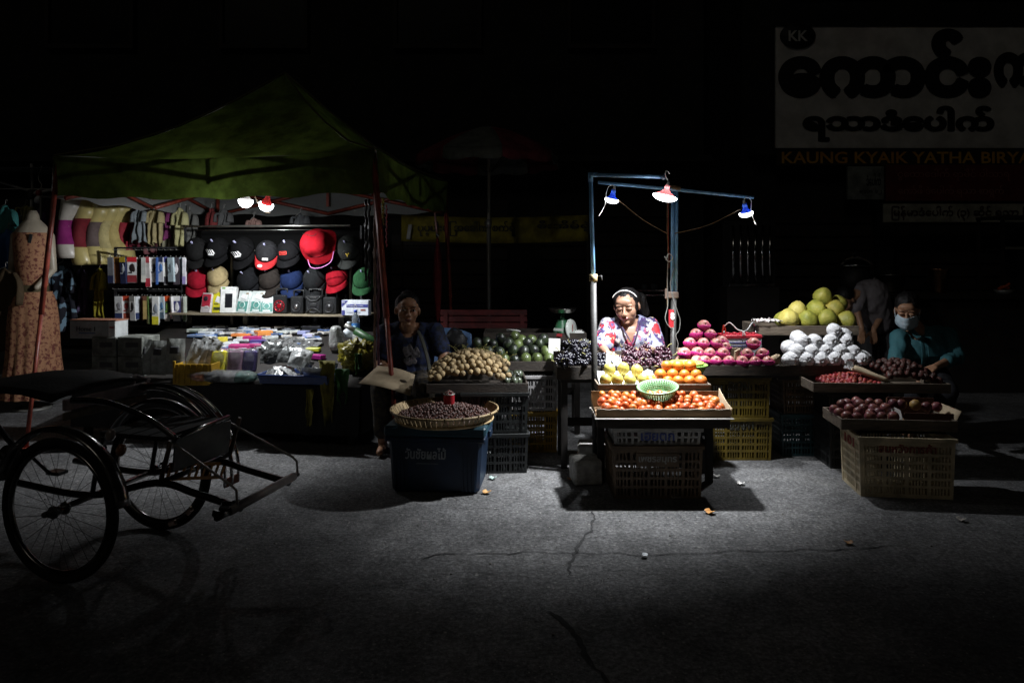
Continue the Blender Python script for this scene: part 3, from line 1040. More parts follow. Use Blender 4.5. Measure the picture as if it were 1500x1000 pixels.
for px, py, rl in ((402, 502, .1), (418, 500, -.15), (433, 498, .2), (448, 500, 0), (410, 507, .3), (426, 506, -.1), (442, 506, .1), (456, 506, -.2), (395, 513, .1), (412, 513, -.2), (428, 513, .15), (444, 512, .3)):
    p = TB(px, py + 2)
    s = F / p.y
    o = thing('clear_pack', 'clear film pack of dark phone cases, ' + ('in the back row of the clear packs' if k < 4 else 'in the middle row of the clear packs' if k < 8 else 'in the front row of the clear packs'), 'pack', p + Vector((0, 0, .004)), 0, 'clear packs of phone cases on the table', rot=(-1.25, 0, RZ + rl))
    pouch_mesh(20 / s, .10, .02, px, 0, .009, 8).build('film', mat('film_gloss', (.35, .36, .36), .12, .5, var=.85, vs=16, bump=.8, bs=60), o)
    MB().box((0, .004, .05), (12 / s, .006, .075), bev=.002).build('phone_case', plain(((.05, .05, .06), (.3, .3, .34), (.1, .12, .2), (.35, .33, .3))[k % 4], .4), o)
    k += 1

# more small packets strewn between the boxes
SC = random.Random(31)
k = 0
SCOL = ((.7, .72, .72), (.55, .6, .66), (.03, .03, .035), (.62, .62, .58), (.12, .2, .42), (.34, .35, .36), (.7, .66, .6), (.05, .05, .06))
SNAM = ('white', 'pale blue grey', 'black', 'off white', 'blue', 'grey', 'cream', 'dark')
for row, py in enumerate((481, 485, 490, 496, 504, 511, 518)):
    px = 292 + SC.uniform(0, 12)
    while px < (478 if row < 5 else 400):
        c_ = SC.randrange(8)
        w_ = SC.uniform(13, 24)
        goods_box(px, py + SC.uniform(-1.5, 1.5), w_, SC.uniform(2.2, 3.6), SC.uniform(.06, .1), SCOL[c_], 'small flat %s packet strewn in the %s of the goods table' % (SNAM[c_], 'back' if row < 2 else 'middle' if row < 5 else 'front'), 'flat_packet', 'packet', rz=SC.uniform(-.7, .7), print_=SCOL[(c_ + 2 + SC.randrange(3)) % 8], rough=.25)['group'] = 'small packets strewn on the goods table'
        px += w_ * SC.uniform(.9, 1.7)
# cartons at the left end
for i, (px, py, w_, h_) in enumerate(((152, 552, 40, 30), (190, 552, 40, 30), (152, 524, 40, 28), (190, 524, 40, 28))):
    p = PW(px, 552, .1)
    s = F / p.y
    z = p.z + (0 if i < 2 else 30.3 / s)
    o = thing('stacked_carton', ['grey carton at the bottom outer end of the goods table', 'grey carton at the bottom beside the grey pouches', 'grey carton on top at the outer end of the goods table', 'grey carton on top beside the grey pouches'][i], 'carton', (p.x, p.y, z), RZ)
    MB().box((0, .12, h_ / s / 2), (w_ / s * .98, .24, h_ / s * .99), bev=.004).build('carton', mat('carton_grey', (.17, .18, .16), .6, var=.5, vs=9), o)
    MB().box((.02, -.001, h_ / s * .6), (w_ / s * .5, .003, h_ / s * .25)).build('print', PRINTD, o)
p = PW(165, 496, .42)
p.z = .475 + .255 * .1 - .03 + 59 / (F / depth(165, .1))
hb = thing('labelled_carton', 'long grey white carton lettered Home 1 lying on the stacked cartons', 'carton', (p.x, PW(165, 496, .14).y, p.z), RZ)
s = F / p.y
MB().box((0, .08, .078), (.42, .16, .15), bev=.004).build('carton', mat('carton_pale', (.42, .44, .44), .5, var=.2, vs=8), hb)
MB().box((0, .08, .157), (.425, .165, .008)).build('lid', plain((.3, .13, .08)), hb)
text('lettering', 'Home 1', .17, PRINTD, hb, (-.06, -.003, .085))
MB().box((-.05, -.001, .05), (.15, .002, .009)).build('print', plain((.1, .15, .3)), hb)
MB().box((.178, -.001, .078), (.06, .003, .148)).build('end_label', plain((.75, .75, .73)), hb)
MB().box((.178, -.003, .1), (.04, .002, .012)).build('print', plain((.5, .05, .05)), hb)
# yellow bin
p = PW(283, 565, .02)
yb = thing('yellow_bin', 'yellow plastic bin holding silver pouches at the table front', 'bin', p, RZ + .1)
YP = mat('bin_yellow', (.46, .27, .02), .45, var=.3, vs=9)
for (c_, d_) in (((0, 0, .09), (.30, .008, .17)), ((0, .26, .11), (.30, .008, .21))):
    MB().box(c_, d_, bev=.002).build('panel', YP, yb)
for x in (-.146, .146):
    MB().box((x, .13, .09), (.008, .254, .17), bev=.002).build('side_panel', YP, yb)
for k in range(6):
    MB().box((-.12 + k * .048, -.007, .09), (.012, .008, .16)).build('rib', YP, yb)
MB().box((-.152, -.004, .1), (.016, .02, .2)).build('corner_post', YP, yb)
MB().box((0, .13, .006), (.28, .25, .008)).build('base', YP, yb)
# blue tray with shiny packs
p = PW(430, 563, .0)
bt = thing('blue_tray', 'dark blue shallow plastic tray of shiny packs at the table corner', 'tray', p, RZ)
BT = mat('tray_blue', (.03, .06, .2), .4, var=.25, vs=8)
MB().sheet(1, 1, lambda u, v: ((u - .5) * .56, .004 + .26 * v, .006), th=.006, smooth=False).build('base', BT, bt)
for (a_, b_) in (((-.28, 0), (.28, 0)), ((.28, 0), (.28, .27)), ((.28, .27), (-.28, .27)), ((-.28, .27), (-.28, 0))):
    ax, bx = Vector((*a_, 0)), Vector((*b_, 0))
    oo = Vector(((bx - ax).y, -(bx - ax).x, 0)).normalized()
    MB().sheet(8, 3, lambda u, v: ax.lerp(bx, u) + oo * .02 * v + Vector((0, 0, .004 + .065 * v)), th=.006, smooth=False).build('side', BT, bt)
    MB().tube([ax + oo * .022 + Vector((0, 0, .07)), bx + oo * .022 + Vector((0, 0, .07))], .007, 6).build('rim', BT, bt)
for i in range(7):
    x, y = (-.2, -.12, -.03, .07, .15, .21, .0)[i], (.05, .14, .07, .12, .06, .15, .19)[i]
    q = p + Euler((0, 0, RZ)).to_matrix() @ Vector((x, y, .045))
    o = thing('shiny_pack', 'crinkled shiny pack heaped in the blue tray', 'pack', q, 0, 'shiny packs in the blue tray', rot=(-1.1 + .1 * i, .15 * (i % 3 - 1), RZ + i * .8))
    pouch_mesh(.16, .12, .03, i * 3.3, 0, .016, 8).build('film', SILD if i % 3 == 0 else SILV, o)
# clear bag of folded clothes
p = PW(322, 562, .0)
cb = thing('clothing_bag', 'long clear plastic bag of folded clothes at the table front edge', 'bag', p + Vector((0, 0, .012)), RZ)
for i, (x, c_) in enumerate(((-.2, (.32, .1, .04)), (-.07, (.05, .05, .055)), (.06, (.25, .25, .26)), (.18, (.06, .14, .12)))):
    MB().ell((x, .06, .032), (.085, .07, .034), 12, 8, nz=.3, nf=5, seed=i).build('folded_cloth', plain(c_, .8, bump=.5, bs=60), cb)
bm_ = MB().ell((0, 0, 0), (1, 1, 1), 44, 18, nz=.16, nf=14, seed=4)
for v in bm_.v:
    v.x = math.copysign(abs(v.x) ** .5, v.x) * .30 + .012 * noise.noise(v * 5)
    v.y = .06 + math.copysign(abs(v.y) ** .6, v.y) * .085
    v.z = .04 + v.z * .046
bm_.build('clear_bag', mat('bag_film', (.92, .94, .94), .1, trans=.95, bump=1, bs=55), cb)
# odds and ends at the right of the table
p = PW(492, 512, .75)
rp = thing('film_roll', 'tall clear crumpled roll of film at the right end of the goods', 'roll', p, RZ)
MB().lathe([(.0, 0), (.055, 0), (.062, .05), (.055, .12), (.064, .17), (.05, .2), (.03, .21), (.0, .2)], 20, wob=.5, seed=2).build('film', mat('roll_film', (.5, .52, .5), .15, trans=.4, bump=.9, bs=60), rp)
p = PW(511, 494, .85)
wb = thing('knotted_bag', 'small white knotted plastic bag hanging beside the green torch', 'bag', p, RZ)
MB().lathe([(0, 0), (.035, .005), (.05, .03), (.045, .06), (.02, .085), (.006, .1), (.012, .12), (.02, .14), (.0, .135)], 16, wob=.4, seed=5).build('film', mat('white_film', (.7, .76, .8), .35, transl=.2, bump=.4, bs=40), wb)
p = PW(520, 484, .7)
gt = thing('green_torch', 'dark green cylinder lying aslant at the right end of the goods', 'torch', p, RZ)
gM = at((0, 0, 0), (0, -1.05, .1))
MB().tube([gM @ Vector((0, 0, -.32)), gM @ Vector((0, 0, 0))], .034, 14).build('barrel', mat('torch_green', (.02, .07, .02), .45, var=.3), gt)
MB().tube([gM @ Vector((0, 0, .0)), gM @ Vector((0, 0, .1))], .022, 12).build('neck', mat('dull_steel'), gt)

# ---- cloths draped round the right end
def drape(name, label, px0, px1, py0, py1, off, m, seed=0, cat='cloth', gather=.5):
    a, b = PW((px0 + px1) / 2, py0, off), PW((px0 + px1) / 2, py1, off)
    w = (px1 - px0) / F * a.y
    hgt = a.z - b.z
    mb = MB().sheet(22, 14, lambda u, v: ((u - .5) * w * (1 - gather * (1 - v) * .6) + .01 * noise.noise(Vector((v * 4, seed, u))), .012 * math.sin(u * 9 + seed + v * 2) * (.4 + .6 * (1 - v)) + .03 * noise.noise(Vector((u * 3, v * 3, seed))), -hgt * (1 - v) * (1 - .35 * noise.noise(Vector((u * 3.1, seed * 1.7, 0))) - .06 * math.sin(u * 9 + seed))), th=.003)
    return solo(name, mb, m, label, cat, a, (0, 0, RZ))


OLIV = mat('cloth_olive_yellow', (.15, .13, .01), .8, var=.6, vs=5, bump=.4, bs=90)
GRNC = mat('cloth_green', (.014, .07, .01), .8, var=.4, vs=6, bump=.4, bs=90)
drape('draped_cloth', 'olive yellow cloth hanging from the corner of the blue tray', 466, 492, 528, 612, .0, OLIV, 1)
drape('draped_cloth', 'green cloth hanging beside the olive cloth at the table end', 490, 512, 540, 590, .02, GRNC, 2)
lump = MB().ell((0, 0, 0), (.15, .12, .13), 40, 24, nz=.55, nf=9, seed=6)
solo('bunched_bag', lump, mat('bag_olive', (.2, .17, .012), .4, var=.5, vs=6, bump=.7, bs=45), 'olive yellow plastic bag bunched over the table end by the belts', 'bag', PW(523, 521, .38), (0, .25, RZ))
drape('draped_cloth', 'narrow dim olive strip of cloth below the blue tray', 448, 458, 570, 618, -.04, OLIV, 4)
drape('draped_cloth', 'small green rag hanging by the bunched olive cloth', 520, 530, 518, 545, .2, GRNC, 5)

# belts and strings hanging from the front right corner of the tent
for i, (px, off, y0, y1, c_, lb) in enumerate(((549, .12, 292, 545, (.22, .13, .09), 'brown plaited belt hanging longest from the tent corner'), (554, .1, 292, 540, (.13, .05, .07), 'dark red plaited belt hanging next to the brown belt'), (541, .2, 292, 420, (.012, .012, .014), 'glossy black bead string hanging at the tent corner'), (536, .22, 292, 412, (.015, .013, .013), 'short glossy black bead string nearest the grey cap'), (561, .3, 290, 330, (.3, .24, .03), 'yellow and black lanyard hanging high inside the tent leg'), (567, .32, 300, 362, (.32, .03, .04), 'thin red lanyard hanging right of the tent leg'), (559, .2, 320, 400, (.03, .03, .032), 'black strap with small studs behind the tent leg'))):
    a, b = PW(px, y0, off), PW(px + (2 if i < 2 else 0), y1, off)
    n = 26
    mb = MB()
    for q in range(2 if i != 5 else 1):
        dx = .008 * (q - .5)
        pts = [Vector((dx * (1 + math.sin(k_ * 1.7 + q * PI)), .006 * math.sin(k_ * 1.1 + q), -(a.z - b.z) * k_ / n)) for k_ in range(n + 1)]
        mb.tube(pts, [.006 + .0025 * math.sin(k_ * 2.6) for k_ in range(n + 1)], 6)
    if i < 2:
        mb.ell((0, 0, -(a.z - b.z)), (.014, .012, .028), 8, 6, nz=.3)
    t_ = thing('hanging_belt', lb, 'belt', a)
    mb.build('strap', plain(c_, .35 if i in (2, 3) else .6), t_)

# ---- rack of wire with hanging packs
RK = mat('rack_black', (.022, .022, .024), .5, var=.3)
o_ = 1.3
pk0 = PW(216, 470, o_)
rk = thing('wire_rack', 'black wire rack of hanging earphone packs at the back of the tent', 'rack', (pk0.x, pk0.y, 0), RZ)
s_r = F / pk0.y
zr = lambda py: EYE + (YH - py) / s_r
for x in (-.365, .37):
    MB().box((x, .02, zr(362) / 2), (.022, .022, zr(362))).build('upright', RK, rk)
for py in (363, 419, 426, 478):
    MB().box((0, .02, zr(py)), (.75, .018, .018)).build('rail', RK, rk)
for row, py in ((0, 368), (1, 425)):
    for k in range(12):
        MB().tube([(-.34 + k * .062, .02, zr(py) + .012), (-.34 + k * .062, -.05, zr(py) + .012), (-.34 + k * .062, -.055, zr(py) + .02)], .003, 5).build('hook', mat('dull_steel'), rk)
PACKS = [  # px, width px, body, head, foot, motif, label
    [(162, 9, (.2, .21, .23), None, (.03, .04, .1), None, 'grey and navy pack at the outer end of the upper rail'),
     (171, 8, (.26, .1, .03), (.4, .2, .05), None, None, 'amber brown pack on the upper rail'),
     (180, 10, (.03, .04, .1), (.6, .45, .05), None, (.5, .55, .6), 'dark navy pack with a yellow top on the upper rail'),
     (194, 14, (.72, .72, .72), (.6, .03, .04), (.3, .04, .05), (.03, .02, .02), 'white pack with a red top and a black headset on the upper rail'),
     (205, 4, (.02, .02, .02), None, None, None, 'thin black pack right of the red topped pack'),
     (210, 6, (.35, .36, .34), None, (.5, .5, .45), None, 'thin grey pack beside the red and white stick pack'),
     (216, 8, (.75, .72, .7), (.55, .08, .1), (.6, .05, .08), None, 'narrow red and white pack hanging lowest on the upper rail'),
     (225, 9, (.7, .72, .72), None, (.65, .67, .67), (.04, .04, .05), 'white pack with a black motif in the middle of the upper rail'),
     (230, 3, (.05, .12, .35), None, None, None, 'thin blue pack in the middle of the upper rail'),
     (236, 9, (.72, .74, .76), (.04, .05, .1), None, (.1, .25, .6), 'white pack with a blue square on the upper rail'),
     (243, 6, (.6, .6, .56), (.04, .05, .2), (.05, .05, .06), None, 'pale pack with a navy top on the upper rail'),
     (250, 10, (.42, .52, .56), None, (.38, .46, .5), (.2, .25, .28), 'pale blue grey pack with grey writing on the upper rail'),
     (258, 9, (.06, .05, .06), None, None, (.7, .68, .7), 'dark pack with white earphones on the upper rail'),
     (265, 7, (.4, .5, .58), None, (.25, .2, .4), None, 'pale blue pack near the cap end of the upper rail'),
     (270, 5, (.7, .7, .74), None, (.3, .25, .5), None, 'white and violet pack at the cap end of the upper rail')],
    [(174, 12, (.74, .75, .75), None, (.06, .08, .2), (.35, .35, .38), 'white pack with a navy picture at the outer end of the lower rail'),
     (185, 10, (.76, .74, .73), (.6, .07, .03), (.5, .1, .06), (.45, .04, .03), 'white pack with an orange red top and red earphones on the lower rail'),
     (194, 9, (.66, .67, .66), (.3, .3, .28), None, (.02, .02, .02), 'white pack with a black fan shape on the lower rail'),
     (202, 6, (.7, .73, .76), None, (.04, .06, .16), None, 'narrow white and navy pack on the lower rail'),
     (208, 5, (.16, .04, .03), None, None, None, 'thin dark red pack on the lower rail'),
     (212, 5, (.36, .26, .1), (.12, .05, .03), None, None, 'thin gold brown pack on the lower rail'),
     (216, 4, (.08, .14, .04), None, (.2, .2, .1), None, 'thin green pack on the lower rail'),
     (221, 6, (.68, .7, .7), None, (.08, .1, .04), (.04, .05, .06), 'narrow white pack with a dark motif on the lower rail'),
     (228, 10, (.76, .77, .75), None, (.75, .68, .05), (.3, .34, .4), 'white pack with a yellow foot hanging lowest on the lower rail'),
     (237, 9, (.5, .58, .62), None, (.12, .18, .25), (.1, .22, .4), 'pale blue pack with a blue picture on the lower rail'),
     (245, 8, (.05, .05, .04), (.6, .08, .02), (.6, .55, .5), (.2, .35, .06), 'black pack with a red top and green picture on the lower rail'),
     (251, 5, (.72, .7, .7), None, (.6, .1, .06), None, 'narrow white and red pack on the lower rail'),
     (259, 11, (.06, .06, .17), (.7, .7, .7), (.7, .7, .7), (.66, .66, .7), 'navy pack with white earphones on the lower rail'),
     (267, 6, (.62, .63, .6), None, None, None, 'plain white pack near the cap end of the lower rail'),
     (271, 4, (.55, .6, .52), None, (.2, .3, .15), None, 'thin pale green pack at the cap end of the lower rail')]]
for row, (ytop, ybot) in enumerate(((377, 415), (434, 469))):
    for i, (px, wp, bc, hc, fc_, mc, lb) in enumerate(PACKS[row]):
        low = {216: 4, 228: 5}.get(px, 0)
        a = PW(px, ytop, o_ - .07 + .02 * math.sin(i * 2.1))
        h = (ybot + low - ytop + 2 * math.sin(i * 3.3)) / F * a.y
        w = wp / F * a.y
        o = thing('hanging_pack', lb, 'pack', a, 0, rot=(.05, .02 * math.sin(i * 5), RZ + (.15 + .5 * (wp < 7)) * math.sin(i * 2.7)))
        MB().box((0, 0, -h / 2), (w, .022, h), bev=.002).build('card', plain(bc, .35), o)
        if hc:
            MB().box((0, -.0125, -h * .08), (w * .98, .003, h * .2)).build('header', plain(hc, .35), o)
        if fc_:
            MB().box((0, -.0125, -h * .84), (w * .96, .003, h * .28)).build('printed_foot', plain(fc_, .35), o)
        if mc:
            MB().ell((w * .05, -.0125, -h * .42), (w * .3, .002, h * .16), 9, 6, nz=.5, nf=5, seed=i).build('picture', plain(mc, .35), o)
            MB().box((-w * .2, -.0125, -h * .6), (w * .4, .002, h * .05)).build('print', plain(mc, .35), o)
        MB().tube([(0, 0, 0), (0, -.004, .014), (0, .01, .018)], .0025, 5).build('hanger', mat('dull_steel'), o)

# ---- cap stand: bars, shelf and frame
o_c = 1.42
a, b = PW(268, 330, o_c), PW(522, 333, o_c)
cs_ = thing('cap_stand', 'metal stand with a bright top bar, caps and a goods shelf', 'stand', ((a.x + b.x) / 2, (a.y + b.y) / 2, 0), RZ)
s_c = F / cs_.location.y
zc = lambda py: EYE + (YH - py) / s_c
xc = lambda px: (PW(px, 330, o_c) - Vector(cs_.location)).dot(Vector((math.cos(RZ), math.sin(RZ), 0)))
BAR = mat('bar_steel', (.55, .55, .5), .3, .9, var=.2)
ALU = mat('pale_angle', (.36, .34, .28), .5, .3, var=.3, vs=20)
MB().tube([(xc(266), 0, zc(331)), (xc(513), 0, zc(331))], .011, 10).build('top_bar', BAR, cs_)
MB().tube([(xc(300), .03, zc(367)), (xc(505), .03, zc(367))], .007, 8).build('mid_bar', BAR, cs_)
MB().tube([(xc(290), -.02, zc(337)), (xc(460), -.02, zc(337))], .003, 6).build('wire', BAR, cs_)
for px in (336, 511):
    MB().box((xc(px), .05, zc(366) / 2), (.022, .022, zc(366))).build('upright', ALU, cs_)
for px in (268, 527):
    MB().box((xc(px), .04, zc(331) / 2), (.018, .018, zc(331))).build('upright', RK, cs_)
MB().box(((xc(271) + xc(545)) / 2, -.1, zc(458)), (xc(545) - xc(271), .36, .018), bev=.003).build('shelf', mat('shelf_board', (.26, .22, .15), .6, var=.3, vs=9, aniso=(1, 6, 6)), cs_)
for px in (277, 360, 500):
    MB().box((xc(px), .0, zc(458) / 2 - .01), (.05, .022, zc(458) - .02)).build('shelf_post', ALU, cs_)
MB().box(((xc(271) + xc(560)) / 2, .3, .9), (xc(560) - xc(271), .01, 1.8)).build('back_cloth', mat('back_cloth', (.004, .004, .004), .95, spec=.1), cs_)


# ---- caps
def cap_proto(col, brim_col=None, seed=0, tall=1.0):
    fab = plain(col, .95, spec=.08, bump=.25, bs=400, var=.25)
    bf = plain(brim_col or col, .95, spec=.08, bump=.25, bs=400, var=.25)
    t = ob('cap', None)
    A, B_, C_ = .088, .102, .112 * tall
    crown = MB().sheet(28, 10, lambda u, v: (A * math.cos(2 * PI * u) * math.cos(v * PI / 2) * (1 + .012 * math.cos(12 * PI * u)), B_ * math.sin(2 * PI * u) * math.cos(v * PI / 2), C_ * math.sin(v * PI / 2) ** .9 + .004 * noise.noise(Vector((u * 6, v * 3, seed)))), th=.002)
    cr = crown.build('crown', fab, t)
    MB().ell((0, 0, C_ + .002), (.008, .008, .005), 8, 6).build('button', fab, cr)

    def bf_(u, v):
        g = PI * (1.06 + .88 * u)
        ext = .068 * v * (math.sin(PI * u) ** .42)
        return (A * math.cos(g) * (1 + .02 * v), B_ * math.sin(g) - ext, .002 - .012 * v - .30 * (A * math.cos(g)) ** 2 / A * v)
    MB().sheet(20, 6, bf_, th=.003).build('brim', bf, t)
    return t, A, B_, C_


def logo_on(t, A, B_, C_, mb, m, e=38, dx=0, name='emblem'):
    e = math.radians(e)
    M_ = at((dx, -B_ * math.cos(e) - .009, C_ * math.sin(e) + .003), (math.radians(55), 0, 0))
    for v in mb.v:
        v.z -= v.x * v.x / (2 * A) * 1.0
    mb.xf(M_)
    mb.build(name, m, t)


def cap(px, py, off, label, col, brim=None, logo=None, rot=(.85, 0, 0), seed=0, sc_=1.0):
    p = PW(px, py, off)
    t, A, B_, C_ = cap_proto(col, brim, seed)
    tag(t, label, 'cap')
    t.location = p
    t.rotation_euler = (rot[0] + .09 * math.sin(seed * 2.3), rot[1] + .1 * math.sin(seed * 3.7), RZ + rot[2] + .2 * math.sin(seed * 1.9))
    t.scale = (sc_ * 1.2,) * 3
    WH = plain((.8, .8, .8), .6)
    if logo == 'stripes':
        mb = MB()
        for k in range(4):
            x = -.028 + k * .016
            wd = .003 + .0025 * k
            mb.add([(x, .022, 0), (x + wd, .022, 0), (x + wd + .016, -.008, 0), (x + .016, -.008, 0)], [(0, 1, 2, 3)])
        logo_on(t, A, B_, C_, mb, WH)
        mb = MB().box((.016, -.016, 0), (.045, .012, .001))
        logo_on(t, A, B_, C_, mb, plain((.62, .62, .62)), name='name_plate')
    if logo == 'patch':
        logo_on(t, A, B_, C_, MB().box((.016, -.012, .0), (.044, .02, .001)), plain((.75, .72, .7)), e=30, name='patch')
        c = text('lettering', 'CSP', .034, plain((.5, .05, .04)), t, (.016, -B_ * math.cos(.52) - .0065, C_ * math.sin(.52) - .014), (math.radians(62), 0, 0), bold=.03)
        MB().ell((-.025, -B_ - .034, .0005), (.02, .016, .004), 14, 6).build('brim_badge', WH, t)
    if logo == 'frame':
        mb = MB()
        for (cx, cy, w, h) in ((0, .011, .058, .004), (0, -.011, .058, .004), (-.027, 0, .004, .022), (.027, 0, .004, .022), (0, .0, .036, .006)):
            mb.box((cx, cy, 0), (w, h, .001))
        logo_on(t, A, B_, C_, mb, plain((.6, .04, .03)))
    if logo == 'gold':
        logo_on(t, A, B_, C_, MB().ell((.02, 0, 0), (.036, .032, .002), 16, 6), plain((.008, .008, .008)), name='dark_patch')
        mb = MB().tube([(.02, .01, .004), (.028, -.004, .004), (.04, .012, .004)], .0035, 6).tube([(.028, -.004, .004), (.03, -.018, .004)], .003, 6)
        logo_on(t, A, B_, C_, mb, plain((.6, .42, .05), .35))
    MB().box((0, -.01, C_ + .012), (.012, .006, .022)).build('clip', plain((.5, .5, .75), .4), t)
    return t


BK, BK2 = (.005, .005, .0055), (.008, .008, .009)
up = 1.30
cap(289, 368, up, 'plain black cap at the outer end of the upper cap row', (.009, .009, .009), seed=1, sc_=1.05)
cap(320, 368, up, 'black cap with slanting white stripes, nearer the earphone packs', BK, logo='stripes', seed=2, sc_=1.05)
cap(357, 368, up, 'black cap with slanting white stripes, next to the red brimmed cap', BK, logo='stripes', seed=3, sc_=1.1)
cap(391, 371, up, 'black cap with a red brim and a small white patch', (.022, .022, .024), (.5, .03, .035), 'patch', seed=4)
cap(424, 371, up, 'dark grey cap with a small red outlined emblem', BK2, logo='frame', seed=5, sc_=1.05, rot=(.75, 0, 0))
cap(511, 365, up, 'worn grey black cap with a gold mark right of the red hat', (.03, .032, .03), logo='gold', seed=6, rot=(.95, .1, .2), sc_=1.08)
lo_ = 1.36
cap(291, 411, lo_, 'crimson cap at the outer end of the lower cap row', (.26, .008, .02), seed=7, sc_=1.08, rot=(.8, 0, .15))
cap(320, 408, lo_, 'beige cap in the lower cap row', (.34, .27, .14), seed=8, rot=(.8, 0, 0), sc_=.98)
cap(366, 411, lo_, 'charcoal cap below the striped caps', (.010, .0105, .012), seed=9, sc_=1.05)
cap(397, 411, lo_, 'brownish grey cap below the red brimmed cap', (.03, .025, .022), seed=10, sc_=1.05)
cap(428, 410, lo_, 'navy blue cap in the lower cap row', (.014, .026, .08), seed=11, sc_=1.05)
cap(462, 411, lo_, 'black cap below the big red hat', (.016, .017, .018), seed=12, sc_=1.05)
cap(495, 409, lo_, 'bright red cap beside the pale upright', (.32, .01, .02), seed=13, rot=(.75, 0, -.1), sc_=1.0)
cap(533, 410, lo_, 'green cap at the belt end of the lower cap row', (.025, .085, .035), seed=14, rot=(.75, 0, -.2), sc_=.95)
# the red bucket hat
p = PW(464, 357, 1.12)
bh = thing('bucket_hat', 'big red bucket hat with a pink cord hung before the caps', 'hat', p, 0, rot=(1.25, -.25, RZ))
RF = plain((.25, .006, .012), .95, spec=.06, bump=.25, bs=300, var=.2)
MB().lathe([(.182, -.06), (.16, -.03), (.132, .0), (.126, .05), (.115, .09), (.088, .112), (.04, .118), (0, .117)], 36, wob=.2, seed=3, cap=False, sx=1.02, sy=1.0).build('crown', RF, bh)
MB().lathe([(.13, .004), (.1335, .008), (.13, .014)], 36, wob=.2, seed=3, cap=False).build('seam', plain((.4, .015, .03), .8), bh)
MB().tube(curve_pts([(-.13, -.1, -.05), (-.1, -.2, -.04), (0, -.235, -.03), (.1, -.2, -.04), (.14, -.1, -.05)], 6), .0035, 6).build('chin_cord', plain((.6, .2, .5), .6), bh)
MB().tube(curve_pts([(-.09, .1, .09), (-.02, .05, .126), (.03, .03, .124), (.06, .05, .115)], 5), .002, 5).build('tag_string', plain((.02, .02, .02)), bh)


# ---- goods on the shelf under the caps
def on_shelf(px, off):
    q = PW(px, 456, off)
    return Vector((q.x, q.y, zc(458) + .0095))


def shelf_box(px, wp, hp, dep, col, label, name='phone_box', tilt=-.18, rz=0, off=1.2):
    p = on_shelf(px, off)
    s = F / p.y
    t = thing(name, label, 'box', p + Vector((0, 0, .004)), 0, rot=(tilt, 0, RZ + rz))
    w, h = wp / s, hp / s
    MB().box((0, dep / 2, h / 2), (w, dep, h), bev=.0025).build('carton', plain(col, .35), t)
    return t, w, h


t, w, h = shelf_box(300, 18, 29, .05, (.62, .58, .58), 'red and white accessory box at the outer end of the shelf', rz=-.25)
MB().box((0, -.001, h * .62), (w * .86, .003, h * .62)).build('printed_panel', plain((.5, .03, .06)), t)
MB().ell((-.01, -.002, h * .7), (w * .26, .003, h * .13), 10, 6, nz=.3).build('picture', plain((.03, .02, .03)), t)
MB().box((.012, -.003, h * .3), (w * .4, .002, h * .07)).build('print', plain((.75, .7, .7)), t)
t, w, h = shelf_box(317, 15, 30, .05, (.62, .56, .03), 'yellow charger box with a white plug picture on the shelf')
MB().box((.008, -.001, h * .64), (w * .52, .003, h * .3), (0, .3, 0), bev=.001).build('picture', plain((.8, .8, .78)), t)
MB().box((-.0, -.001, h * .2), (w * .7, .003, h * .14)).build('print', plain((.04, .05, .01)), t)
MB().box((-.01, -.001, h * .42), (w * .5, .003, h * .05)).build('print', plain((.1, .1, .01)), t)
t, w, h = shelf_box(333, 23, 38, .06, (.78, .8, .78), 'tall white box with a black phone picture on the shelf', rz=.1, tilt=-.1)
MB().box((.008, -.001, h * .47), (w * .48, .003, h * .54), bev=.001).build('picture', plain((.016, .017, .02), .2), t)
MB().box((-.045, -.001, h * .95), (w * .2, .003, h * .06)).build('logo', plain((.2, .4, .1)), t)
MB().box((.03, -.001, h * .92), (w * .25, .002, h * .02)).build('print', plain((.5, .5, .5)), t)
for i, (px, wp, hp) in enumerate(((353, 20, 33), (374, 21, 33), (390, 18, 29))):
    t, w, h = shelf_box(px, wp, hp, .05, (.62, .68, .66), ['white and teal plug box beside the tall white box', 'white and teal plug box, middle of the three', 'white and teal plug box leaning by the red lit speaker'][i], rz=(-.25, -.2, .25)[i], tilt=-.25)
    MB().box((0, -.001, h * .3), (w * .92, .003, h * .44)).build('printed_panel', plain((.10, .3, .26)), t)
    MB().lathe([(w * .2, 0), (w * .26, 0), (w * .26, .003), (w * .2, .003)], 16, at((0, -.002, h * .36), (PI / 2, 0, 0)), cap=False).build('ring_mark', plain((.6, .75, .7)), t)
    MB().box((.004, -.002, h * .74), (w * .5, .004, h * .2), (0, .25, 0), bev=.001).build('picture', plain((.82, .82, .82)), t)
    MB().box((w * .3, -.001, h * .88), (w * .22, .003, h * .07)).build('print', plain((.32, .24, .16)), t)
    MB().box((-.0, -.002, h * .12), (w * .6, .003, h * .1)).build('print', plain((.62, .72, .7)), t)


mat('speaker_grey', (.016, .017, .018), .55)


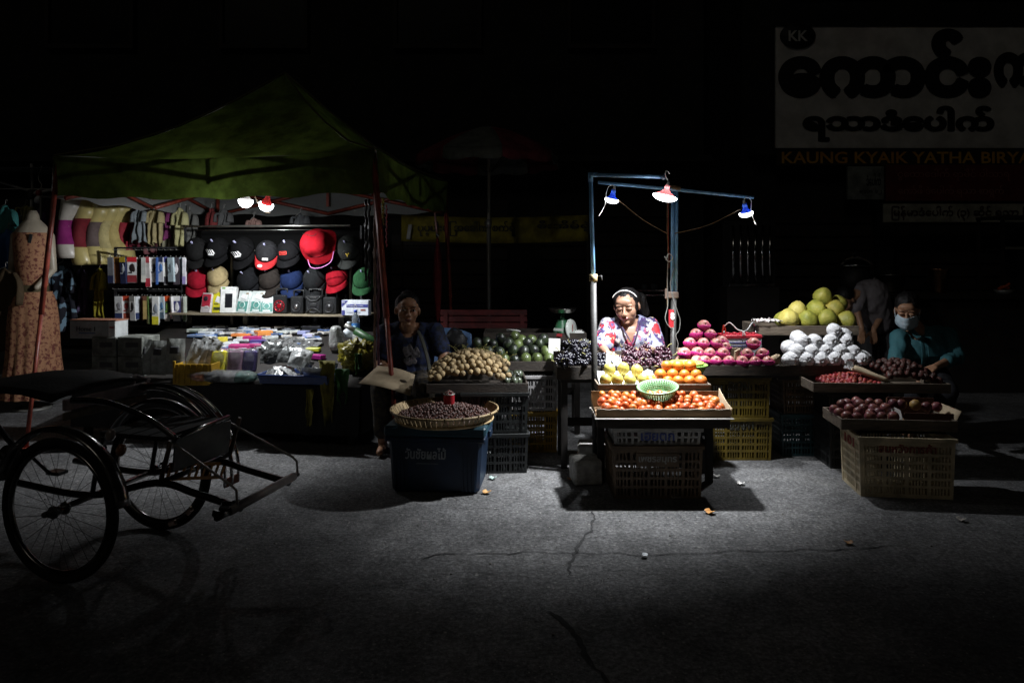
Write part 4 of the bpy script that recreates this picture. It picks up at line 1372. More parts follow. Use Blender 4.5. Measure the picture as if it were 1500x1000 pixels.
def speaker(px, wp, hp, label, ring, off=1.2, wide=False):
    p = on_shelf(px, off)
    s = F / p.y
    w, h = wp / s, hp / s
    t = thing('portable_speaker', label, 'speaker', p, RZ)
    SB = mat('speaker_black', (.016, .017, .018), .42, bump=.1, bs=80)
    bh_ = h * .76
    MB().box((0, .06, bh_ / 2), (w * .96, .12, bh_), bev=.012).build('body', SB, t)
    hd = MB()
    hd.tube(curve_pts([(-w * .38, .06, bh_ - .005), (-w * .38, .06, h * .93), (-w * .3, .06, h), (w * .3, .06, h), (w * .38, .06, h * .93), (w * .38, .06, bh_ - .005)], 4), .008, 6)
    hd.build('handle', SB, t)
    n = 2 if wide else 1
    for k in range(n):
        x = 0 if n == 1 else (-w * .24, w * .24)[k]
        rr = (min(w, bh_) * .36) if n == 1 else w * .19
        zz = bh_ * (.42 if n == 1 else .5)
        MB().lathe([(rr, -.004), (rr * 1.08, 0), (rr * 1.05, .006), (rr, .007), (rr * .9, .002)], 24, at((x, -.001, zz), (PI / 2, 0, 0)), cap=False).build('driver_ring', ring if n == 1 else mat('speaker_grey', (.011, .0115, .012), .65), t)
        MB().lathe([(0, .004), (rr * .3, .003), (rr * .32, .0), (rr * .9, .003)], 20, at((x, -.002, zz), (PI / 2, 0, 0)), cap=False).build('driver_cone', mat('cone_dark', (.022, .022, .024), .35), t)
    return t, w, h, bh_


RGL = mat('speaker_red_trim', (.42, .01, .02), .2, .4)
t, w, h, b_ = speaker(409, 22, 36, 'black portable speaker with a glinting red front', RGL)
for k in range(9):
    a_ = k * 2 * PI / 9
    MB().ell((math.cos(a_) * .035, -.008, b_ * .42 + math.sin(a_) * .035), (.006, .003, .006), 6, 5).build('trim_stud', plain((.6, .12, .12), .2) if k % 2 else RGL, t)
MB().ell((0, -.006, b_ * .42), (.024, .004, .022), 12, 6).build('dust_cap', RGL, t)
t, w, h, b_ = speaker(434, 20, 34, 'small black speaker with a shiny silver centre', mat('speaker_grey'))
MB().ell((0, -.006, b_ * .42), (.017, .007, .017), 12, 8).build('dust_cap', mat('speaker_silver', (.65, .65, .65), .2, .9), t)
t, w, h, b_ = speaker(459, 26, 36, 'black boombox with crossed ribs and a carry handle', mat('speaker_grey'))
SG = mat('speaker_grey')
for sg in (-1, 1):
    MB().tube(curve_pts([(-w * .44, -.004, b_ * (.5 + sg * .44)), (-w * .15, -.008, b_ * (.5 + sg * .22)), (w * .15, -.008, b_ * (.5 + sg * .22)), (w * .44, -.004, b_ * (.5 + sg * .44))], 5), .007, 6).build('rib', SG, t)
MB().box((0, -.005, b_ * .5), (w * .4, .01, b_ * .16), bev=.003).build('centre_bar', SG, t)
MB().box((0, -.003, b_ * .9), (w * .4, .008, .012), bev=.002).build('control_panel', mat('speaker_silver'), t)
for k in (-1, 1):
    MB().box((w * .28 * k, .05, h * 1.0), (.03, .02, .012)).build('knob', mat('speaker_silver'), t)
t, w, h, b_ = speaker(482, 21, 33, 'plain black speaker box at the mask box end of the shelf', mat('speaker_black'))
# mask box
p = on_shelf(520, 1.12)
mbx = thing('mask_box', 'white and blue carton of surgical masks at the shelf end', 'box', p, RZ + .06)
s = F / p.y
w, h = 40 / s, 22 / s
NAVY, WHT = plain((.06, .07, .3)), plain((.72, .76, .82))
MB().box((0, .05, h / 2), (w, .1, h), bev=.002).build('carton', WHT, mbx)
MB().box((.02, -.001, h * .64), (w * .8, .003, h * .2)).build('printed_band', NAVY, mbx)
MB().add([(-w * .49, -.003, h * .98), (-w * .49, -.003, h * .55), (-w * .26, -.003, h * .98)], [(0, 1, 2)]).build('corner_print', NAVY, mbx)
MB().add([(-w * .49, -.003, h * .02), (-w * .38, -.003, h * .02), (-w * .38, -.003, h * .34), (-w * .49, -.003, h * .34)], [(0, 1, 2, 3)]).build('corner_print', NAVY, mbx)
MB().box((w * .30, -.001, h * .36), (w * .18, .003, h * .1)).build('print', plain((.3, .08, .06)), mbx)
MB().box((-w * .05, -.001, h * .2), (w * .5, .003, h * .04)).build('print', plain((.35, .38, .5)), mbx)
MB().box((w * .49, .05, h * .5), (.004, .1, h * .96)).build('end_panel', NAVY, mbx)
text('lettering', 'PM Surgical Instruments', w * .62, plain((.8, .82, .86)), mbx, (-.0, -.004, h * .64))
text('lettering', 'PM', w * .1, plain((.8, .82, .86)), mbx, (-w * .42, -.005, h * .86))
# hanging water bottle
p = PW(521, 492, 1.0)
bo = thing('water_bottle', 'clear water bottle with a blue cap and blue label before the mask box', 'bottle', p, RZ)
MB().lathe([(0, 0), (.034, .002), (.036, .01), (.034, .05), (.036, .1), (.036, .15), (.03, .18), (.014, .205), (.013, .22), (0, .22)], 18).build('body', mat('bottle_plastic', (.75, .85, .95), .08, trans=.85), bo)
MB().lathe([(0, .218), (.017, .218), (.017, .24), (0, .242)], 14).build('screw_cap', plain((.02, .06, .4), .3), bo)
MB().lathe([(.0365, .05), (.0375, .055), (.0375, .115), (.0365, .12)], 18, cap=False).build('label', plain((.06, .2, .5), .3), bo)
MB().ell((0, -.036, .085), (.016, .004, .016), 10, 6).build('label_print', plain((.4, .65, .75)), bo)
MB().tube(curve_pts([(-.03, 0, .17), (-.02, 0, .24), (0, -.01, .29), (.02, 0, .24), (.03, 0, .17)], 5), .002, 5).build('string', CORD, bo)
for o, w_, l_ in ((1.05, .09, 'box'), ):
    pass
# ------------------------------------------------------------------ clothes stall beside and behind the tent
def loft(mb, secs, seg=18, m=0, wob=0, cap=True):
    """rings (z, centre x, half width across, half depth)"""
    vs = []
    for i, (z, cx, rx, ry) in enumerate(secs):
        for j in range(seg):
            g = 2 * PI * j / seg
            vs.append((cx + rx * math.cos(g) * (1 + wob * math.sin(g * 9 + i)), ry * math.sin(g) * (1 + wob * math.sin(g * 9 + i)), z))
    n = len(secs)
    fs = [(i * seg + j, i * seg + (j + 1) % seg, (i + 1) * seg + (j + 1) % seg, (i + 1) * seg + j) for i in range(n - 1) for j in range(seg)]
    mb.add(vs, fs, m, True)
    if cap:
        o = len(mb.v) - len(vs)
        mb.f += [tuple(o + j for j in range(seg))[::-1], tuple(o + (n - 1) * seg + j for j in range(seg))]
        mb.mi += [m, m]
        mb.sm += [False, False]
    return mb


def interp(secs, z):
    for a, b in zip(secs[:-1], secs[1:]):
        if a[0] <= z <= b[0]:
            t = (z - a[0]) / (b[0] - a[0])
            return tuple(a[i] + (b[i] - a[i]) * t for i in range(4))
    return secs[-1]


def dense(secs, z0, z1, n, grow=0):
    out = []
    for k in range(n + 1):
        q = interp(secs, z0 + (z1 - z0) * k / n)
        out.append((q[0], q[1], q[2] + grow, q[3] + grow))
    return out


BUST = [(0, .03, .15, .13), (.05, .02, .16, .14), (.14, -.005, .145, .135), (.22, -.03, .105, .11), (.30, -.035, .09, .10), (.37, -.01, .10, .11), (.43, .03, .13, .125), (.49, .06, .145, .13), (.54, .06, .14, .125), (.59, .04, .11, .10), (.62, .03, .075, .07), (.635, .03, .03, .03)]
YSK, WSK = mat('form_yellow', (.60, .50, .20), .35, coat=.3, var=.12), mat('form_white', (.62, .58, .52), .35, coat=.3, var=.12)
for i, (px, ybot, sk, gc, z0, z1, lb) in enumerate((
        (101, 378, WSK, (.28, .015, .17), .13, .36, 'white torso form in a purple top hanging nearest the tent leg'),
        (123, 388, YSK, (.20, .012, .022), .17, .44, 'yellow torso form in a dark red top'),
        (143, 387, YSK, (.14, .10, .095), .17, .40, 'yellow torso form in a taupe top'),
        (158, 385, YSK, (.52, .44, .20), .14, .40, 'yellow torso form in a yellowish top, third of the yellow ones'),
        (171, 383, YSK, (.5, .4, .15), .12, .38, 'yellow torso form half hidden behind the others'),
        (184, 386, YSK, (.32, .02, .035), .14, .42, 'slim yellow torso form in a red top by the wire rack'))):
    b = PW(px, ybot, 1.42 + .07 * i)
    s = F / b.y
    sc_ = (97 if i < 5 else 90) / s / .635
    t = thing('torso_form', lb, 'mannequin', b, 0, rot=(0, 0, .1))
    t.scale = (sc_ * (.74 if i < 5 else .55), sc_, sc_)
    loft(MB(), dense(BUST, 0, .635, 22)).build('body', sk, t)
    loft(MB(), dense(BUST, z0, z1, 12, .004), 24, wob=.008, cap=False).build('garment', plain(gc, .8, bump=.2, bs=120), t)
    MB().tube([(.02, 0, .63), (.02, 0, .70), (.04, 0, .72)], .005, 6).build('hook', mat('dull_steel'), t)
rail = thing('clothes_rail', 'long steel rail carrying the torso forms and hanging blouses', 'rail', (0, 0, 0))
a, b = PW(60, 288, 1.55), PW(275, 300, 1.9)
MB().tube([a, b], .011, 8).build('bar', mat('dull_steel'), rail)
for q in (a, b):
    MB().tube([(q.x, q.y, 0), q], .014, 8).build('post', mat('dull_steel'), rail)


def hung(px, ytop, w_px, h_px, off, col, label, seed, name='hanging_blouse', cat='garment', m=None, rz=0):
    p = PW(px, ytop, off)
    s = F / p.y
    w, h = w_px / s, h_px / s
    t = thing(name, label, cat, p, 0, rot=(0, 0, RZ + rz))

    def shirt(u, v):
        sh = min(1, .35 + 2.6 * v) if v < .25 else 1
        ww = w * (.5 + .5 * (v ** .5)) * (1 + .10 * math.sin(v * 6 + seed))
        x = (u - .5) * ww
        drop = abs(u - .5) * w * .5 * (1 - v)
        y = .035 * math.sin(u * 15 + seed * 2) * v + .03 * noise.noise(Vector((u * 4, v * 4, seed)))
        return (x, y, -h * v - drop * .8 - .02 * math.sin(u * 12 + seed) * v)
    mm = m or plain(col, .85, bump=.3, bs=90)
    bd = MB().sheet(26, 16, shirt, th=.004).build('body', mm, t)
    for sg in (-1, 1):
        MB().tube(curve_pts([(sg * w * .24, 0, -.05), (sg * w * .44, -.02, -h * .2), (sg * w * .46, -.03, -h * .45)], 5), [.02 + .025 * k / 10 for k in range(11)], 10, flat=.5).build('sleeve', mm, t)
    MB().tube(curve_pts([(-w * .3, 0, -.035), (-w * .1, 0, -.005), (0, 0, .01), (0, 0, .04), (.012, 0, .055), (.02, 0, .04)], 4), .004, 6).build('hanger', mat('dull_steel'), t)
    return t


for i, (px, yt, w_, h_, of, c_, lb) in enumerate((
        (198, 300, 30, 62, 1.75, (.13, .012, .03), 'dark red blouse hanging right of the torso forms'),
        (205, 303, 22, 50, 1.62, (.22, .25, .27), 'pale grey blue blouse hanging in front of the dark red one'),
        (219, 304, 22, 66, 1.75, (.2, .07, .08), 'dusty rose blouse hanging above the wire rack'),
        (228, 302, 24, 56, 1.65, (.36, .3, .15), 'mustard beige blouse hanging above the wire rack'),
        (241, 306, 20, 44, 1.72, (.16, .02, .10), 'purple blouse hanging above the wire rack'),
        (251, 304, 22, 60, 1.78, (.23, .22, .15), 'grey beige blouse hanging near the cap stand'),
        (264, 304, 22, 58, 1.7, (.38, .36, .18), 'pale yellow blouse hanging beside the cap stand bar'),
        (278, 308, 24, 50, 1.9, (.12, .12, .11), 'dark grey blouse hanging behind the top bar of the caps'),
        (328, 306, 26, 44, 2.0, (.08, .08, .08), 'black blouse with a pale collar hung behind the striped caps'),
        (310, 304, 12, 60, 2.0, (.16, .02, .02), 'narrow red garment hung behind the cap stand'),
        (440, 312, 26, 36, 1.95, (.07, .075, .08), 'dull grey garment hung behind the red hat'),
        (372, 318, 20, 34, 1.9, (.22, .13, .11), 'dusty pink garment hung behind the tent bulbs'))):
    hung(px, yt, w_, h_, of, c_, lb, i * 1.7)
# patterned cloths below the torso forms
tri = mat('triangle_cloth', (.010, .012, .03), .8)
nt = tri.node_tree
vo = nt.nodes.new('ShaderNodeTexVoronoi')
vo.inputs['Scale'].default_value = 19
tcn = nt.nodes.new('ShaderNodeTexCoord')
nt.links.new(tcn.outputs['Object'], vo.inputs['Vector'])
sp = nt.nodes.new('ShaderNodeSeparateColor')
nt.links.new(vo.outputs['Color'], sp.inputs[0])
crn = nt.nodes.new('ShaderNodeValToRGB')
for e_, (p_, c_) in zip((crn.color_ramp.elements[0], crn.color_ramp.elements[1], crn.color_ramp.elements.new(.75)), ((0, (.010, .011, .02, 1)), (.55, (.012, .012, .025, 1)), (.78, (.2, .32, .42, 1)))):
    e_.position, e_.color = p_, c_
crn.color_ramp.interpolation = 'CONSTANT'
nt.links.new(sp.outputs[0], crn.inputs[0])
nt.links.new(crn.outputs[0], nt.nodes['Principled BSDF'].inputs['Base Color'])
hung(92, 384, 46, 100, 1.5, (0, 0, 0), 'dark wrap cloth with pale blue triangles below the purple form', 2.2, 'hanging_wrap', 'cloth', tri)
hung(146, 392, 20, 72, 1.55, (.42, .36, .03), 'bright yellow cloth hanging below the yellow torso forms', 4.4, 'hanging_wrap', 'cloth')
hung(119, 392, 18, 66, 1.6, (.14, .10, .2), 'violet cloth hanging between the triangle wrap and yellow cloth', 5.4, 'hanging_wrap', 'cloth')
hung(8, 300, 40, 72, 1.2, (.05, .25, .24), 'teal shirt hanging at the edge of the clothes stall', 6.4, 'hanging_shirt', 'garment')
hung(12, 335, 42, 60, 1.1, (.03, .12, .34), 'bright blue shirt hanging below the teal shirt', 7.4, 'hanging_shirt', 'garment')
hung(38, 300, 26, 26, 1.9, (.3, .28, .1), 'small yellow and dark top hanging behind the dress mannequin', 8.4, 'hanging_shirt', 'garment')
hung(58, 306, 20, 40, 1.8, (.14, .08, .2), 'dim violet top hanging behind the dress mannequin', 9.4, 'hanging_shirt', 'garment')
hung(30, 322, 22, 40, 1.7, (.05, .03, .12), 'dark purple top hanging behind the dress mannequin', 9.9, 'hanging_shirt', 'garment')

# mannequin in the orange flowered dress
FLOW = mat('orange_floral', (.42, .21, .11), .8, col2=(.16, .04, .03), vs=34, lo=.42, hi=.5, bump=.2, bs=200)
base = PW(48, 575, 1.0)
mq = thing('dress_mannequin', 'headless mannequin in an orange flowered dress at the clothes stall', 'mannequin', (base.x, base.y, 0), .2)
zz = lambda py: EYE + (YH - py) / F * base.y
BODY = [(zz(575), 0, .21, .19), (zz(520), 0, .20, .18), (zz(470), 0, .19, .17), (zz(440), 0, .165, .15), (zz(425), 0, .125, .115), (zz(410), 0, .128, .118), (zz(385), 0, .15, .13), (zz(355), 0, .165, .135), (zz(340), 0, .165, .11), (zz(330), 0, .12, .085), (zz(322), 0, .062, .058), (zz(312), 0, .05, .05), (zz(308), 0, .03, .03)]
sb = MB()
loft(sb, dense(BODY, zz(575), zz(308.3), 40))
for sg in (-1, 1):
    sh = Vector((sg * .15, 0, zz(346)))
    if sg > 0:
        sb.cap(sh, (.19, -.03, zz(395)), .045, .036).cap((.19, -.03, zz(395)), (.10, -.16, zz(420)), .034, .026)
    else:
        sb.cap(sh, (-.19, .02, zz(395)), .045, .036).cap((-.19, .02, zz(395)), (-.17, -.05, zz(440)), .034, .026)
o = sb.build('body', mat('mannequin_skin', (.46, .40, .31), .4, coat=.2, var=.1), mq)
loft(MB(), dense(BODY, zz(424), zz(341), 18, .006), 30, wob=.006, cap=False).build('bodice', FLOW, mq)
sk_ = MB()
secs = []
for k in range(20):
    z = .12 + (zz(427) - .12) * k / 19
    qb = interp(BODY, max(z, zz(575)))
    r_k = max(.13 + .14 * (1 - k / 19) ** .7, qb[2] + .03)
    secs.append((z, 0, r_k, r_k * .9))
vs_ = []
seg = 72
for i, (z, cx, rx, ry) in enumerate(secs):
    for j in range(seg):
        g_ = 2 * PI * j / seg
        w_ = 1 + .06 * (1 - i / 20) * math.sin(g_ * 17 + .6 * math.sin(i * .4)) + .03 * math.sin(g_ * 5)
        vs_.append((rx * w_ * math.cos(g_), ry * w_ * math.sin(g_), z))
sk_.add(vs_, [(i * seg + j, i * seg + (j + 1) % seg, (i + 1) * seg + (j + 1) % seg, (i + 1) * seg + j) for i in range(19) for j in range(seg)], 0, True)
sk_.build('skirt', FLOW, mq)
MB().lathe([(.134, zz(432)), (.138, zz(428)), (.136, zz(420)), (.13, zz(417))], 30, cap=False).build('waistband', plain((.09, .07, .03), .8), mq)
MB().box((.035, -.14, zz(350)), (.03, .01, .09), (.1, .2, .1), bev=.003).build('price_tag', plain((.02, .02, .02)), mq)
MB().tube([(0, 0, 0), (0, 0, zz(560))], .018).build('stand_pole', mat('dull_steel'), mq)
MB().lathe([(0, 0), (.17, 0), (.16, .02), (0, .03)], 20).build('stand_base', mat('dull_steel'), mq)
# dim brown garment in front of it at the picture edge
hung(8, 392, 60, 120, .85, (.07, .045, .02), 'dim brown flowered dress hanging at the edge before the mannequin', 3.1, 'hanging_dress', 'garment')

# pale tubes of the neighbouring canopy
fr = thing('canopy_poles', 'pale tube frame of the neighbouring clothes canopy', 'frame', PW(46, 285, 1.9))
C0 = Vector(fr.location)
WT = mat('tube_white', (.5, .5, .48), .45, var=.2)
for (a_, b_) in (((-70, 245), (44, 280)), ((46, 240), (48, 284)), ((48, 284), (150, 262)), ((-40, 276), (140, 278)), ((48, 284), (62, 276))):
    MB().tube([PW(*a_, 1.9) - C0, PW(*b_, 1.9) - C0], .014 if a_[0] != -40 else .006, 8).build('tube', WT, fr)
MB().box((.0, 0, 0), (.06, .06, .1), bev=.01).build('joint', plain((.03, .03, .03)), fr)
foot = PW(46, 285, 1.9)
MB().tube([(0, 0, -foot.z), (0, 0, 0)], .014, 8).build('post', WT, fr)
tp = thing('canopy_sheet', 'grey canopy sheet of the neighbouring clothes stall', 'canopy', C0 + Vector((0, .4, 0)))
MB().sheet(20, 10, lambda u, v: (-1.6 + 2.6 * u, -.6 + 1.6 * v, .28 + .1 * v + .05 * math.sin(u * 8) * v), th=.003).build('sheet', mat('grey_tarp', (.1, .11, .115), .8, var=.3, vs=4), tp)
p = PW(57, 287, 1.8)
hb_ = thing('unlit_lamp', 'small unlit white lamp with a red cap under the neighbouring canopy', 'lamp', p)
MB().lathe([(0, -.09), (.035, -.085), (.05, -.06), (.04, -.02), (.02, 0), (0, 0)], 16).build('bulb', plain((.6, .62, .66), .2), hb_)
MB().lathe([(.02, 0), (.034, .02), (.025, .06), (0, .065)], 14).build('cap', REDP, hb_)
MB().tube(curve_pts([(0, 0, .06), (.03, 0, .12), (-.02, .02, .2), (0, .05, .34)], 5), .004, 5).build('cord', CORD, hb_)
# ------------------------------------------------------------------ fruit stands
WOOD = mat('crate_wood', (.036, .027, .02), .75, var=.45, vs=7, bump=.4, bs=40, aniso=(1, 6, 6), objvar=.25)
WOODP = mat('crate_wood_pale', (.17, .135, .10), .75, var=.35, vs=7, bump=.4, bs=40, aniso=(1, 6, 6), objvar=.2)
CARD = mat('cardboard', (.2, .125, .065), .85, var=.2, vs=6, bump=.1, bs=120)
CARDP = mat('cardboard_pale', (.48, .38, .25), .85, var=.2, vs=6)
PAPER = mat('white_paper', (.68, .68, .66), .8, bump=.3, bs=25)


def tray(name, label, x0, x1, y0, y1, zr, h, m=WOOD, rz=0, lip=0, tilt=0, cat='tray', planks=5, t=.012, divider=None):
    """open wooden tray; zr is the height of its rim, front at y0"""
    cx, cy = (x0 + x1) / 2, (y0 + y1) / 2
    w, d = x1 - x0, y1 - y0
    o = thing(name, label, cat, (cx, cy, zr - h), rz)
    MB().box((0, -d / 2 + t / 2, h / 2), (w, t, h), bev=.002).build('front_board', m, o)
    MB().box((0, d / 2 - t / 2, h / 2 + lip / 2), (w, t, h + lip), bev=.002).build('back_board', m, o)
    for s_ in (-1, 1):
        MB().box((s_ * (w / 2 - t / 2), 0, h / 2), (t, d - 2 * t - .002, h), bev=.002).build('side_board', m, o)
    pw = (d - 2 * t - .004) / planks
    for k in range(planks):
        MB().box((0, -d / 2 + t + .002 + pw * (k + .5), .005), (w - 2 * t - .004, pw * .93, .009)).build('bottom_slat', m, o)
    if divider is not None:
        MB().box((divider, 0, h / 2 + .004), (t, d - 2 * t - .004, h)).build('divider', m, o)
    return o


def shelf_board(label, x0, x1, y0, y1, z0, z1):
    solo('support_board', MB().box((0, 0, 0), (x1 - x0, y1 - y0, z1 - z0), bev=.002), DARKW, label, 'board', ((x0 + x1) / 2, (y0 + y1) / 2, (z0 + z1) / 2))


def stand(label, x0, x1, y0, y1, z, m=DARKW, name='trestle_stand'):
    o = thing(name, label, 'stand', ((x0 + x1) / 2, (y0 + y1) / 2, 0))
    w, d = x1 - x0, y1 - y0
    MB().box((0, 0, z - .012), (w, d, .022), bev=.002).build('top_board', m, o)
    for sx_ in (-1, 1):
        for sy in (-1, 1):
            MB().box((sx_ * (w / 2 - .03), sy * (d / 2 - .03), (z - .024) / 2), (.045, .045, z - .024)).build('leg', m, o)
        MB().box((sx_ * (w / 2 - .03), 0, z * .4), (.02, d - .11, .05)).build('side_rail', m, o)
    MB().box((0, d / 2 - .04, z * .4), (w - .02, .018, .06)).build('back_rail', m, o)
    return o


def crate(label, w, d, h, col, loc, rz=0, cols=4, rows=4, slots=5, text_=None, tcol=(.2, .2, .2), name='plastic_crate', solid=.0, tw=.5, tz_=None, taper=.96, side_text=None, band=.0, thh=None):
    """moulded plastic crate: walls really pierced by groups of narrow slots"""
    m = mat('crate_%d_%d_%d' % tuple(int(c * 999) for c in col), col, .5, var=.35, vs=6, bump=.08, bs=60)
    o = thing(name, label, 'crate', loc, rz)

    def wall(L_):
        """a pierced wall L_ long in x, standing on z=0, thickness .006"""
        mb = MB()
        t = .006
        top, bot = h * (.12 + solid), h * .06
        z0, z1 = bot, h - top
        mb.box((0, 0, bot / 2), (L_, t, bot)).box((0, 0, h - top / 2), (L_, t, top))
        gw = L_ * .80 / cols
        post = L_ * .20 / (cols + 1)
        rh = (z1 - z0) / rows
        x = -L_ / 2
        for c_ in range(cols + 1):
            mb.box((x + post / 2, 0, (z0 + z1) / 2), (post, t, z1 - z0))
            x += post
            if c_ < cols:
                for r_ in range(rows):
                    if r_:
                        mb.box((x + gw / 2, 0, z0 + rh * r_), (gw, t, rh * .32))
                for s_ in range(1, slots):
                    mb.box((x + gw * s_ / slots, 0, (z0 + z1) / 2), (gw / slots * .42, t * .9, z1 - z0 - .001))
                x += gw
        for k in range(int(L_ / .05)):
            mb.box((-L_ / 2 + .025 + k * .05, -.004, h * .5), (.006, .006, h * .96)) if k in (0, int(L_ / .05) - 1) else None
        return mb
    fr_ = wall(w)
    for (L_, M_, nm) in ((w, at((0, -d / 2 + .003, 0)), 'front_wall'), (w, at((0, d / 2 - .003, 0), (0, 0, PI)), 'back_wall'), (d - .014, at((w / 2 - .003, 0, 0), (0, 0, PI / 2)), 'end_wall'), (d - .014, at((-w / 2 + .003, 0, 0), (0, 0, -PI / 2)), 'end_wall')):
        mb = wall(L_)
        mb.xf(M_)
        for v in mb.v:
            k = taper + (1 - taper) * v.z / h
            v.x *= k
            v.y *= k
        mb.build('side', m, o) if nm == 'end_wall' else mb.build('front' if nm == 'front_wall' else 'back', m, o)
    rim = MB()
    r_ = .012
    for (c_, dd) in (((0, -d / 2 - .004, h - r_), (w + .02, .014, 2 * r_)), ((0, d / 2 + .004, h - r_), (w + .02, .014, 2 * r_)), ((w / 2 + .004, 0, h - r_), (.014, d - .008, 2 * r_)), ((-w / 2 - .004, 0, h - r_), (.014, d - .008, 2 * r_))):
        rim.box(c_, dd, bev=.002)
    rim.build('rim', m, o)
    MB().box((0, 0, .008), (w * taper - .02, d * taper - .02, .012)).build('base', m, o)
    if text_:
        zt = tz_ if tz_ is not None else h * .84
        if band:
            MB().box((0, -d / 2 * (taper + (1 - taper) * zt / h) - .0015, zt), (w * tw * 1.12, .005, band)).build('name_plate', m, o)
        text('lettering', text_, w * tw, plain(tcol, .6), o, (0, -d / 2 * (taper + (1 - taper) * zt / h) - (.006 if band else .003), zt), bold=.02, height=thh)
    if side_text:
        text('lettering', side_text, d * .5, plain(tcol, .6), o, (-w / 2 * .99 - .002, 0, h * .83), (PI / 2, 0, -PI / 2), bold=.03, height=.06)
    return o


# ---- fruit meshes
def ball(name, r, m, n=2, nz=.05, seg=14, rings=10, squash=1.0, dimple=.0, seed=0, nf=3):
    out = []
    for k in range(n):
        mb = MB().ell((0, 0, 0), (r, r, r * squash), seg, rings, nz=nz, nf=nf, seed=seed + k * 3.1)
        if dimple:
            for v in mb.v:
                q = math.hypot(v.x, v.y) / r
                if v.z > 0:
                    v.z -= dimple * r * math.exp(-(q / .28) ** 2)
        out.append(mb.mesh(name, m))
    return out


def rr():
    return (rnd.uniform(-.5, .5), rnd.uniform(-.5, .5), rnd.uniform(0, 6.28))


def heap(x0, x1, y0, y1, step, hf, jit=.2):
    pts = []
    row = 0
    y = y0 + step / 2
    while y < y1 - step * .3:
        x = x0 + step / 2 + (step / 2 if row % 2 else 0)
        while x < x1 - step * .35:
            xx, yy = x + rnd.uniform(-jit, jit) * step, y + rnd.uniform(-jit, jit) * step
            pts.append(Vector((xx, yy, hf(xx, yy))))
            x += step
        y += step * .87
        row += 1
    return pts


def pile(name, label, cat, group, meshes, pts, scale=(.92, 1.1), rotf=rr):
    for i, p in enumerate(pts):
        solo(name, meshes[i % len(meshes)], None, label, cat, p, rotf(), group, rnd.uniform(*scale))


# ============ middle stand: lamp post side
stand('dark timber trestle holding the grape tray', .34, 1.14, 5.05, 5.45, .632)
tray('grape_tray', 'long timber tray of black and red grapes before the woman in flowered blouse', .315, 1.18, 5.02, 5.47, .727, .092, WOOD, lip=.05)
stand('low dark trestle under the yellow green fruit and oranges', .56, 1.34, 4.74, 5.0, .598)
tray('fruit_tray', 'shallow timber tray shared by yellow green fruit and oranges', .565, 1.315, 4.73, 5.0, .654, .054, WOODP, planks=3, divider=.02)


def grape_bunch_mesh(name, m, seed, n=70, L_=.15, R_=.055, gr=.0115):
    r = random.Random(seed)
    mb = MB()
    for k in range(n):
        t = r.random() ** .8
        rad = R_ * (1 - t * .75) * (.45 + .55 * r.random())
        a = r.random() * 6.28
        mb.ell((math.cos(a) * rad, -L_ / 2 + L_ * t, math.sin(a) * rad * .75), gr * r.uniform(.85, 1.1), 7, 5)
    return mb.mesh(name, m)


BLKG = mat('grape_black', (.010, .009, .016), .3, var=.5, vs=30, spec=.5)
REDG = mat('grape_red', (.05, .012, .022), .3, var=.5, vs=30, col2=(.022, .008, .016), spec=.5)
STALK = mat('stalk', (.22, .2, .07), .7)


def bunches(px_list, m, label, group, seed):
    protos = []
    for k in range(3):
        me = grape_bunch_mesh('berries', m, seed + k)
        o = thing('grape_bunch', label, 'grapes', (0, 0, 0), 0, group)
        b_ = ob('berries', me, o)
        b_['kind'] = 'stuff'
        MB().tube(curve_pts([(0, -.08, .01), (0, -.1, .03), (.02, -.115, .04)], 3), .003, 5).build('stalk', STALK, o)
        protos.append(o)
    for i, (px, py, d) in enumerate(px_list):
        p = W(px, py, d)
        rot = (rnd.uniform(-.35, .35), rnd.uniform(-.3, .3), rnd.uniform(0, 6.28))
        if i < 3:
            o = protos[i]
            o.location = p
            o.rotation_euler = rot
        else:
            o = dup(protos[i % 3], p, rot)
        o['label'] = 'bunch of %s, %s' % (label, 'front of the heap' if d < 5.1 else 'middle of the heap' if d < 5.22 else 'back of the heap')


bunches([(830, 531, 5.08), (850, 531, 5.08), (872, 531, 5.08), (888, 532, 5.08), (834, 522, 5.18), (853, 520, 5.18), (872, 522, 5.18), (840, 510, 5.28), (857, 511, 5.28), (848, 504, 5.36), (868, 512, 5.3), (838, 503, 5.4), (826, 525, 5.15), (882, 525, 5.16)], BLKG, 'black grapes behind the steel lamp post', 'black grape bunches in the grape tray', 21)
bunches([(922, 531, 5.08), (938, 532, 5.08), (955, 532, 5.08), (970, 530, 5.08), (924, 522, 5.18), (941, 521, 5.18), (958, 522, 5.18), (969, 520, 5.2), (925, 514, 5.3), (945, 515, 5.3), (963, 514, 5.3)], REDG, 'red grapes before the woman in flowered blouse', 'red grape bunches in the grape tray', 41)
pa = thing('paper_sheet', 'folded white paper stuck upright between the black and red grapes', 'paper', W(897, 528, 5.07), 0, rot=(-.5, .3, .3))
MB().sheet(8, 8, lambda u, v: ((u - .5) * .1, .012 * math.sin(u * 5) * v, (v - .5) * .085), th=.001).build('sheet', PAPER, pa)
pa = thing('paper_sheet', 'small white paper corner poking out beside the red grapes', 'paper', W(907, 531, 5.06), 0, rot=(-.4, -.5, -.2))
MB().sheet(6, 6, lambda u, v: ((u - .5) * .05, .008 * math.sin(u * 5) * v, (v - .5) * .06), th=.001).build('sheet', PAPER, pa)
bg = thing('plastic_bag', 'crumpled clear bag lying at the top of the black grapes', 'bag', W(857, 506, 5.42), 0, rot=(.3, .4, .4))
MB().ell((0, 0, 0), (.06, .04, .045), 16, 10, nz=.7, nf=9, seed=2).build('film', mat('bag_film'), bg)

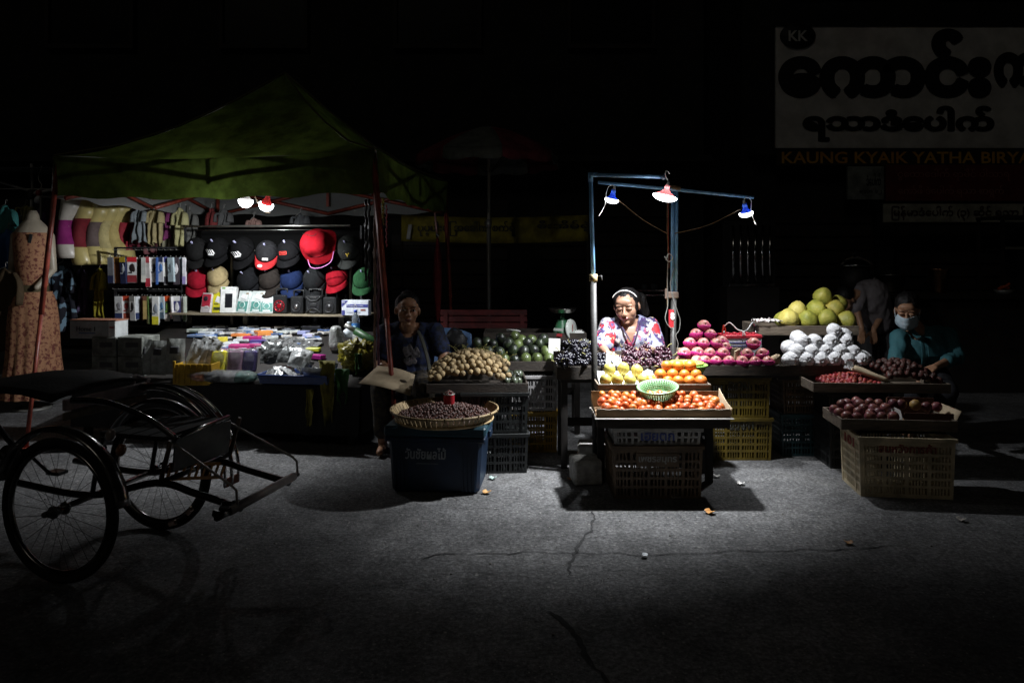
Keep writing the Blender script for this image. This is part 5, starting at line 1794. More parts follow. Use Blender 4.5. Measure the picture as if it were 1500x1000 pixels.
# yellow-green fruit (guava like) on white paper
GUA = mat('guava', (.52, .40, .09), .5, var=.25, vs=9, col2=(.40, .36, .07), bump=.15, bs=45, objvar=.08)
gm = []
for k in range(3):
    mb = MB().ell((0, 0, 0), (.041, .041, .043), 16, 12, nz=.07, nf=4, seed=k * 2.2)
    for v in mb.v:
        q = math.hypot(v.x, v.y) / .041
        if v.z > 0:
            v.z += .006 * (1 - q)
        v.z -= .012 * math.exp(-(q / .2) ** 2) * (1 if v.z > 0 else -1)
    gm.append(mb.mesh('guava', GUA))
paper_ = thing('paper_liner', 'crumpled white paper under the yellow green fruit', 'paper', (0, 0, 0))
pa0, pa1 = W(880, 563, 4.745), W(956, 532, 4.98)
MB().sheet(22, 14, lambda u, v: (pa0.x + (pa1.x - pa0.x) * u, pa0.y + (pa1.y - pa0.y) * v, .617 + .085 * v + .018 * noise.noise(Vector((u * 7, v * 6, 3))) + .014 * noise.noise(Vector((u * 15, v * 13, 1)))), th=.0015).build('sheet', PAPER, paper_)
for i, (px, py, d) in enumerate(((887, 557, 4.78), (904, 556, 4.78), (923, 557, 4.79), (943, 556, 4.8), (893, 541, 4.9), (913, 540, 4.9), (933, 543, 4.9))):
    o = solo('guava', gm[i % 3], None, ['yellow green fruit at the post end of the front row on white paper', 'yellow green fruit second from the post in the front row', 'yellow green fruit third from the post in the front row', 'yellow green fruit beside the oranges in the front row', 'yellow green fruit at the post end of the back row', 'greenest round fruit in the middle of the back row', 'yellow green fruit nearest the oranges in the back row'][i], 'guava', W(px, py, d), (rnd.uniform(-.3, .6), rnd.uniform(-.4, .4), i), 'yellow green fruit on white paper')
    MB().tube([(0, 0, .036), (.002, 0, .044)], .003, 5).build('stem', STALK, o)

# oranges
ORA = mat('orange_skin', (.52, .165, .012), .48, var=.15, vs=6, bump=.22, bs=130, objvar=.1, hue=.012)
om = ball('orange', .0392, ORA, 3, .035, 20, 14, .96, .05)
rows = (([953, 978, 993.5, 1010, 1027], 558, 4.78, 'bottom'), ([967.5, 985, 1002.5, 1019.5], 548.5, 4.83, 'middle'), ([976.5, 993.5, 1011], 535.5, 4.87, 'top'))
for xs, py, d, rn in rows:
    for i, px in enumerate(xs):
        pos = {0: 'nearest the yellow green fruit', len(xs) - 1: 'nearest the apples'}.get(i, ordinal(i) + ' from the yellow green fruit')
        o = solo('orange', om[i % 3], None, 'orange in the %s row of its pile, %s' % (rn, pos), 'orange', W(px, py, d), rr(), 'oranges piled in the fruit tray', rnd.uniform(.92, 1.06))
        MB().ell((0, 0, .0365), (.004, .004, .002), 6, 4).build('stem_scar', STALK, o)
for px, py, d in ((960, 556, 4.9), (985, 556, 4.9), (1003, 556, 4.9), (1020, 555, 4.9)):
    solo('orange', om[0], None, 'orange at the back of the pile hidden by the front rows', 'orange', W(px, py, d), rr(), 'oranges at the back of the pile')


def basket(label, loc, rx, h, tilt, col, rt=.75):
    m = mat('basket_%d' % int(col[1] * 999), col, .4, var=.2, vs=10)
    o = thing('plastic_basket', label, 'basket', loc, 0, rot=tilt)
    mb = MB()
    n = 44
    for k in range(n):
        a_ = 2 * PI * k / n
        mb.tube([(math.cos(a_) * rx * (rt + (1 - rt) * z), math.sin(a_) * rx * (rt + (1 - rt) * z), h * z) for z in (0, .5, 1)], .0052, 4)
    bb = mb.build('lattice', m, o)
    bb['kind'] = 'stuff'
    for z in (.02, .17, .32, .48, .64, .8):
        q = rx * (rt + (1 - rt) * z)
        MB().lathe([(q - .002, h * z - .003), (q + .0025, h * z - .003), (q + .0025, h * z + .003), (q - .002, h * z + .003), (q - .002, h * z - .003)], 44, cap=False).build('hoop', m, o)
    MB().lathe([(rx - .004, h - .012), (rx + .006, h - .012), (rx + .011, h - .001), (rx + .006, h + .003), (rx - .002, h), (rx - .004, h - .012)], 44, cap=False).build('rim', m, o)
    MB().lathe([(0, 0), (rx * rt, 0), (rx * rt, .005), (0, .005)], 36).build('base', m, o)
    return o


basket('pale green plastic basket lying tilted before the orange tray', W(964, 580, 4.63), .124, .066, (.16, -.12, .2), (.19, .36, .18))
basket('light green plastic basket standing behind the orange pile', W(1008, 546, 5.0), .125, .06, (.0, 0, 0), (.16, .30, .06))
basket('yellow green plastic basket nested inside the light green one', W(1005, 541, 5.0), .112, .05, (0, 0, .1), (.32, .34, .06))

# mandarins in the cardboard box, board and crates below
mbx_ = thing('cardboard_box', 'long low cardboard box full of mandarins on the front board', 'box', (.935, 4.56, .507))
MB().box((0, -.14, .024), (.83, .005, .046)).build('front_panel', CARD, mbx_)
MB().box((0, .14, .055), (.83, .005, .108)).build('back_panel', CARD, mbx_)
for s_ in (-1, 1):
    MB().sheet(6, 4, lambda u, v: (s_ * (.415 + .01 * v), -.137 + .274 * u, .002 + (.05 + .045 * u ** 2 + (.03 if s_ > 0 else 0) * u) * v), th=.005 * s_, smooth=False).build('end_flap', CARDP, mbx_)
MB().box((0, 0, .003), (.825, .274, .005)).build('base_panel', CARD, mbx_)
MB().tube([(-.41 + .82 * k / 24, -.142, .048 + .0025 * math.sin(k * 2.2)) for k in range(25)], .003, 5).build('torn_lit_edge', plain((.55, .48, .38), .8), mbx_)  # torn paper rim, lightened in colour to draw the highlight along it
MAN = mat('mandarin_skin', (.52, .115, .018), .45, var=.1, vs=7, bump=.15, bs=110, objvar=.1, hue=.012)
mm_ = ball('mandarin', .0275, MAN, 4, .08, 16, 12, .86, .10)
STEMM = mat('stem_green', (.08, .1, .03), .7)


def mh(x, y):
    u = (y - 4.43) / .25
    return .540 + .07 * u * (1 if x < 1.2 else .55) + .016 * noise.noise(Vector((x * 9, y * 9, 0)))


pts = heap(.555, 1.325, 4.435, 4.675, .0535, mh, .24)
for i, p in enumerate(pts):
    o = solo('mandarin', mm_[i % 4], None, 'small orange red mandarin among those filling the cardboard box', 'mandarin', p, (rnd.uniform(-1.2, 1.2), rnd.uniform(-1.2, 1.2), rnd.uniform(0, 6)), 'mandarins in the cardboard box', rnd.uniform(.78, 1.2))
    MB().ell((0, 0, .0215), (.0035, .0035, .0015), 6, 4).build('stem_scar', STEMM, o)
sb_ = thing('display_board', 'long timber board on battens carrying the mandarin box', 'board', (.935, 4.56, 0))
MB().box((0, -.005, .5015), (.85, .345, .007)).build('board', mat('board_lit_edge', (.5, .48, .44), .7, var=.3, vs=8, aniso=(1, 6, 6)), sb_)  # pale colour stands in for grazing light along the board's front edge
for y in (-.12, .1):
    MB().box((0, y, .468), (.82, .05, .058), bev=.003).build('batten', WOOD, sb_)
CW = (.40, .39, .37)
crate('white shallow crate with blue Thai lettering under the mandarin board', .545, .34, .105, CW, (.9, 4.6, .333), 0, 5, 2, 3, 'เฮียติ๊ก', (.06, .09, .32), tw=.38, tz_=.062, solid=.05, band=.07, thh=.07)
crate('brown crate with pale Thai lettering standing on the road below the mandarins', .56, .36, .33, (.115, .075, .04), (.9, 4.61, 0), 0, 5, 5, 4, 'เพชรสมุทร', (.36, .36, .34), tw=.42, tz_=.24, solid=.02, band=.08)
# concrete blocks at the lamp post
CON = mat('concrete', (.33, .32, .30), .9, var=.35, vs=14, bump=.6, bs=60)
for i, (px, py, d, w, h, rz, lb) in enumerate(((858, 714, 4.78, .19, .16, .12, 'rough concrete block with a white splashed top at the lamp post foot'), (867, 694, 5.12, .2, .17, -.1, 'rough concrete block behind the splashed block at the lamp post'))):
    x, y = (px - 750) / F * d, d
    mb = MB().box((0, 0, h / 2), (w, .2, h), bev=.012)
    for v in mb.v:
        v += Vector((noise.noise(v * 20), noise.noise(v * 20 + Vector((5, 0, 0))), 0)) * .008
    solo('concrete_block', mb, CON, lb, 'concrete block', (x - (.0 if i == 0 else 0), y, 0), (0, 0, rz))

# ============ lamp posts
PVC = mat('pvc_blue', (.19, .40, .66), .4, var=.2, vs=9)
GALV = mat('galvanised', (.022, .021, .02), .65, .1, var=.35, vs=14, bump=.1, bs=50)
q0, q1 = Vector((.578, 4.95, 0)), W(865, 256, 4.95)
m_ = W(869, 408, 4.95)
lp1 = thing('lamp_post', 'grey steel lamp post with a blue plastic pipe on top beside the black grapes', 'lamp post', q0)
MB().tube([(0, 0, 0), m_ - q0], .0215, 14).build('steel_pipe', GALV, lp1)
MB().tube([m_ - q0 - Vector((0, 0, .02)), m_ - q0 + Vector((0, 0, .03))], .029, 12).build('pipe_collar', mat('brass_dull', (.36, .29, .16), .5, .5), lp1)
MB().tube([m_ - q0 + Vector((.03, 0, .015)), m_ - q0 + Vector((.055, -.01, .02)), m_ - q0 + Vector((.06, -.01, -.012))], .004, 6).build('clamp_screw', GALV, lp1)
MB().tube([m_ - q0 + Vector((0, 0, .02)), q1 - q0], .0145, 12).build('upright_pipe', PVC, lp1)
e0 = W(972, 259, 4.82)
MB().tube([q1 - q0 + Vector((0, 0, -.05)), q1 - q0 + Vector((0, 0, .014))], .018, 10).tube([q1 - q0 + Vector((-.014, 0, 0)), q1 - q0 + Vector((.05, -.005, 0))], .018, 10).build('elbow', PVC, lp1)
MB().tube([q1 - q0, e0 - q0], .0135, 12).build('arm_pipe', PVC, lp1)
MB().ell(e0 - q0, (.022, .018, .02), 10, 8).build('end_fitting', mat('fitting_dark', (.05, .08, .12), .5), lp1)
q2, t2 = Vector((W(984, 500, 5.38).x, 5.38, 0)), W(988, 277, 5.38)
lp2 = thing('lamp_post', 'lamp post with two blue pipes and a slanting cross arm, red tag 8 below', 'lamp post', q2)
mz = W(987, 432, 5.38) - q2
MB().tube([(0, 0, 0), mz], .021, 12).build('steel_pipe', mat('pipe_dark', (.05, .048, .045), .5, .3, var=.3), lp2)
MB().box(mz + Vector((-.01, 0, 0)), (.085, .05, .05), bev=.008).build('clamp', mat('clamp_rust', (.22, .16, .13), .6, .4), lp2)
MB().box(mz + Vector((-.06, -.01, .01)), (.014, .03, .075), bev=.004).build('clamp_lug', mat('clamp_rust'), lp2)
for dx in (-.012, .016):
    MB().tube([mz + Vector((dx, 0, -.02)), t2 - q2 + Vector((dx, 0, 0))], .0135, 12).build('upright_pipe', PVC, lp2)
ca, cb_ = W(876, 267, 5.36), W(1104, 289, 5.36)
MB().tube([ca - q2, cb_ - q2], .0125, 12).build('cross_arm', PVC, lp2)
MB().tube([t2 - q2 + Vector((-.03, -.02, .01)), t2 - q2 + Vector((.04, -.02, 0))], .019, 10).build('lashing', CORDY, lp2)
tg = MB().lathe([(.0225, 0), (.0235, .004), (.0235, .128), (.0225, .132)], 16, cap=False).build('number_tag', plain((.45, .02, .03), .5), lp2, (0, 0, W(981, 479, 5.38).z))
text('lettering', '8', .03, plain((.75, .72, .7)), tg, (-.0, -.0255, .085), bold=.04, height=.056)
wr = thing('lamp_wires', 'bundle of tangled white and tan wires down the second lamp post', 'wire', q2)
wz = mz.z
for k, (col_, pts_) in enumerate(((CORDY, [(-.045, -.02, 2.0), (-.05, -.022, 1.7), (-.042, -.02, wz + .3), (-.05, -.02, wz + .05), (-.045, -.02, wz - .1)]),
                                  (mat('cord_red', (.3, .05, .02), .5), [(-.038, -.02, 2.0), (-.04, -.022, 1.7), (-.035, -.02, wz + .35), (-.03, -.02, wz + .2)]),
                                  (plain((.2, .2, .19)), [(-.04, -.03, wz + .3), (-.05, -.035, wz + .1), (-.045, -.03, wz - .07), (-.07, -.035, wz - .16), (-.055, -.035, wz - .21), (-.015, -.03, wz - .245), (.0, -.03, wz - .24)]),
                                  (plain((.2, .2, .19)), [(.0, -.03, wz + .02), (.02, -.03, wz - .06), (.045, -.03, wz - .12), (.07, -.03, wz - .19), (.06, -.03, wz - .26), (.03, -.03, wz - .3), (.05, -.03, wz - .36), (.04, -.03, wz - .42)]),
                                  (plain((.25, .25, .24)), [(.02, -.03, wz + .2), (-.02, -.03, wz + .1), (-.005, -.03, wz), (.03, -.03, wz - .09)]),
                                  (plain((.35, .34, .33)), [(.035, -.03, wz - .42), (.055, -.03, wz - .46), (.06, -.04, wz - .55)]))):
    MB().tube(curve_pts([(x * .8, y, z) for x, y, z in pts_], 7), .0026, 5).build('wire', col_, wr)
MB().tube(curve_pts([(-.06, -.03, wz + .29), (-.03, -.035, wz + .25), (.0, -.03, wz + .28), (-.03, -.035, wz + .31), (-.05, -.03, wz + .26)], 5), .004, 6).build('wire_knot', CORD, wr)
for (a_, b_, sag, lb) in ((W(906, 293, 5.36), W(977, 342, 5.36), .02, 'thin wire sagging from the lamp near the post to the second post'), (W(1085, 306, 5.36), W(988, 342, 5.36), .03, 'thin wire sagging from the far lamp to the second post')):
    c_ = (a_ + b_) / 2 - Vector((0, 0, sag))
    w_ = thing('lamp_wire', lb, 'wire', a_)
    MB().tube(curve_pts([Vector(), c_ - a_, b_ - a_], 10), .0035, 5).build('wire', CORDY, w_)
GLOWS = mat('side_lamp_glow', (.9, .95, 1), .4, emit=12)
p = W(974, 288, 4.80)
lamp_builder('hanging_lamp', 'brightest lamp with a red shade hanging from the short arm above the mandarins', p, mat('lamp_pink_plastic', (.7, .36, .36), .4, transl=.35), LAMP_MAIN, .082, (.10, .22, 0), deep=1.3, cone=.05, hang=[(-.03, 0, .14), (-.03, .01, .17), (.0, .01, .155)], lr=.035, half=51, blend=1, spill=.5)
p = W(896, 293, 5.35)
lamp_builder('hanging_lamp', 'lamp with a blue shade at the grape end of the cross arm', p, BLUEP, LAMP_NEAR, .052, (.2, .2, 0), cone=.05, hang=[(-.02, 0, .11), (-.045, 0, .09), (-.05, 0, .03), (-.04, -.0, -.04), (-.055, 0, -.1), (-.07, 0, -.14)], glow=GLOWS, lr=.025, half=70, blend=1, spill=.35)
p = W(1093, 313, 5.35)
lamp_builder('hanging_lamp', 'lamp with a blue shade at the apple end of the cross arm', p, BLUEP, LAMP_FAR, .052, (.2, -.24, 0), cone=.05, hang=[(.02, 0, .12), (.055, 0, .09), (.04, 0, .02), (.045, -.0, -.04), (.06, 0, -.1)], glow=GLOWS, lr=.025, half=70, blend=1, spill=.35)

# ============ apples in pink nets
NET = mat('net_pink', (.42, .006, .15), .6, var=.35, vs=90, bump=.5, bs=160)
APP = mat('apple_skin', (.34, .06, .10), .4, var=.3, vs=9, col2=(.48, .27, .19), lo=.38, hi=.6, objvar=.12)
CALYX = mat('calyx', (.05, .035, .02), .8)
apro = []
for k in range(3):
    mb = MB().ell((0, 0, 0), (.046, .046, .043), 18, 14, nz=.04, nf=3, seed=k)
    for v in mb.v:
        q = math.hypot(v.x, v.y) / .046
        v.z -= .016 * math.exp(-(q / .22) ** 2) * (1 if v.z > 0 else -.8)
    mb.xf(at((0, 0, 0), (1.02, 0, 0)))
    amesh = mb.mesh('apple', APP)
    nm = MB().sheet(40, 8, lambda u, v: (math.cos(2 * PI * u) * .0515 * math.cos((v - .85) * 1.45), math.sin(2 * PI * u) * .0515 * math.cos((v - .85) * 1.45), -.044 + v * .056 + (.004 * math.sin(u * 2 * PI * 20) + .004 * math.sin(u * 2 * PI * 3 + k)) * v), th=.003)
    apro.append((amesh, nm.mesh('foam_net', NET), MB().ell((0, 0, .030), (.007, .007, .004), 8, 5).xf(at((0, 0, 0), (1.02, 0, 0))).mesh('calyx', CALYX)))


def apple(px, py, d, label, k, rot=None):
    a_, n_, s_ = apro[k % 3]
    o = solo('apple', a_, None, label, 'apple', W(px, py, d), rot or (rnd.uniform(-.15, .25), rnd.uniform(-.25, .25), rnd.uniform(-.5, .5)), 'apples in pink nets', rnd.uniform(.9, 1.08))
    ob('foam_net', n_, o)
    ob('calyx', s_, o)


shelf_board('dark board between the yellow crates and the apple tray', 1.2, 1.94, 5.23, 5.54, .6105, .6325)
tray('apple_tray', 'timber tray of apples in pink nets between the second post and the foam wrapped fruit', 1.19, 1.945, 5.2, 5.55, .708, .075, WOOD)
X = lambda zx: 960 + zx / 4.165
Y = lambda zy: 450 + zy / 4.165
arows = [([255, 300, 370, 450], 331, 5.24, 'bottom'), ([178, 258, 332, 413], 281, 5.29, 'second'), ([211, 293, 373], 221, 5.34, 'third'), ([249, 336], 166, 5.39, 'fourth')]
n_a = 0
for xs, zy, d, rn in arows:
    for i, zx in enumerate(xs):
        apple(X(zx), Y(zy), d, 'netted pink apple, %s from the post, %s row of the big pile' % (ordinal(i), rn), n_a)
        n_a += 1
apple(X(296), Y(112), 5.43, 'topmost apple in a pink net on the big pile', 1)
for i, (zx, zy, d) in enumerate(((215, 335, 5.3), (160, 330, 5.34), (425, 245, 5.42), (405, 210, 5.46))):
    apple(X(zx), Y(zy), d, 'apple in a pink net half hidden at the back of the big pile', i)
apple(X(599), Y(222), 5.34, 'topmost apple in a pink net on the small pile by the battery', 2)
for i, zx in enumerate((560, 651)):
    apple(X(zx), Y(285), 5.29, 'netted pink apple in the middle row of the small pile, ' + ('toward the big pile' if i == 0 else 'toward the white fruit'), i)
for i, zx in enumerate((527, 608, 686)):
    apple(X(zx), Y(333), 5.24, 'netted pink apple in the bottom row of the small pile, ' + ['toward the big pile', 'in the middle', 'toward the white fruit'][i], i + 1)
for (px, py, d, w, h, rot, lb) in ((993, 519, 5.46, .07, .1, (0, 0, .1), 'beige cardboard piece standing behind the apples by the post'), (1076, 521, 5.42, .1, .12, (0, 0, -.2), 'beige cardboard flap standing between the two apple piles'), (1079, 522, 5.3, .012, .1, (0, .1, -.5), 'small cardboard divider end between the apple piles')):
    p = W(px, py, d)
    mb = MB().box((0, 0, 0), (w, .16 if w < .02 else .006, h), bev=.0015)
    solo('cardboard_flap', mb, CARDP, lb, 'cardboard', p, rot)
# battery with leads
p = W(1091, 512, 5.47)
bt_ = thing('car_battery', 'white battery with a red lid and clipped leads behind the small apple pile', 'battery', (p.x, p.y + .03, .70), .06)
shelf_board('dark board behind the apple tray carrying the battery', 1.62, 1.98, 5.56, 5.72, .64, .698)
bw = .29
MB().box((0, .08, .085), (bw, .16, .17), bev=.006).build('case', mat('battery_white', (.56, .6, .66), .35), bt_)
MB().box((0, .08, .181), (bw + .006, .166, .028), bev=.005).build('lid', plain((.5, .03, .05), .35), bt_)
for k in range(5):
    MB().lathe([(0, 0), (.014, 0), (.014, .014), (0, .015)], 12, at((-.1 + k * .05, .06, .195))).build('vent_cap', plain((.5, .04, .06), .35), bt_)
MB().box((-.02, -.001, .12), (.2, .003, .05)).build('label', plain((.7, .72, .76)), bt_)
MB().box((-.02, -.003, .135), (.18, .002, .008)).box((-.02, -.003, .11), (.18, .002, .006)).box((.02, -.003, .12), (.006, .002, .05)).build('label_print', plain((.06, .08, .3)), bt_)
for s_, c_ in ((-1, (.5, .05, .03)), (1, (.02, .02, .02))):
    MB().lathe([(0, 0), (.012, 0), (.011, .02), (0, .022)], 10, at((s_ * .125, .08, .195))).build('terminal', mat('lead_grey', (.35, .35, .36), .4, .8), bt_)
    cl = MB().box((s_ * .125 - .008, .08, .235), (.008, .02, .06), (0, .15, 0), bev=.002).box((s_ * .125 + .008, .08, .235), (.008, .02, .06), (0, -.15, 0), bev=.002).build('clip', plain(c_, .35), bt_)
    MB().tube(curve_pts([(s_ * .125, .08, .25), (s_ * .09, .05, .285), (s_ * .04, .02, .235), (s_ * .0, .0, .22), (-s_ * .01, -.01, .19)], 6), .0045, 6).build('lead', CORD if s_ < 0 else mat('cord_black', (.35, .35, .36), .4), cl)
gp_ = thing('plastic_jar', 'small clear jar with a green lid beside the battery', 'jar', (W(1063, 505, 5.5).x, 5.47, .64))
MB().lathe([(0, 0), (.032, 0), (.034, .01), (.034, .15), (.025, .165), (0, .166)], 16).build('body', mat('bottle_plastic'), gp_)
MB().lathe([(0, .162), (.028, .162), (.028, .19), (0, .192)], 16).build('lid', plain((.15, .4, .08), .4), gp_)
# yellow crates under the apples
CY = (.11, .075, .006)
crate('yellow crate standing on the road under the apple tray', .46, .32, .312, CY, (1.68, 5.42, 0), 0, 4, 5, 5, 'บวจา1', (.03, .03, .02), tw=.4, solid=.03)
crate('yellow crate stacked on the lower yellow crate under the apples', .46, .32, .296, CY, (1.665, 5.42, .314), 0, 4, 4, 5, 'ตะวัน', (.05, .045, .03), tw=.34, solid=.05)

# ============ foam wrapped white fruit
FOAM = mat('foam_white', (.74, .74, .76), .75, var=.3, vs=26, bump=1, bs=70)
FOAM2 = mat('foam_inner', (.30, .27, .24), .8, var=.5, vs=30)
shelf_board('dark board between the brown crate and the wrapped fruit tray', 1.96, 2.64, 5.32, 5.64, .581, .6135)
tray('wrapped_fruit_tray', 'timber tray of white foam wrapped fruit under the pomelo tray', 1.955, 2.645, 5.3, 5.65, .692, .078, WOOD)
wproto = []
for k in range(3):
    rim_n = 26
    pr_ = []
    mb = MB()
    for i in range(13):
        t = i / 12
        pr_.append((.054 * math.sin(PI * (.08 + .76 * t)) ** .6 if i else .0, -.062 + .108 * t))
    pr_ += [(.030, .054), (.020, .056), (.011, .051), (.004, .045), (0, .044)]
    mb.lathe(pr_, 30, wob=.16, seed=k * 2.7, cap=False)
    for i, v in enumerate(mb.v):
        row = i // 30
        j = i % 30
        if row >= 9:
            v.z += .0035 * math.sin(j * 2 * PI / 30 * 9 + k) * min(1, (row - 8) / 4)
            v.x *= 1 + .05 * math.sin(j * 2 * PI / 30 * 9 + k)
    inner = MB().lathe([(0, .044), (.006, .050), (.009, .060), (.006, .064), (.002, .058), (0, .056)], 12, wob=.6, seed=k, cap=False)
    wproto.append((mb.mesh('wrapped_pear', FOAM), inner.mesh('foam_tuft', FOAM)))
ZX = lambda zx: 1090 + zx / 4.286
ZY = lambda zy: 400 + zy / 4.286


def wrapped(zx, zy, d, label, k, yaw=0):
    a_, b_ = wproto[k % 3]
    o = solo('wrapped_pear', a_, None, label, 'wrapped fruit', W(ZX(zx), ZY(zy), d), (PI / 2 + rnd.uniform(-.12, .2), rnd.uniform(-.1, .1), rnd.uniform(-.3, .3) + yaw), 'white foam wrapped fruit', rnd.uniform(.98, 1.05))
    ob('foam_tuft', b_, o)


wrows = [([290, 390, 478, 562, 648, 737], 543, 5.35, 'bottom'), ([330, 423, 508, 600, 685], 492, 5.40, 'second'), ([365, 445, 545, 640], 428, 5.45, 'third')]
for xs, zy, d, rn in wrows:
    for i, zx in enumerate(xs):
        wrapped(zx, zy, d, 'white foam wrapped fruit, %s from the apples in the %s row of its pyramid' % (ordinal(i), rn), i, .5 if i == 0 else 0)
wrapped(568, 362, 5.49, 'topmost white foam wrapped fruit of the pyramid', 1)
for zx, zy, d in ((285, 468, 5.5), (625, 390, 5.55), (340, 405, 5.55), (745, 530, 5.5)):
    wrapped(zx, zy, d, 'white foam wrapped fruit at the back edge of the pyramid', 2, .8)
hk = thing('bag_corner', 'torn brown bag corner between the apples and the wrapped fruit', 'bag', W(1135, 528, 5.27), 0, rot=(.3, .4, .2))
MB().ell((0, 0, 0), (.04, .03, .045), 14, 9, nz=.6, nf=8, seed=8).build('film', CARDP, hk)

# ============ pomelos
POM = mat('pomelo_skin', (.40, .35, .06), .5, var=.3, vs=9, col2=(.20, .22, .03), lo=.32, hi=.62, bump=.5, bs=90, objvar=.16, hue=.02)
POMY = mat('pomelo_yellow', (.56, .48, .12), .5, vs=9, col2=(.38, .34, .06), lo=.3, hi=.55, bump=.5, bs=90)
stand('tall dark trestle behind carrying the pomelo tray', 2.0, 2.74, 5.74, 6.1, .868)
tray('pomelo_tray', 'timber tray of green pomelos raised behind the wrapped fruit', 1.965, 2.76, 5.70, 6.12, .945, .075, WOODP, tilt=0)
pm = []
for k in range(3):
    mb = MB().lathe([(0, -.068), (.03, -.069), (.056, -.055), (.073, -.028), (.077, .0), (.070, .028), (.054, .052), (.034, .07), (.016, .081), (.006, .082), (0, .078)], 24, wob=.26, seed=k * 1.9)
    pm.append(mb.mesh('pomelo', POM))
pmy = pm[1].copy()
pmy.materials.clear()
pmy.materials.append(POMY)
names = ['pomelo at the apple end of the bottom row, yellowest of all', 'pomelo second from the apple end of the bottom row', 'pomelo third from the apple end of the bottom row', 'pomelo at the far end of the bottom row beside the man', 'yellow pomelo at the apple end of the middle row', 'green pomelo in the centre of the middle row', 'green pomelo at the far end of the middle row', 'topmost green pomelo of the pile']
for i, (zx, zy, d) in enumerate(((277, 287, 5.78), (400, 292, 5.78), (523, 288, 5.78), (640, 294, 5.78), (332, 232, 5.87), (450, 229, 5.87), (572, 225, 5.87), (496, 148, 5.92))):
    p = W(ZX(zx), ZY(zy), d)
    o = solo('pomelo', pmy if i in (0, 4) else pm[i % 3], None, names[i], 'pomelo', p, (rnd.uniform(-.35, .2), rnd.uniform(-.35, .35), i * 1.3), 'pomelos piled in their tray', rnd.uniform(.93, 1.04))
    MB().tube([(0, 0, .072), (.001, 0, .082)], .004, 6).build('stem', STALK, o)
for zx, zy, d in ((250, 292, 5.9), (595, 190, 6.0), (470, 285, 5.92), (590, 285, 5.92), (350, 285, 5.92)):
    solo('pomelo', pm[0], None, 'pomelo half hidden at the back of the pile', 'pomelo', W(ZX(zx), ZY(zy), d), rr(), 'pomelos at the back of the pile', .9)
nw = thing('newspaper_liner', 'crumpled printed paper under the pomelos at the apple end', 'paper', W(1123, 471, 5.76))
MB().sheet(14, 10, lambda u, v: ((u - .5) * .2, (v - .5) * .16, .012 + .02 * noise.noise(Vector((u * 6, v * 5, 2))) + .02 * noise.noise(Vector((u * 13, v * 12, 7)))), th=.001).build('sheet', mat('newsprint', (.6, .58, .56), .8, col2=(.2, .12, .12), vs=40, lo=.38, hi=.5), nw)
crate('brown crate stacked on the teal crate under the wrapped fruit', .42, .3, .26, (.09, .055, .028), (2.24, 5.52, .32), 0, 5, 5, 4)
crate('teal crate standing on the road under the wrapped fruit', .44, .32, .318, (.007, .036, .042), (2.24, 5.53, 0), 0, 6, 6, 3)

# ============ right hand stand of dark fruit
shelf_board('dark board under the red fruit tray', 2.16, 3.02, 5.06, 5.38, .53, .546)
crate('shallow black crate stacked on the taller black crate under the red fruit tray', .4, .3, .165, (.012, .013, .013), (2.45, 5.22, .3625), -.05, 4, 2, 5)
tr1 = tray('red_fruit_tray', 'long timber tray of small red fruit and dark bunches before the masked man', 2.125, 3.06, 5.0, 5.42, .612, .065, WOODP, rz=-.06, divider=.02)
RAM = mat('red_berry', (.33, .035, .03), .45, var=.4, vs=14, bump=.5, bs=90, objvar=.25, hue=.015)
rm_ = ball('plum', .0175, RAM, 3, .12, 10, 8, .95)
pts = heap(2.235, 2.62, 5.04, 5.36, .034, lambda x, y: .585 + .05 * max(0, 1 - ((x - 2.48) / .26) ** 2) * max(0, 1 - ((y - 5.25) / .25) ** 2) + .006 * noise.noise(Vector((x * 30, y * 30, 0))), .25)
pile('red_plum', 'small red plum like fruit in the left half of the red fruit tray', 'plum', 'small red fruit in the red fruit tray', rm_, pts)
SAL = mat('dark_litchi', (.10, .022, .018), .55, var=.5, vs=18, bump=.6, bs=80, objvar=.3, col2=(.035, .018, .012))
sm_ = ball('litchi', .0215, SAL, 3, .18, 10, 8, 1.1)
pts = heap(2.64, 3.03, 5.03, 5.36, .043, lambda x, y: .585 + .15 * max(0, 1 - ((x - 2.80) / .3) ** 2) * max(.2, 1 - ((y - 5.24) / .28) ** 2) + .012 * noise.noise(Vector((x * 30, y * 30, 0))), .3)
pts += [p - Vector((0, 0, .04)) for p in heap(2.66, 3.0, 5.08, 5.36, .06, lambda x, y: pts[0].z if 0 else .585 + .15 * max(0, 1 - ((x - 2.80) / .3) ** 2) * max(.2, 1 - ((y - 5.24) / .28) ** 2), .3)]
pile('dark_litchi', 'dark red brown rough fruit heaped in front of the masked man', 'litchi', 'dark rough fruit in the red fruit tray', sm_, pts)
bgp = thing('paper_bag', 'pale rolled paper bag with a clear mouth lying across the red fruit tray', 'bag', W(1270, 546, 5.12), 0, rot=(0, .32, -.5))
MB().tube([(-.1 + .03 * k, .004 * math.sin(k), 0) for k in range(9)], [.03, .035, .036, .034, .03, .028, .027, .026, .022], 12, flat=.7).build('paper', CARDP, bgp)
MB().tube([(-.15, 0, .01), (-.125, 0, .008), (-.1, 0, 0)], [.045, .04, .03], 14, flat=.8, cap=False).build('clear_mouth', mat('bag_film'), bgp)
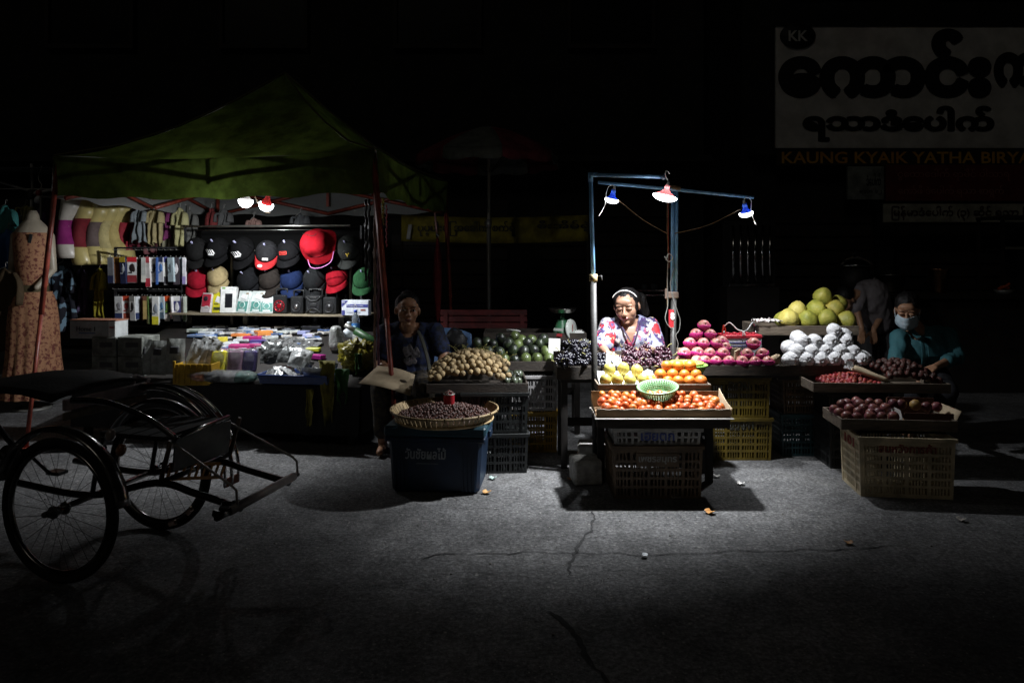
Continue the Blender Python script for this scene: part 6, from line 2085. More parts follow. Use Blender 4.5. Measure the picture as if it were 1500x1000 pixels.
# passion fruit tray
shelf_board('dark board between the cream crate and the purple fruit tray', 2.19, 2.75, 4.54, 4.82, .3765, .4015)
tr2 = tray('purple_fruit_tray', 'timber tray of purple brown fruit over the pale pierced crate', 2.10, 2.80, 4.5, 4.86, .472, .07, WOODP, rz=-.1)
PAS = mat('passion_skin', (.15, .04, .055), .4, var=.35, vs=7, col2=(.32, .15, .06), lo=.28, hi=.5, objvar=.3)
ps = ball('passion_fruit', .033, PAS, 3, .07, 16, 12, 1.0, .06)
sx6 = lambda zx: 1140 + zx / 4.347
sy6 = lambda zy: 510 + zy / 4.347
spots = [(405, 355, 4.75), (440, 352, 4.78), (497, 335, 4.85), (518, 356, 4.76), (455, 386, 4.68), (582, 344, 4.83), (605, 386, 4.7), (683, 382, 4.7), (512, 405, 4.63), (590, 412, 4.62), (435, 432, 4.58), (388, 410, 4.64), (355, 388, 4.72), (660, 435, 4.57), (735, 435, 4.57), (585, 435, 4.57), (640, 350, 4.82), (545, 385, 4.72), (500, 440, 4.57), (640, 410, 4.64)]
for i, (zx, zy, d) in enumerate(spots):
    solo('passion_fruit', ps[i % 3], None, 'purple brown round fruit ' + ('in the front row of' if zy > 410 else 'in the middle of' if zy > 370 else 'at the back of') + ' the purple fruit heap', 'passion fruit', W(sx6(zx), sy6(zy), d), rr(), 'purple fruit in the purple fruit tray', rnd.uniform(.9, 1.1))
bx2 = thing('fruit_carton', 'dark cardboard carton of a few fruit beside the purple fruit', 'carton', (2.66, 4.68, .415), -.1)
MB().box((0, -.13, .045), (.30, .006, .085)).build('front_panel', mat('carton_maroon', (.08, .03, .02), .8), bx2)
MB().box((0, .13, .07), (.30, .006, .135)).build('back_panel', mat('carton_maroon'), bx2)
MB().sheet(4, 3, lambda u, v: (.15 + .05 * v, -.127 + .254 * u, .002 + .1 * v), th=.005).build('end_flap', CARDP, bx2)
MB().sheet(4, 3, lambda u, v: (-.15 - .02 * v, -.127 + .254 * u, .002 + .1 * v), th=-.005).build('end_flap', PAPER, bx2)
MB().box((0, 0, .003), (.3, .25, .005)).build('base_panel', CARD, bx2)
for i, (zx, zy, d, c_) in enumerate(((785, 355, 4.68, 0), (873, 360, 4.66, 1), (735, 352, 4.7, 0), (945, 372, 4.66, 0), (1010, 372, 4.68, 0))):
    m2 = mat('yellow_passion', (.42, .26, .08), .45, var=.3, vs=6)
    me = ps[i % 3] if not c_ else ball('yellow_fruit', .035, m2, 1, .06, 16, 12)[0]
    solo('passion_fruit', me, None, ['purple fruit deep in the carton, second from the purple tray', 'single yellow fruit in the dark carton', 'dim fruit in the carton corner nearest the purple heap', 'low purple fruit beside the yellow one in the carton', 'purple fruit by the pale flap of the carton'][i], 'passion fruit', W(sx6(zx), sy6(zy), d), rr(), 'fruit in the dark carton')
c_ = crate('pale cream crate with pierced sides and red lettering under the purple fruit', .565, .36, .375, (.60, .50, .33), (2.47, 4.62, 0), -.12, 4, 6, 6, 'สมหวังการค้า', (.25, .05, .04), tw=.6, solid=.03, side_text='101', tz_=.31)
crate('tall black crate standing on the road behind the pale cream crate', .4, .34, .36, (.012, .013, .013), (2.45, 5.22, 0), -.05, 4, 5, 5)

# ============ left stand: avocados, longans, basket of nuts
stand('dark trestle carrying the avocado tray', -.14, .32, 5.53, 5.85, .615)
tray('avocado_tray', 'timber tray of dark avocados before the green scale', -.165, .345, 5.5, 5.88, .692, .075, WOOD)
AVO = mat('avocado_skin', (.028, .042, .018), .32, var=.5, vs=9, col2=(.012, .012, .014), bump=.35, bs=110, objvar=.3, coat=.2)
AVOG = mat('avocado_green', (.085, .115, .035), .35, var=.4, vs=7, bump=.3, bs=110, objvar=.2, coat=.2)
am = [ball('avocado', .043, m_, 1, .05, 16, 12, 1.12, seed=k)[0] for k, m_ in enumerate((AVO, AVOG, AVO))]
ax = lambda zx: 530 + zx / 4.839
ay = lambda zy: 400 + zy / 4.839
av = [(820, 497, 5.74, 0), (885, 490, 5.74, 0), (930, 505, 5.7, 0), (985, 460, 5.8, 0), (1040, 500, 5.7, 0), (1085, 450, 5.82, 1), (1105, 512, 5.66, 1), (1135, 475, 5.76, 1), (1175, 495, 5.7, 0), (1205, 475, 5.76, 1), (1262, 500, 5.7, 0), (1285, 470, 5.78, 0), (975, 565, 5.6, 0), (1075, 545, 5.62, 0), (1145, 555, 5.6, 0), (1220, 548, 5.62, 0), (1305, 555, 5.6, 1), (1360, 525, 5.66, 1), (1010, 612, 5.55, 1), (1085, 615, 5.55, 0), (1160, 610, 5.55, 1), (1240, 606, 5.55, 1), (1325, 606, 5.55, 1), (900, 560, 5.62, 0), (945, 612, 5.55, 0), (860, 580, 5.6, 0), (1370, 590, 5.6, 1)]
for i, (zx, zy, d, g_) in enumerate(av):
    lb = 'green avocado in the avocado tray' if g_ else 'blackish avocado in the avocado tray'
    row = 'front row' if zy > 590 else 'middle of the heap' if zy > 520 else 'top of the heap'
    solo('avocado', am[1 if g_ else 0], None, '%s, %s' % (lb, row), 'avocado', W(ax(zx), ay(zy), d), rr(), '%s avocados, %s' % ('green' if g_ else 'blackish', row), rnd.uniform(.9, 1.08))
pc = thing('price_card', 'white card standing at the grape side of the avocados', 'card', W(812, 507, 5.56), 0, rot=(-.2, 0, -.2))
MB().box((0, 0, 0), (.09, .003, .12)).build('card', PAPER, pc)
pl = thing('paper_plate', 'small white saucer lying on the top avocados', 'plate', W(752, 486, 5.9), 0, rot=(-.2, .1, 0))
MB().lathe([(0, 0), (.05, .002), (.06, .012), (.058, .014), (.05, .006), (0, .004)], 20).build('plate', PAPER, pl)
# back tray and scale
stand('tall dark trestle behind the avocados', -.2, .58, 6.03, 6.36, .775)
tray('scale_tray', 'empty timber tray holding the green scale', -.24, .625, 6.0, 6.4, .855, .08, WOOD)
p = W(824, 497, 6.1)
sl = thing('market_scale', 'green dial scale with a steel pan standing in the timber tray', 'scale', (p.x, p.y, .79), 1.0)
SGN = mat('scale_green', (.035, .16, .07), .4, var=.25)
k_ = .95
MB().sheet(12, 8, lambda u, v: (math.cos(2 * PI * u) * (.105 - .055 * v ** 1.6), math.sin(2 * PI * u) * (.085 - .045 * v ** 1.6), .17 * v)).build('body', SGN, sl)
MB().lathe([(0, -.012), (.085, -.012), (.09, 0), (.085, .01), (0, .01)], 26, at((0, -.083, .09), (PI / 2 - .12, 0, 0))).build('dial', mat('dial_white', (.62, .66, .62), .3), sl)
MB().box((0, -.098, .105), (.005, .003, .06)).build('needle', plain((.4, .03, .03)), sl)
MB().lathe([(0, .15), (.03, .15), (.02, .19), (.014, .23), (0, .23)], 14).build('neck', SGN, sl)
MB().lathe([(0, .225), (.07, .226), (.1, .235), (.118, .262), (.122, .263), (.118, .268), (.098, .243), (.06, .234), (0, .233)], 28).build('pan', ST, sl)
MB().box((-.107, -.02, .095), (.004, .09, .022), (0, .22, 0)).build('maker_mark', plain((.5, .55, .5)), sl)
MB().box((-.113, -.02, .05), (.004, .075, .025), (0, .18, 0)).build('red_mark', plain((.4, .04, .05)), sl)
pl = thing('paper_plate', 'white crumpled sheet lying in the scale tray beside the scale', 'paper', W(848, 488, 6.1), 0)
MB().ell((0, 0, 0), (.055, .05, .025), 12, 8, nz=.5, nf=8, seed=4).build('sheet', PAPER, pl)

# longans on their tray over black crates
tr3 = tray('longan_tray', 'wide timber tray of longans and small avocados in front of the seated woman in blue', -.60, .10, 4.93, 5.42, .622, .062, WOOD, rz=.05)
LON = mat('longan_skin', (.36, .26, .13), .75, var=.3, vs=16, bump=.4, bs=120, objvar=.18)
ln = ball('longan', .0235, LON, 3, .09, 12, 9, .97)


def lh(x, y):
    return .616 + .19 * max(0, 1 - ((x + .29) / .36) ** 2) * max(0, 1 - ((y - 5.22) / .34) ** 2)


pts = heap(-.59, -.02, 4.945, 5.38, .046, lh, .28)
pts += [p - Vector((.012, -.01, .038)) for p in heap(-.48, -.1, 5.0, 5.3, .05, lh, .3)]
pile('longan', 'brown longan in the heap before the seated woman in blue', 'longan', 'longans heaped in the longan tray', ln, pts, (.8, 1.22))
for i in range(20):
    x, y = rnd.uniform(-.42, -.05), rnd.uniform(5.12, 5.35)
    a_ = rnd.uniform(-1.2, 1.2)
    L_ = rnd.uniform(.06, .12)
    z = lh(x, y)
    tw_ = thing('longan_twig', 'thin greenish twig sticking out of the longan heap', 'twig', (x, y, z), 0, 'twigs in the longan heap')
    e_ = Vector((math.sin(a_) * L_, rnd.uniform(-.05, .03), L_ * .55))
    MB().tube(curve_pts([(0, 0, -.02), e_ * .5 + Vector((0, 0, .012)), e_], 4), [.0025] * 8 + [.0015], 5).tube([e_ * .5 + Vector((0, 0, .012)), e_ * .5 + Vector((.025, -.01, .035))], .0015, 4).build('twig', mat('twig_green', (.17, .16, .04), .7), tw_)
sa = ball('small_avocado', .027, mat('small_avocado', (.05, .062, .04), .32, var=.4, vs=12, objvar=.25, coat=.2), 2, .06, 14, 10, 1.15)
pts = heap(-.06, .075, 4.96, 5.38, .052, lambda x, y: .605 + .03 * noise.noise(Vector((x * 12, y * 12, 0))) + .02, .2)
pile('small_avocado', 'small grey green avocado at the far end of the longan tray', 'avocado', 'small avocados in the longan tray', sa, pts)
CB = (.012, .014, .014)
for i, z in enumerate((0, .283)):
    crate('black crate stacked on the other under the longan tray' if i else 'black crate standing on the road under the longan tray', .46, .36, .276, CB, (-.13, 5.12, z), .07, 4, 4, 5)
crate('pale grey crate stacked on the yellow crate behind the black crates', .36, .3, .27, (.28, .27, .27), (.16, 5.62, .318), .05, 4, 4, 4)
crate('yellow crate standing on the road behind the black crates', .36, .3, .31, (.40, .24, .015), (.16, 5.62, 0), .05, 4, 5, 4)

# blue bin and the basket of nuts
bn = thing('blue_bin', 'big dark blue bin with Thai lettering under the round basket', 'bin', (-.47, 4.73, 0), -.08)
BLU = mat('bin_blue', (.005, .018, .045), .45, var=.35, vs=5, bump=.1, bs=30)
BLUL = mat('lid_blue', (.015, .05, .07), .45, var=.35, vs=5)
MB().box((0, 0, .185), (.60, .42, .37), bev=.02, taper=.93).build('body', BLU, bn)
for x in [-.26 + .026 * k for k in range(21)]:
    if abs(x) > .17:
        MB().box((x * .97, -.205, .14), (.007, .012, .25)).build('rib', BLU, bn)
MB().box((0, 0, .345), (.64, .455, .03), bev=.006).build('lip', BLU, bn)
MB().box((0, 0, .395), (.65, .465, .065), bev=.012).build('lid', BLUL, bn)
for s_ in (-1, 1):
    MB().box((s_ * .325, -.02, .352), (.03, .12, .05), bev=.006).build('handle', BLU, bn)
text('lettering', 'วันชัยผลไม้', .26, plain((.30, .32, .34), .6), bn, (-.06, -.2085, .255), (PI / 2 - .07, 0, 0), bold=.02, height=.072)
MB().box((-.05, -.2065, .19), (.14, .002, .004), (-.07, 0, 0)).build('printed_line', plain((.2, .22, .23)), bn)
bk = thing('bamboo_basket', 'wide round bamboo basket tray standing on the blue bin', 'basket', W(652, 614, 4.75) * 0 + Vector((-.445, 4.73, .43)))
BAM = mat('bamboo', (.40, .29, .15), .6, var=.35, vs=9, bump=.3, bs=60, objvar=.2)
MB().lathe([(0, 0), (.30, 0), (.31, .004), (.30, .006), (0, .006)], 48).build('woven_base', BAM, bk)
for k in range(60):
    a_ = 2 * PI * k / 60
    MB().sheet(1, 2, lambda u, v: (math.cos(a_ + (u - .5) * .088) * (.312 + .034 * v), math.sin(a_ + (u - .5) * .088) * (.312 + .034 * v), .004 + .06 * v), th=.004, smooth=False).build('slat', BAM, bk)
for z, r_ in ((.006, .32), (.066, .352)):
    MB().lathe([(r_ - .004, z - .008), (r_ + .004, z - .008), (r_ + .006, z), (r_ + .004, z + .007), (r_ - .004, z + .007), (r_ - .004, z - .008)], 60, cap=False).build('hoop', BAM, bk)
for k in range(20):
    a_ = 2 * PI * k / 20 + .1
    MB().box((math.cos(a_) * .352, math.sin(a_) * .352, .064), (.016, .008, .022), (0, 0, a_)).build('binding', mat('binding_dark', (.12, .075, .035), .7), bk)
NUT = mat('dark_nut', (.075, .028, .02), .5, var=.5, vs=30, objvar=.2)
nb = MB()
r_ = random.Random(9)
for k in range(900):
    a_, q_ = r_.random() * 6.28, .30 * math.sqrt(r_.random())
    z = .02 + .055 * (1 - (q_ / .30) ** 2) + r_.uniform(-.008, .008)
    nb.ell((math.cos(a_) * q_, math.sin(a_) * q_, z), (.011 * r_.uniform(.8, 1.2), .0095, .009), 6, 4, rot=(r_.random() * 3, r_.random() * 3, r_.random() * 3))
nb.ell((0, 0, .01), (.3, .3, .05), 24, 8)
tag(nb.build('dark_nuts', NUT, None, (-.445, 4.73, .436)), 'heap of small dark brown nuts in the round bamboo basket', 'nuts', kind='stuff')
cp = thing('measuring_cup', 'red tin cup full of nuts standing in the bamboo basket', 'cup', (W(657, 590, 4.72).x, 4.76, .492))
MB().lathe([(0, 0), (.033, 0), (.036, .004), (.037, .09), (.039, .094), (.035, .094), (.034, .07), (0, .068)], 22).build('tin', plain((.42, .02, .03), .35), cp)
MB().lathe([(.0375, .088), (.0395, .091), (.0395, .096), (.036, .096)], 22, cap=False).build('rim', mat('dull_steel'), cp)
nn = MB()
for k in range(40):
    a_, q_ = r_.random() * 6.28, .028 * math.sqrt(r_.random())
    nn.ell((math.cos(a_) * q_, math.sin(a_) * q_, .09 + .02 * (1 - (q_ / .03) ** 2)), .009, 6, 4)
tag(nn.build('nut_heap', NUT, cp), kind='stuff')
for px, py in ((660, 600),):
    pass
# red bench and oddments in the dark
rb = thing('red_bench', 'dull red timber bench standing in the dark behind the seated woman', 'bench', (-.28, 7.0, 0))
RBM = mat('bench_red', (.10, .012, .012), .6, var=.4, vs=6)
for k in range(3):
    MB().box((0, .12, .86 - .0 + .065 * k - .05), (.86, .02, .055), bev=.003).build('back_slat', RBM, rb)
for k in range(3):
    MB().box((0, -.1 + k * .09, .5), (.86, .08, .02), bev=.003).build('seat_slat', RBM, rb)
for x in (-.38, .38):
    for y in (-.12, .12):
        MB().box((x, y, .25 if y < 0 else .47), (.04, .04, .49 if y < 0 else .94)).build('leg', RBM, rb)
# ------------------------------------------------------------------ people
SKIN1 = mat('skin_warm', (.33, .18, .12), .48, var=.12, vs=30)
SKIN2 = mat('skin_brown', (.36, .19, .11), .45, var=.15, vs=30)
SKIN3 = mat('skin_tan', (.34, .18, .105), .5, var=.15, vs=30)
LIP = mat('lips', (.22, .06, .055), .4)
LIP2 = mat('lips_dark', (.17, .055, .045), .4)
HAIR = mat('hair_black', (.006, .005, .005), .55, spec=.25, bump=.6, bs=90, aniso=(1, 1, .15))
EYEW = mat('eye_white', (.6, .57, .53), .3)
IRIS = mat('iris', (.012, .008, .006), .2)


def hand(mb, wrist, d, n, side, s=1.0, curl=.5):
    """palm, four unequal fingers and a thumb that leaves the side of the palm; d along the fingers, n out of the palm"""
    wrist, d, n = Vector(wrist), Vector(d).normalized(), Vector(n)
    n = (n - d * n.dot(d)).normalized()
    x = d.cross(n) * side
    mb.cap(wrist, wrist + d * .03 * s, .022 * s, .026 * s, 10)
    mb.cap(wrist + d * .035 * s - x * .016 * s, wrist + d * .08 * s - x * .022 * s, .017 * s, .014 * s, 8)
    mb.cap(wrist + d * .035 * s + x * .016 * s, wrist + d * .08 * s + x * .022 * s, .017 * s, .014 * s, 8)
    mb.cap(wrist + d * .04 * s, wrist + d * .085 * s, .017 * s, .014 * s, 8)
    for k, (o, L_) in enumerate(((-.030, .066), (-.010, .076), (.010, .072), (.030, .056))):
        p = wrist + d * .085 * s + x * o * s
        a = curl * (.55 + .1 * k)
        dd = d
        for f_, r0, r1 in ((.45, .0095, .009), (.3, .009, .0082), (.25, .0082, .007)):
            q = p + dd * L_ * f_ * s
            mb.cap(p, q, r0 * s, r1 * s, 8)
            p = q
            dd = (dd * math.cos(a) + n * math.sin(a) * 1).normalized()
    p = wrist + d * .03 * s - x * .026 * s
    q = p + (d * .7 - x * .6 + n * .35).normalized() * .04 * s
    mb.cap(p, q, .013 * s, .011 * s, 8)
    mb.cap(q, q + (d * .85 - x * .15 + n * .4).normalized() * .032 * s, .0105 * s, .008 * s, 8)


def head_prims(mb, M_, female=True):
    k0 = len(mb.v)
    mb.ell((0, .015, .03), (.074, .092, .085), 20, 14)
    mb.ell((0, -.022, -.042), (.056, .064, .062), 18, 12)
    mb.ell((0, -.066, -.092), (.022, .020, .017), 10, 8)
    for s_ in (-1, 1):
        mb.ell((s_ * .032, -.046, -.020), (.034, .031, .040), 14, 10)
        mb.ell((s_ * .076, .012, -.004), (.010, .020, .031), 10, 8, rot=(0, 0, s_ * .35))
        mb.ell((s_ * .0115, -.098, -.027), (.0095, .010, .0085), 8, 6)
        mb.ell((s_ * .03, -.070, .036), (.026, .015, .009), 10, 6)
        mb.ell((s_ * .034, -.022, -.052), (.024, .040, .036), 12, 8)
    mb.cap((0, -.076, .020), (0, -.098, -.020), .008, .0125, 8)
    mb.ell((0, -.062, .058), (.052, .026, .03), 12, 8)
    mb.ell((0, -.083, -.0545), (.023, .013, .0065), 10, 6)
    mb.ell((0, -.081, -.0645), (.019, .013, .0065), 10, 6)
    mb.xf(M_, k0)


def face_parts(root, M_, mood_open=1.0, lid=None):
    for s_ in (-1, 1):
        e = (MB().ell((s_ * .031, -.0715, .014), (.019, .0125, .0125), 14, 10) if mood_open < .6 else MB().ell((s_ * .031, -.0745, .012), (.0145, .0095, .0072 * mood_open), 12, 8)).xf(M_).build('eye', EYEW, root)
        if mood_open < .6:
            MB().tube([M_ @ Vector(p) for p in ((s_ * .017, -.0795, .007), (s_ * .031, -.0835, .0045), (s_ * .046, -.0765, .007))], .0011, 5).build('lash_line', IRIS, e)
            e.data.materials.clear()
            e.data.materials.append(lid)
            MB().tube([M_ @ Vector(p) for p in ((s_ * .014, -.0875, .034), (s_ * .028, -.0885, .040), (s_ * .046, -.077, .036))], [.0012, .0018, .0008], 5).build('eyebrow', mat('brow_brown', (.05, .03, .02), .7), root)
            continue
        MB().ell((s_ * .031, -.0815, .0115), (.0062, .004, .0062 * mood_open), 10, 6).xf(M_).build('iris', IRIS, e)
        MB().tube([M_ @ Vector(p) for p in ((s_ * .016, -.083, .013), (s_ * .025, -.0875, .0195), (s_ * .037, -.085, .0195), (s_ * .047, -.076, .0125))], .0022, 5).build('eyelid_line', IRIS, e)
        MB().tube([M_ @ Vector(p) for p in ((s_ * .012, -.091, .034), (s_ * .028, -.0925, .041), (s_ * .046, -.080, .037))], [.003, .0034, .0018], 5).build('eyebrow', HAIR, root)


def limbs(mb, J):
    for s_ in 'lr':
        if 'sh' + s_ in J:
            mb.cap(J['sh' + s_], J['el' + s_], .047 * J.get('k', 1), .037 * J.get('k', 1), 12)
            mb.cap(J['el' + s_], J['wr' + s_], .037 * J.get('k', 1), .026, 12)
        mb.cap(J['hip' + s_], J['kn' + s_], .085, .056, 12)
        mb.cap(J['kn' + s_], J['an' + s_], .054, .036, 12)
        a = Vector(J['an' + s_])
        mb.cap(a + Vector((0, .03, -.035)), a + Vector((0, -.13, -.05)), .035, .026, 10)


def lip_fn(M_, mats=2):
    I = M_.inverted()

    def f(c):
        p = I @ c
        return 1 if abs(p.x) < .023 and p.y < -.082 and -.0715 < p.z < -.0485 else 0
    return f


def sitting(root, px, dpt, half=.1, seat=.46):
    x = 0
    for s_, q in (('l', -1), ('r', 1)):
        yield s_, q


FLORAL = mat('floral_blouse', (.62, .62, .72), .75)
nt = FLORAL.node_tree
tcn = nt.nodes.new('ShaderNodeTexCoord')
mpn = nt.nodes.new('ShaderNodeMapping')
nt.links.new(tcn.outputs['Object'], mpn.inputs[0])
prev = None
base_n = nt.nodes.new('ShaderNodeTexNoise')
base_n.inputs['Scale'].default_value = 11
base_r = nt.nodes.new('ShaderNodeValToRGB')
base_r.color_ramp.elements[0].color = (.20, .21, .36, 1)
base_r.color_ramp.elements[1].color = (.36, .36, .40, 1)
base_r.color_ramp.elements[0].position, base_r.color_ramp.elements[1].position = .4, .56
nt.links.new(mpn.outputs[0], base_n.inputs['Vector'])
nt.links.new(base_n.outputs[0], base_r.inputs[0])
prev = base_r.outputs[0]
for sc_, dist, cols, keep in ((13, .52, ((.30, .01, .02), (.10, .02, .08), (.03, .015, .08), (.26, .015, .06)), .2), (17, .28, ((.36, .34, .32), (.6, .25, .1), (.03, .02, .05), (.7, .65, .6)), .25), (9, .46, ((.36, .012, .02), (.38, .015, .015), (.06, .02, .10), (.34, .36, .40)), .7), (30, .40, ((.09, .05, .16), (.5, .1, .15), (.04, .04, .09), (.65, .55, .3)), .5)):
    v = nt.nodes.new('ShaderNodeTexVoronoi')
    v.inputs['Scale'].default_value = sc_
    nzz = nt.nodes.new('ShaderNodeTexNoise')
    nzz.inputs['Scale'].default_value = sc_ * 2.2
    nt.links.new(mpn.outputs[0], nzz.inputs['Vector'])
    mxv = nt.nodes.new('ShaderNodeMix')
    mxv.data_type = 'VECTOR'
    mxv.inputs[0].default_value = .06
    nt.links.new(mpn.outputs[0], mxv.inputs[4])
    nt.links.new(nzz.outputs['Color'], mxv.inputs[5])
    nt.links.new(mxv.outputs[1], v.inputs['Vector'])
    spx = nt.nodes.new('ShaderNodeSeparateColor')
    nt.links.new(v.outputs['Color'], spx.inputs[0])
    cr = nt.nodes.new('ShaderNodeValToRGB')
    cr.color_ramp.interpolation = 'CONSTANT'
    els = cr.color_ramp.elements
    while len(els) < 4:
        els.new(.5)
    for k, e_ in enumerate(els):
        e_.position = k * .25
        e_.color = (*cols[k], 1)
    nt.links.new(spx.outputs[1], cr.inputs[0])
    lt = nt.nodes.new('ShaderNodeMath')
    lt.operation = 'LESS_THAN'
    lt.inputs[1].default_value = dist
    nt.links.new(v.outputs['Distance'], lt.inputs[0])
    gt_ = nt.nodes.new('ShaderNodeMath')
    gt_.operation = 'GREATER_THAN'
    gt_.inputs[1].default_value = keep
    nt.links.new(spx.outputs[0], gt_.inputs[0])
    mu = nt.nodes.new('ShaderNodeMath')
    mu.operation = 'MULTIPLY'
    nt.links.new(lt.outputs[0], mu.inputs[0])
    nt.links.new(gt_.outputs[0], mu.inputs[1])
    mx = nt.nodes.new('ShaderNodeMix')
    mx.data_type = 'RGBA'
    nt.links.new(mu.outputs[0], mx.inputs[0])
    nt.links.new(prev, mx.inputs[6])
    nt.links.new(cr.outputs[0], mx.inputs[7])
    prev = mx.outputs[2]
nt.links.new(prev, nt.nodes['Principled BSDF'].inputs['Base Color'])


def stool(loc, h, label, col):
    t = thing('plastic_stool', label, 'stool', loc)
    m = plain(col, .5)
    MB().box((0, 0, h - .015), (.3, .3, .03), bev=.01).build('seat', m, t)
    for a_ in (-1, 1):
        for b_ in (-1, 1):
            MB().tube([(a_ * .15, b_ * .15, 0), (a_ * .12, b_ * .12, h - .03)], .02, 6).build('leg', m, t)


# ---- the woman in the flowered blouse
R0 = Vector((W(922, 470, 5.66).x, 5.66, 0))
wl = lambda px, py, d: W(px, py, d) - R0
hc = wl(918, 449, 5.56)
HM = Matrix.Translation(hc) @ Euler((.30, -.06, -.38)).to_matrix().to_4x4() @ Matrix.Diagonal((1.22, 1.10, 1.08, 1))
J = dict(shl=wl(891, 478, 5.63), ell=wl(882, 509, 5.50), wrl=wl(889, 516, 5.38), shr=wl(953, 478, 5.63), elr=wl(962, 512, 5.52), wrr=wl(938, 514, 5.40),
         hipl=Vector((-.1, .05, .53)), knl=Vector((-.13, -.22, .50)), anl=Vector((-.12, -.18, .09)), hipr=Vector((.1, .05, .53)), knr=Vector((.13, -.22, .50)), anr=Vector((.12, -.18, .09)), k=1.08)
mb = MB()
limbs(mb, J)
ch = wl(922, 492, 5.66)
mb.ell((0, .06, .60), (.19, .15, .16), 18, 12).ell((0, .03, .76), (.165, .125, .17), 18, 12).ell(ch, (.165, .115, .15), 18, 12)
mb.cap(wl(905, 476, 5.64), wl(939, 476, 5.64), .06, .06, 12)
mb.cap(wl(922, 474, 5.63), hc + Vector((0, .015, -.05)), .062, .052, 12)
head_prims(mb, HM)
hand(mb, J['wrl'], (.35, -.75, -.25), (.2, 0, -1), -1, .98, .5)
hand(mb, J['wrr'], (-.8, -.4, -.2), (0, .2, -1), 1, .98, .35)
wm = thing('person', 'seated woman in a flowered blouse and white hair band looking down at her hands', 'person', R0)
ob('body', remesh(mb, 'body', [SKIN1, LIP], .0055, 5, matfn=lip_fn(HM)), wm)
face_parts(wm, HM, .5, SKIN1)
hb2 = MB().ell((0, .035, .045), (.0845, .094, .084), 20, 14).ell((0, .075, -.01), (.066, .045, .07), 14, 10).ell((-.062, .0, .012), (.016, .034, .045), 10, 8).ell((.062, .0, .012), (.016, .034, .045), 10, 8)
hb2.ell((.03, .13, .01), (.05, .05, .06), 14, 10).cap((.05, .15, .0), (.085, .135, -.10), .052, .035, 12).xf(HM)
ob('hair', remesh(hb2, 'hair', HAIR, .006, 3, .006, (40, 40, 12), 3), wm)
MB().tube([HM @ Vector((math.sin(a_) * .088, .0 - .035 + .012 * math.cos(a_), .035 + .096 * math.cos(a_))) for a_ in [math.radians(-62 + 124 * k / 20) for k in range(21)]], .0042, 8).build('hair_band', plain((.75, .75, .75), .35), wm)
bl = MB().ell((0, .06, .60), (.21, .17, .16), 18, 12).ell((0, .03, .76), (.188, .148, .18), 18, 12).ell(ch, (.186, .137, .155), 18, 12)
bl.cap(wl(906, 475, 5.645), wl(938, 475, 5.645), .072, .072, 12)
for s_ in 'lr':
    a_, b_ = J['sh' + s_], J['el' + s_]
    q = a_.lerp(b_, .82)
    bl.cap(a_ + Vector((0, 0, .005)), a_.lerp(b_, .4), .070, .078, 14).cap(a_.lerp(b_, .4), q, .078, .079, 14)
nk = wl(921, 470, 5.6)
vb = wl(924, 503, 5.5)


def neck_cut(c):
    if (c - Vector((nk.x, c.y, nk.z))).length < .001:
        return True
    t = (c.z - vb.z) / (nk.z + .05 - vb.z)
    if c.y < nk.y + .02 and 0 < t and abs(c.x - (vb.x + (nk.x - vb.x) * t)) < .012 + .075 * t:
        return True
    return math.hypot(c.x - nk.x, (c.y - (nk.y + .04)) * .9) < .072 and c.z > nk.z - .05


blm = remesh(bl, 'blouse', FLORAL, .009, 4, .010, (11, 11, 6), 5, cut=neck_cut)
bo_ = ob('blouse', blm, wm)
sd_ = bo_.modifiers.new('th', 'SOLIDIFY')
sd_.thickness = .003
MB().tube([nk + Vector(p) for p in ((-.075, .03, .012), (-.072, -.04, -.02), (-.045, -.09, -.075), (.012, -.115, -.17), (.055, -.09, -.075), (.078, -.04, -.02), (.078, .03, .012))], .007, 6, flat=.6).build('collar_trim', plain((.03, .015, .05), .7), bo_)
lg_ = MB()
for s_ in 'lr':
    lg_.cap(J['hip' + s_], J['kn' + s_], .105, .085, 12).cap(J['kn' + s_], Vector(J['an' + s_]) + Vector((0, 0, .08)), .085, .07, 12)
lg_.ell((0, .05, .54), (.21, .18, .12), 16, 10)
ob('skirt', remesh(lg_, 'skirt', plain((.28, .02, .03), .8), .012, 4, .008), wm)
stool((R0.x, R0.y + .06, 0), .44, 'low dark plastic stool under the woman in the flowered blouse', (.05, .02, .02))
pp = thing('paper_note', 'small white paper held in the hand of the woman in the flowered blouse', 'paper', W(896, 521, 5.32), 0, rot=(-.9, .3, .4))
MB().sheet(5, 5, lambda u, v: ((u - .5) * .07, .008 * math.sin(u * 4), (v - .5) * .09), th=.0012).build('sheet', PAPER, pp)

# ---- the woman in the dark blue shirt, left
R1 = Vector((W(600, 480, 5.78).x, 5.78, 0))
wl1 = lambda px, py, d: W(px, py, d) - R1
hc = wl1(597, 455, 5.72)
HM = Matrix.Translation(hc) @ Euler((.05, .05, .24)).to_matrix().to_4x4() @ Matrix.Diagonal((1.2, 1.08, 1.08, 1))
J = dict(shl=wl1(566, 487, 5.78), ell=wl1(560, 535, 5.72), wrl=wl1(576, 556, 5.52), shr=wl1(636, 487, 5.78), elr=wl1(651, 522, 5.74), wrr=wl1(641, 548, 5.58),
         hipl=Vector((-.1, .03, .50)), knl=Vector((-.16, -.36, .50)), anl=Vector((-.16, -.32, .09)), hipr=Vector((.1, .03, .50)), knr=Vector((.15, -.30, .50)), anr=Vector((.14, -.28, .09)), k=1.32)
mb = MB()
limbs(mb, J)
ch = wl1(600, 508, 5.80)
mb.ell((0, .05, .56), (.20, .16, .16), 18, 12).ell((0, .03, .70), (.185, .145, .17), 18, 12).ell(ch, (.185, .13, .15), 18, 12)
mb.cap(wl1(582, 483, 5.79), wl1(618, 483, 5.79), .06, .06, 12)
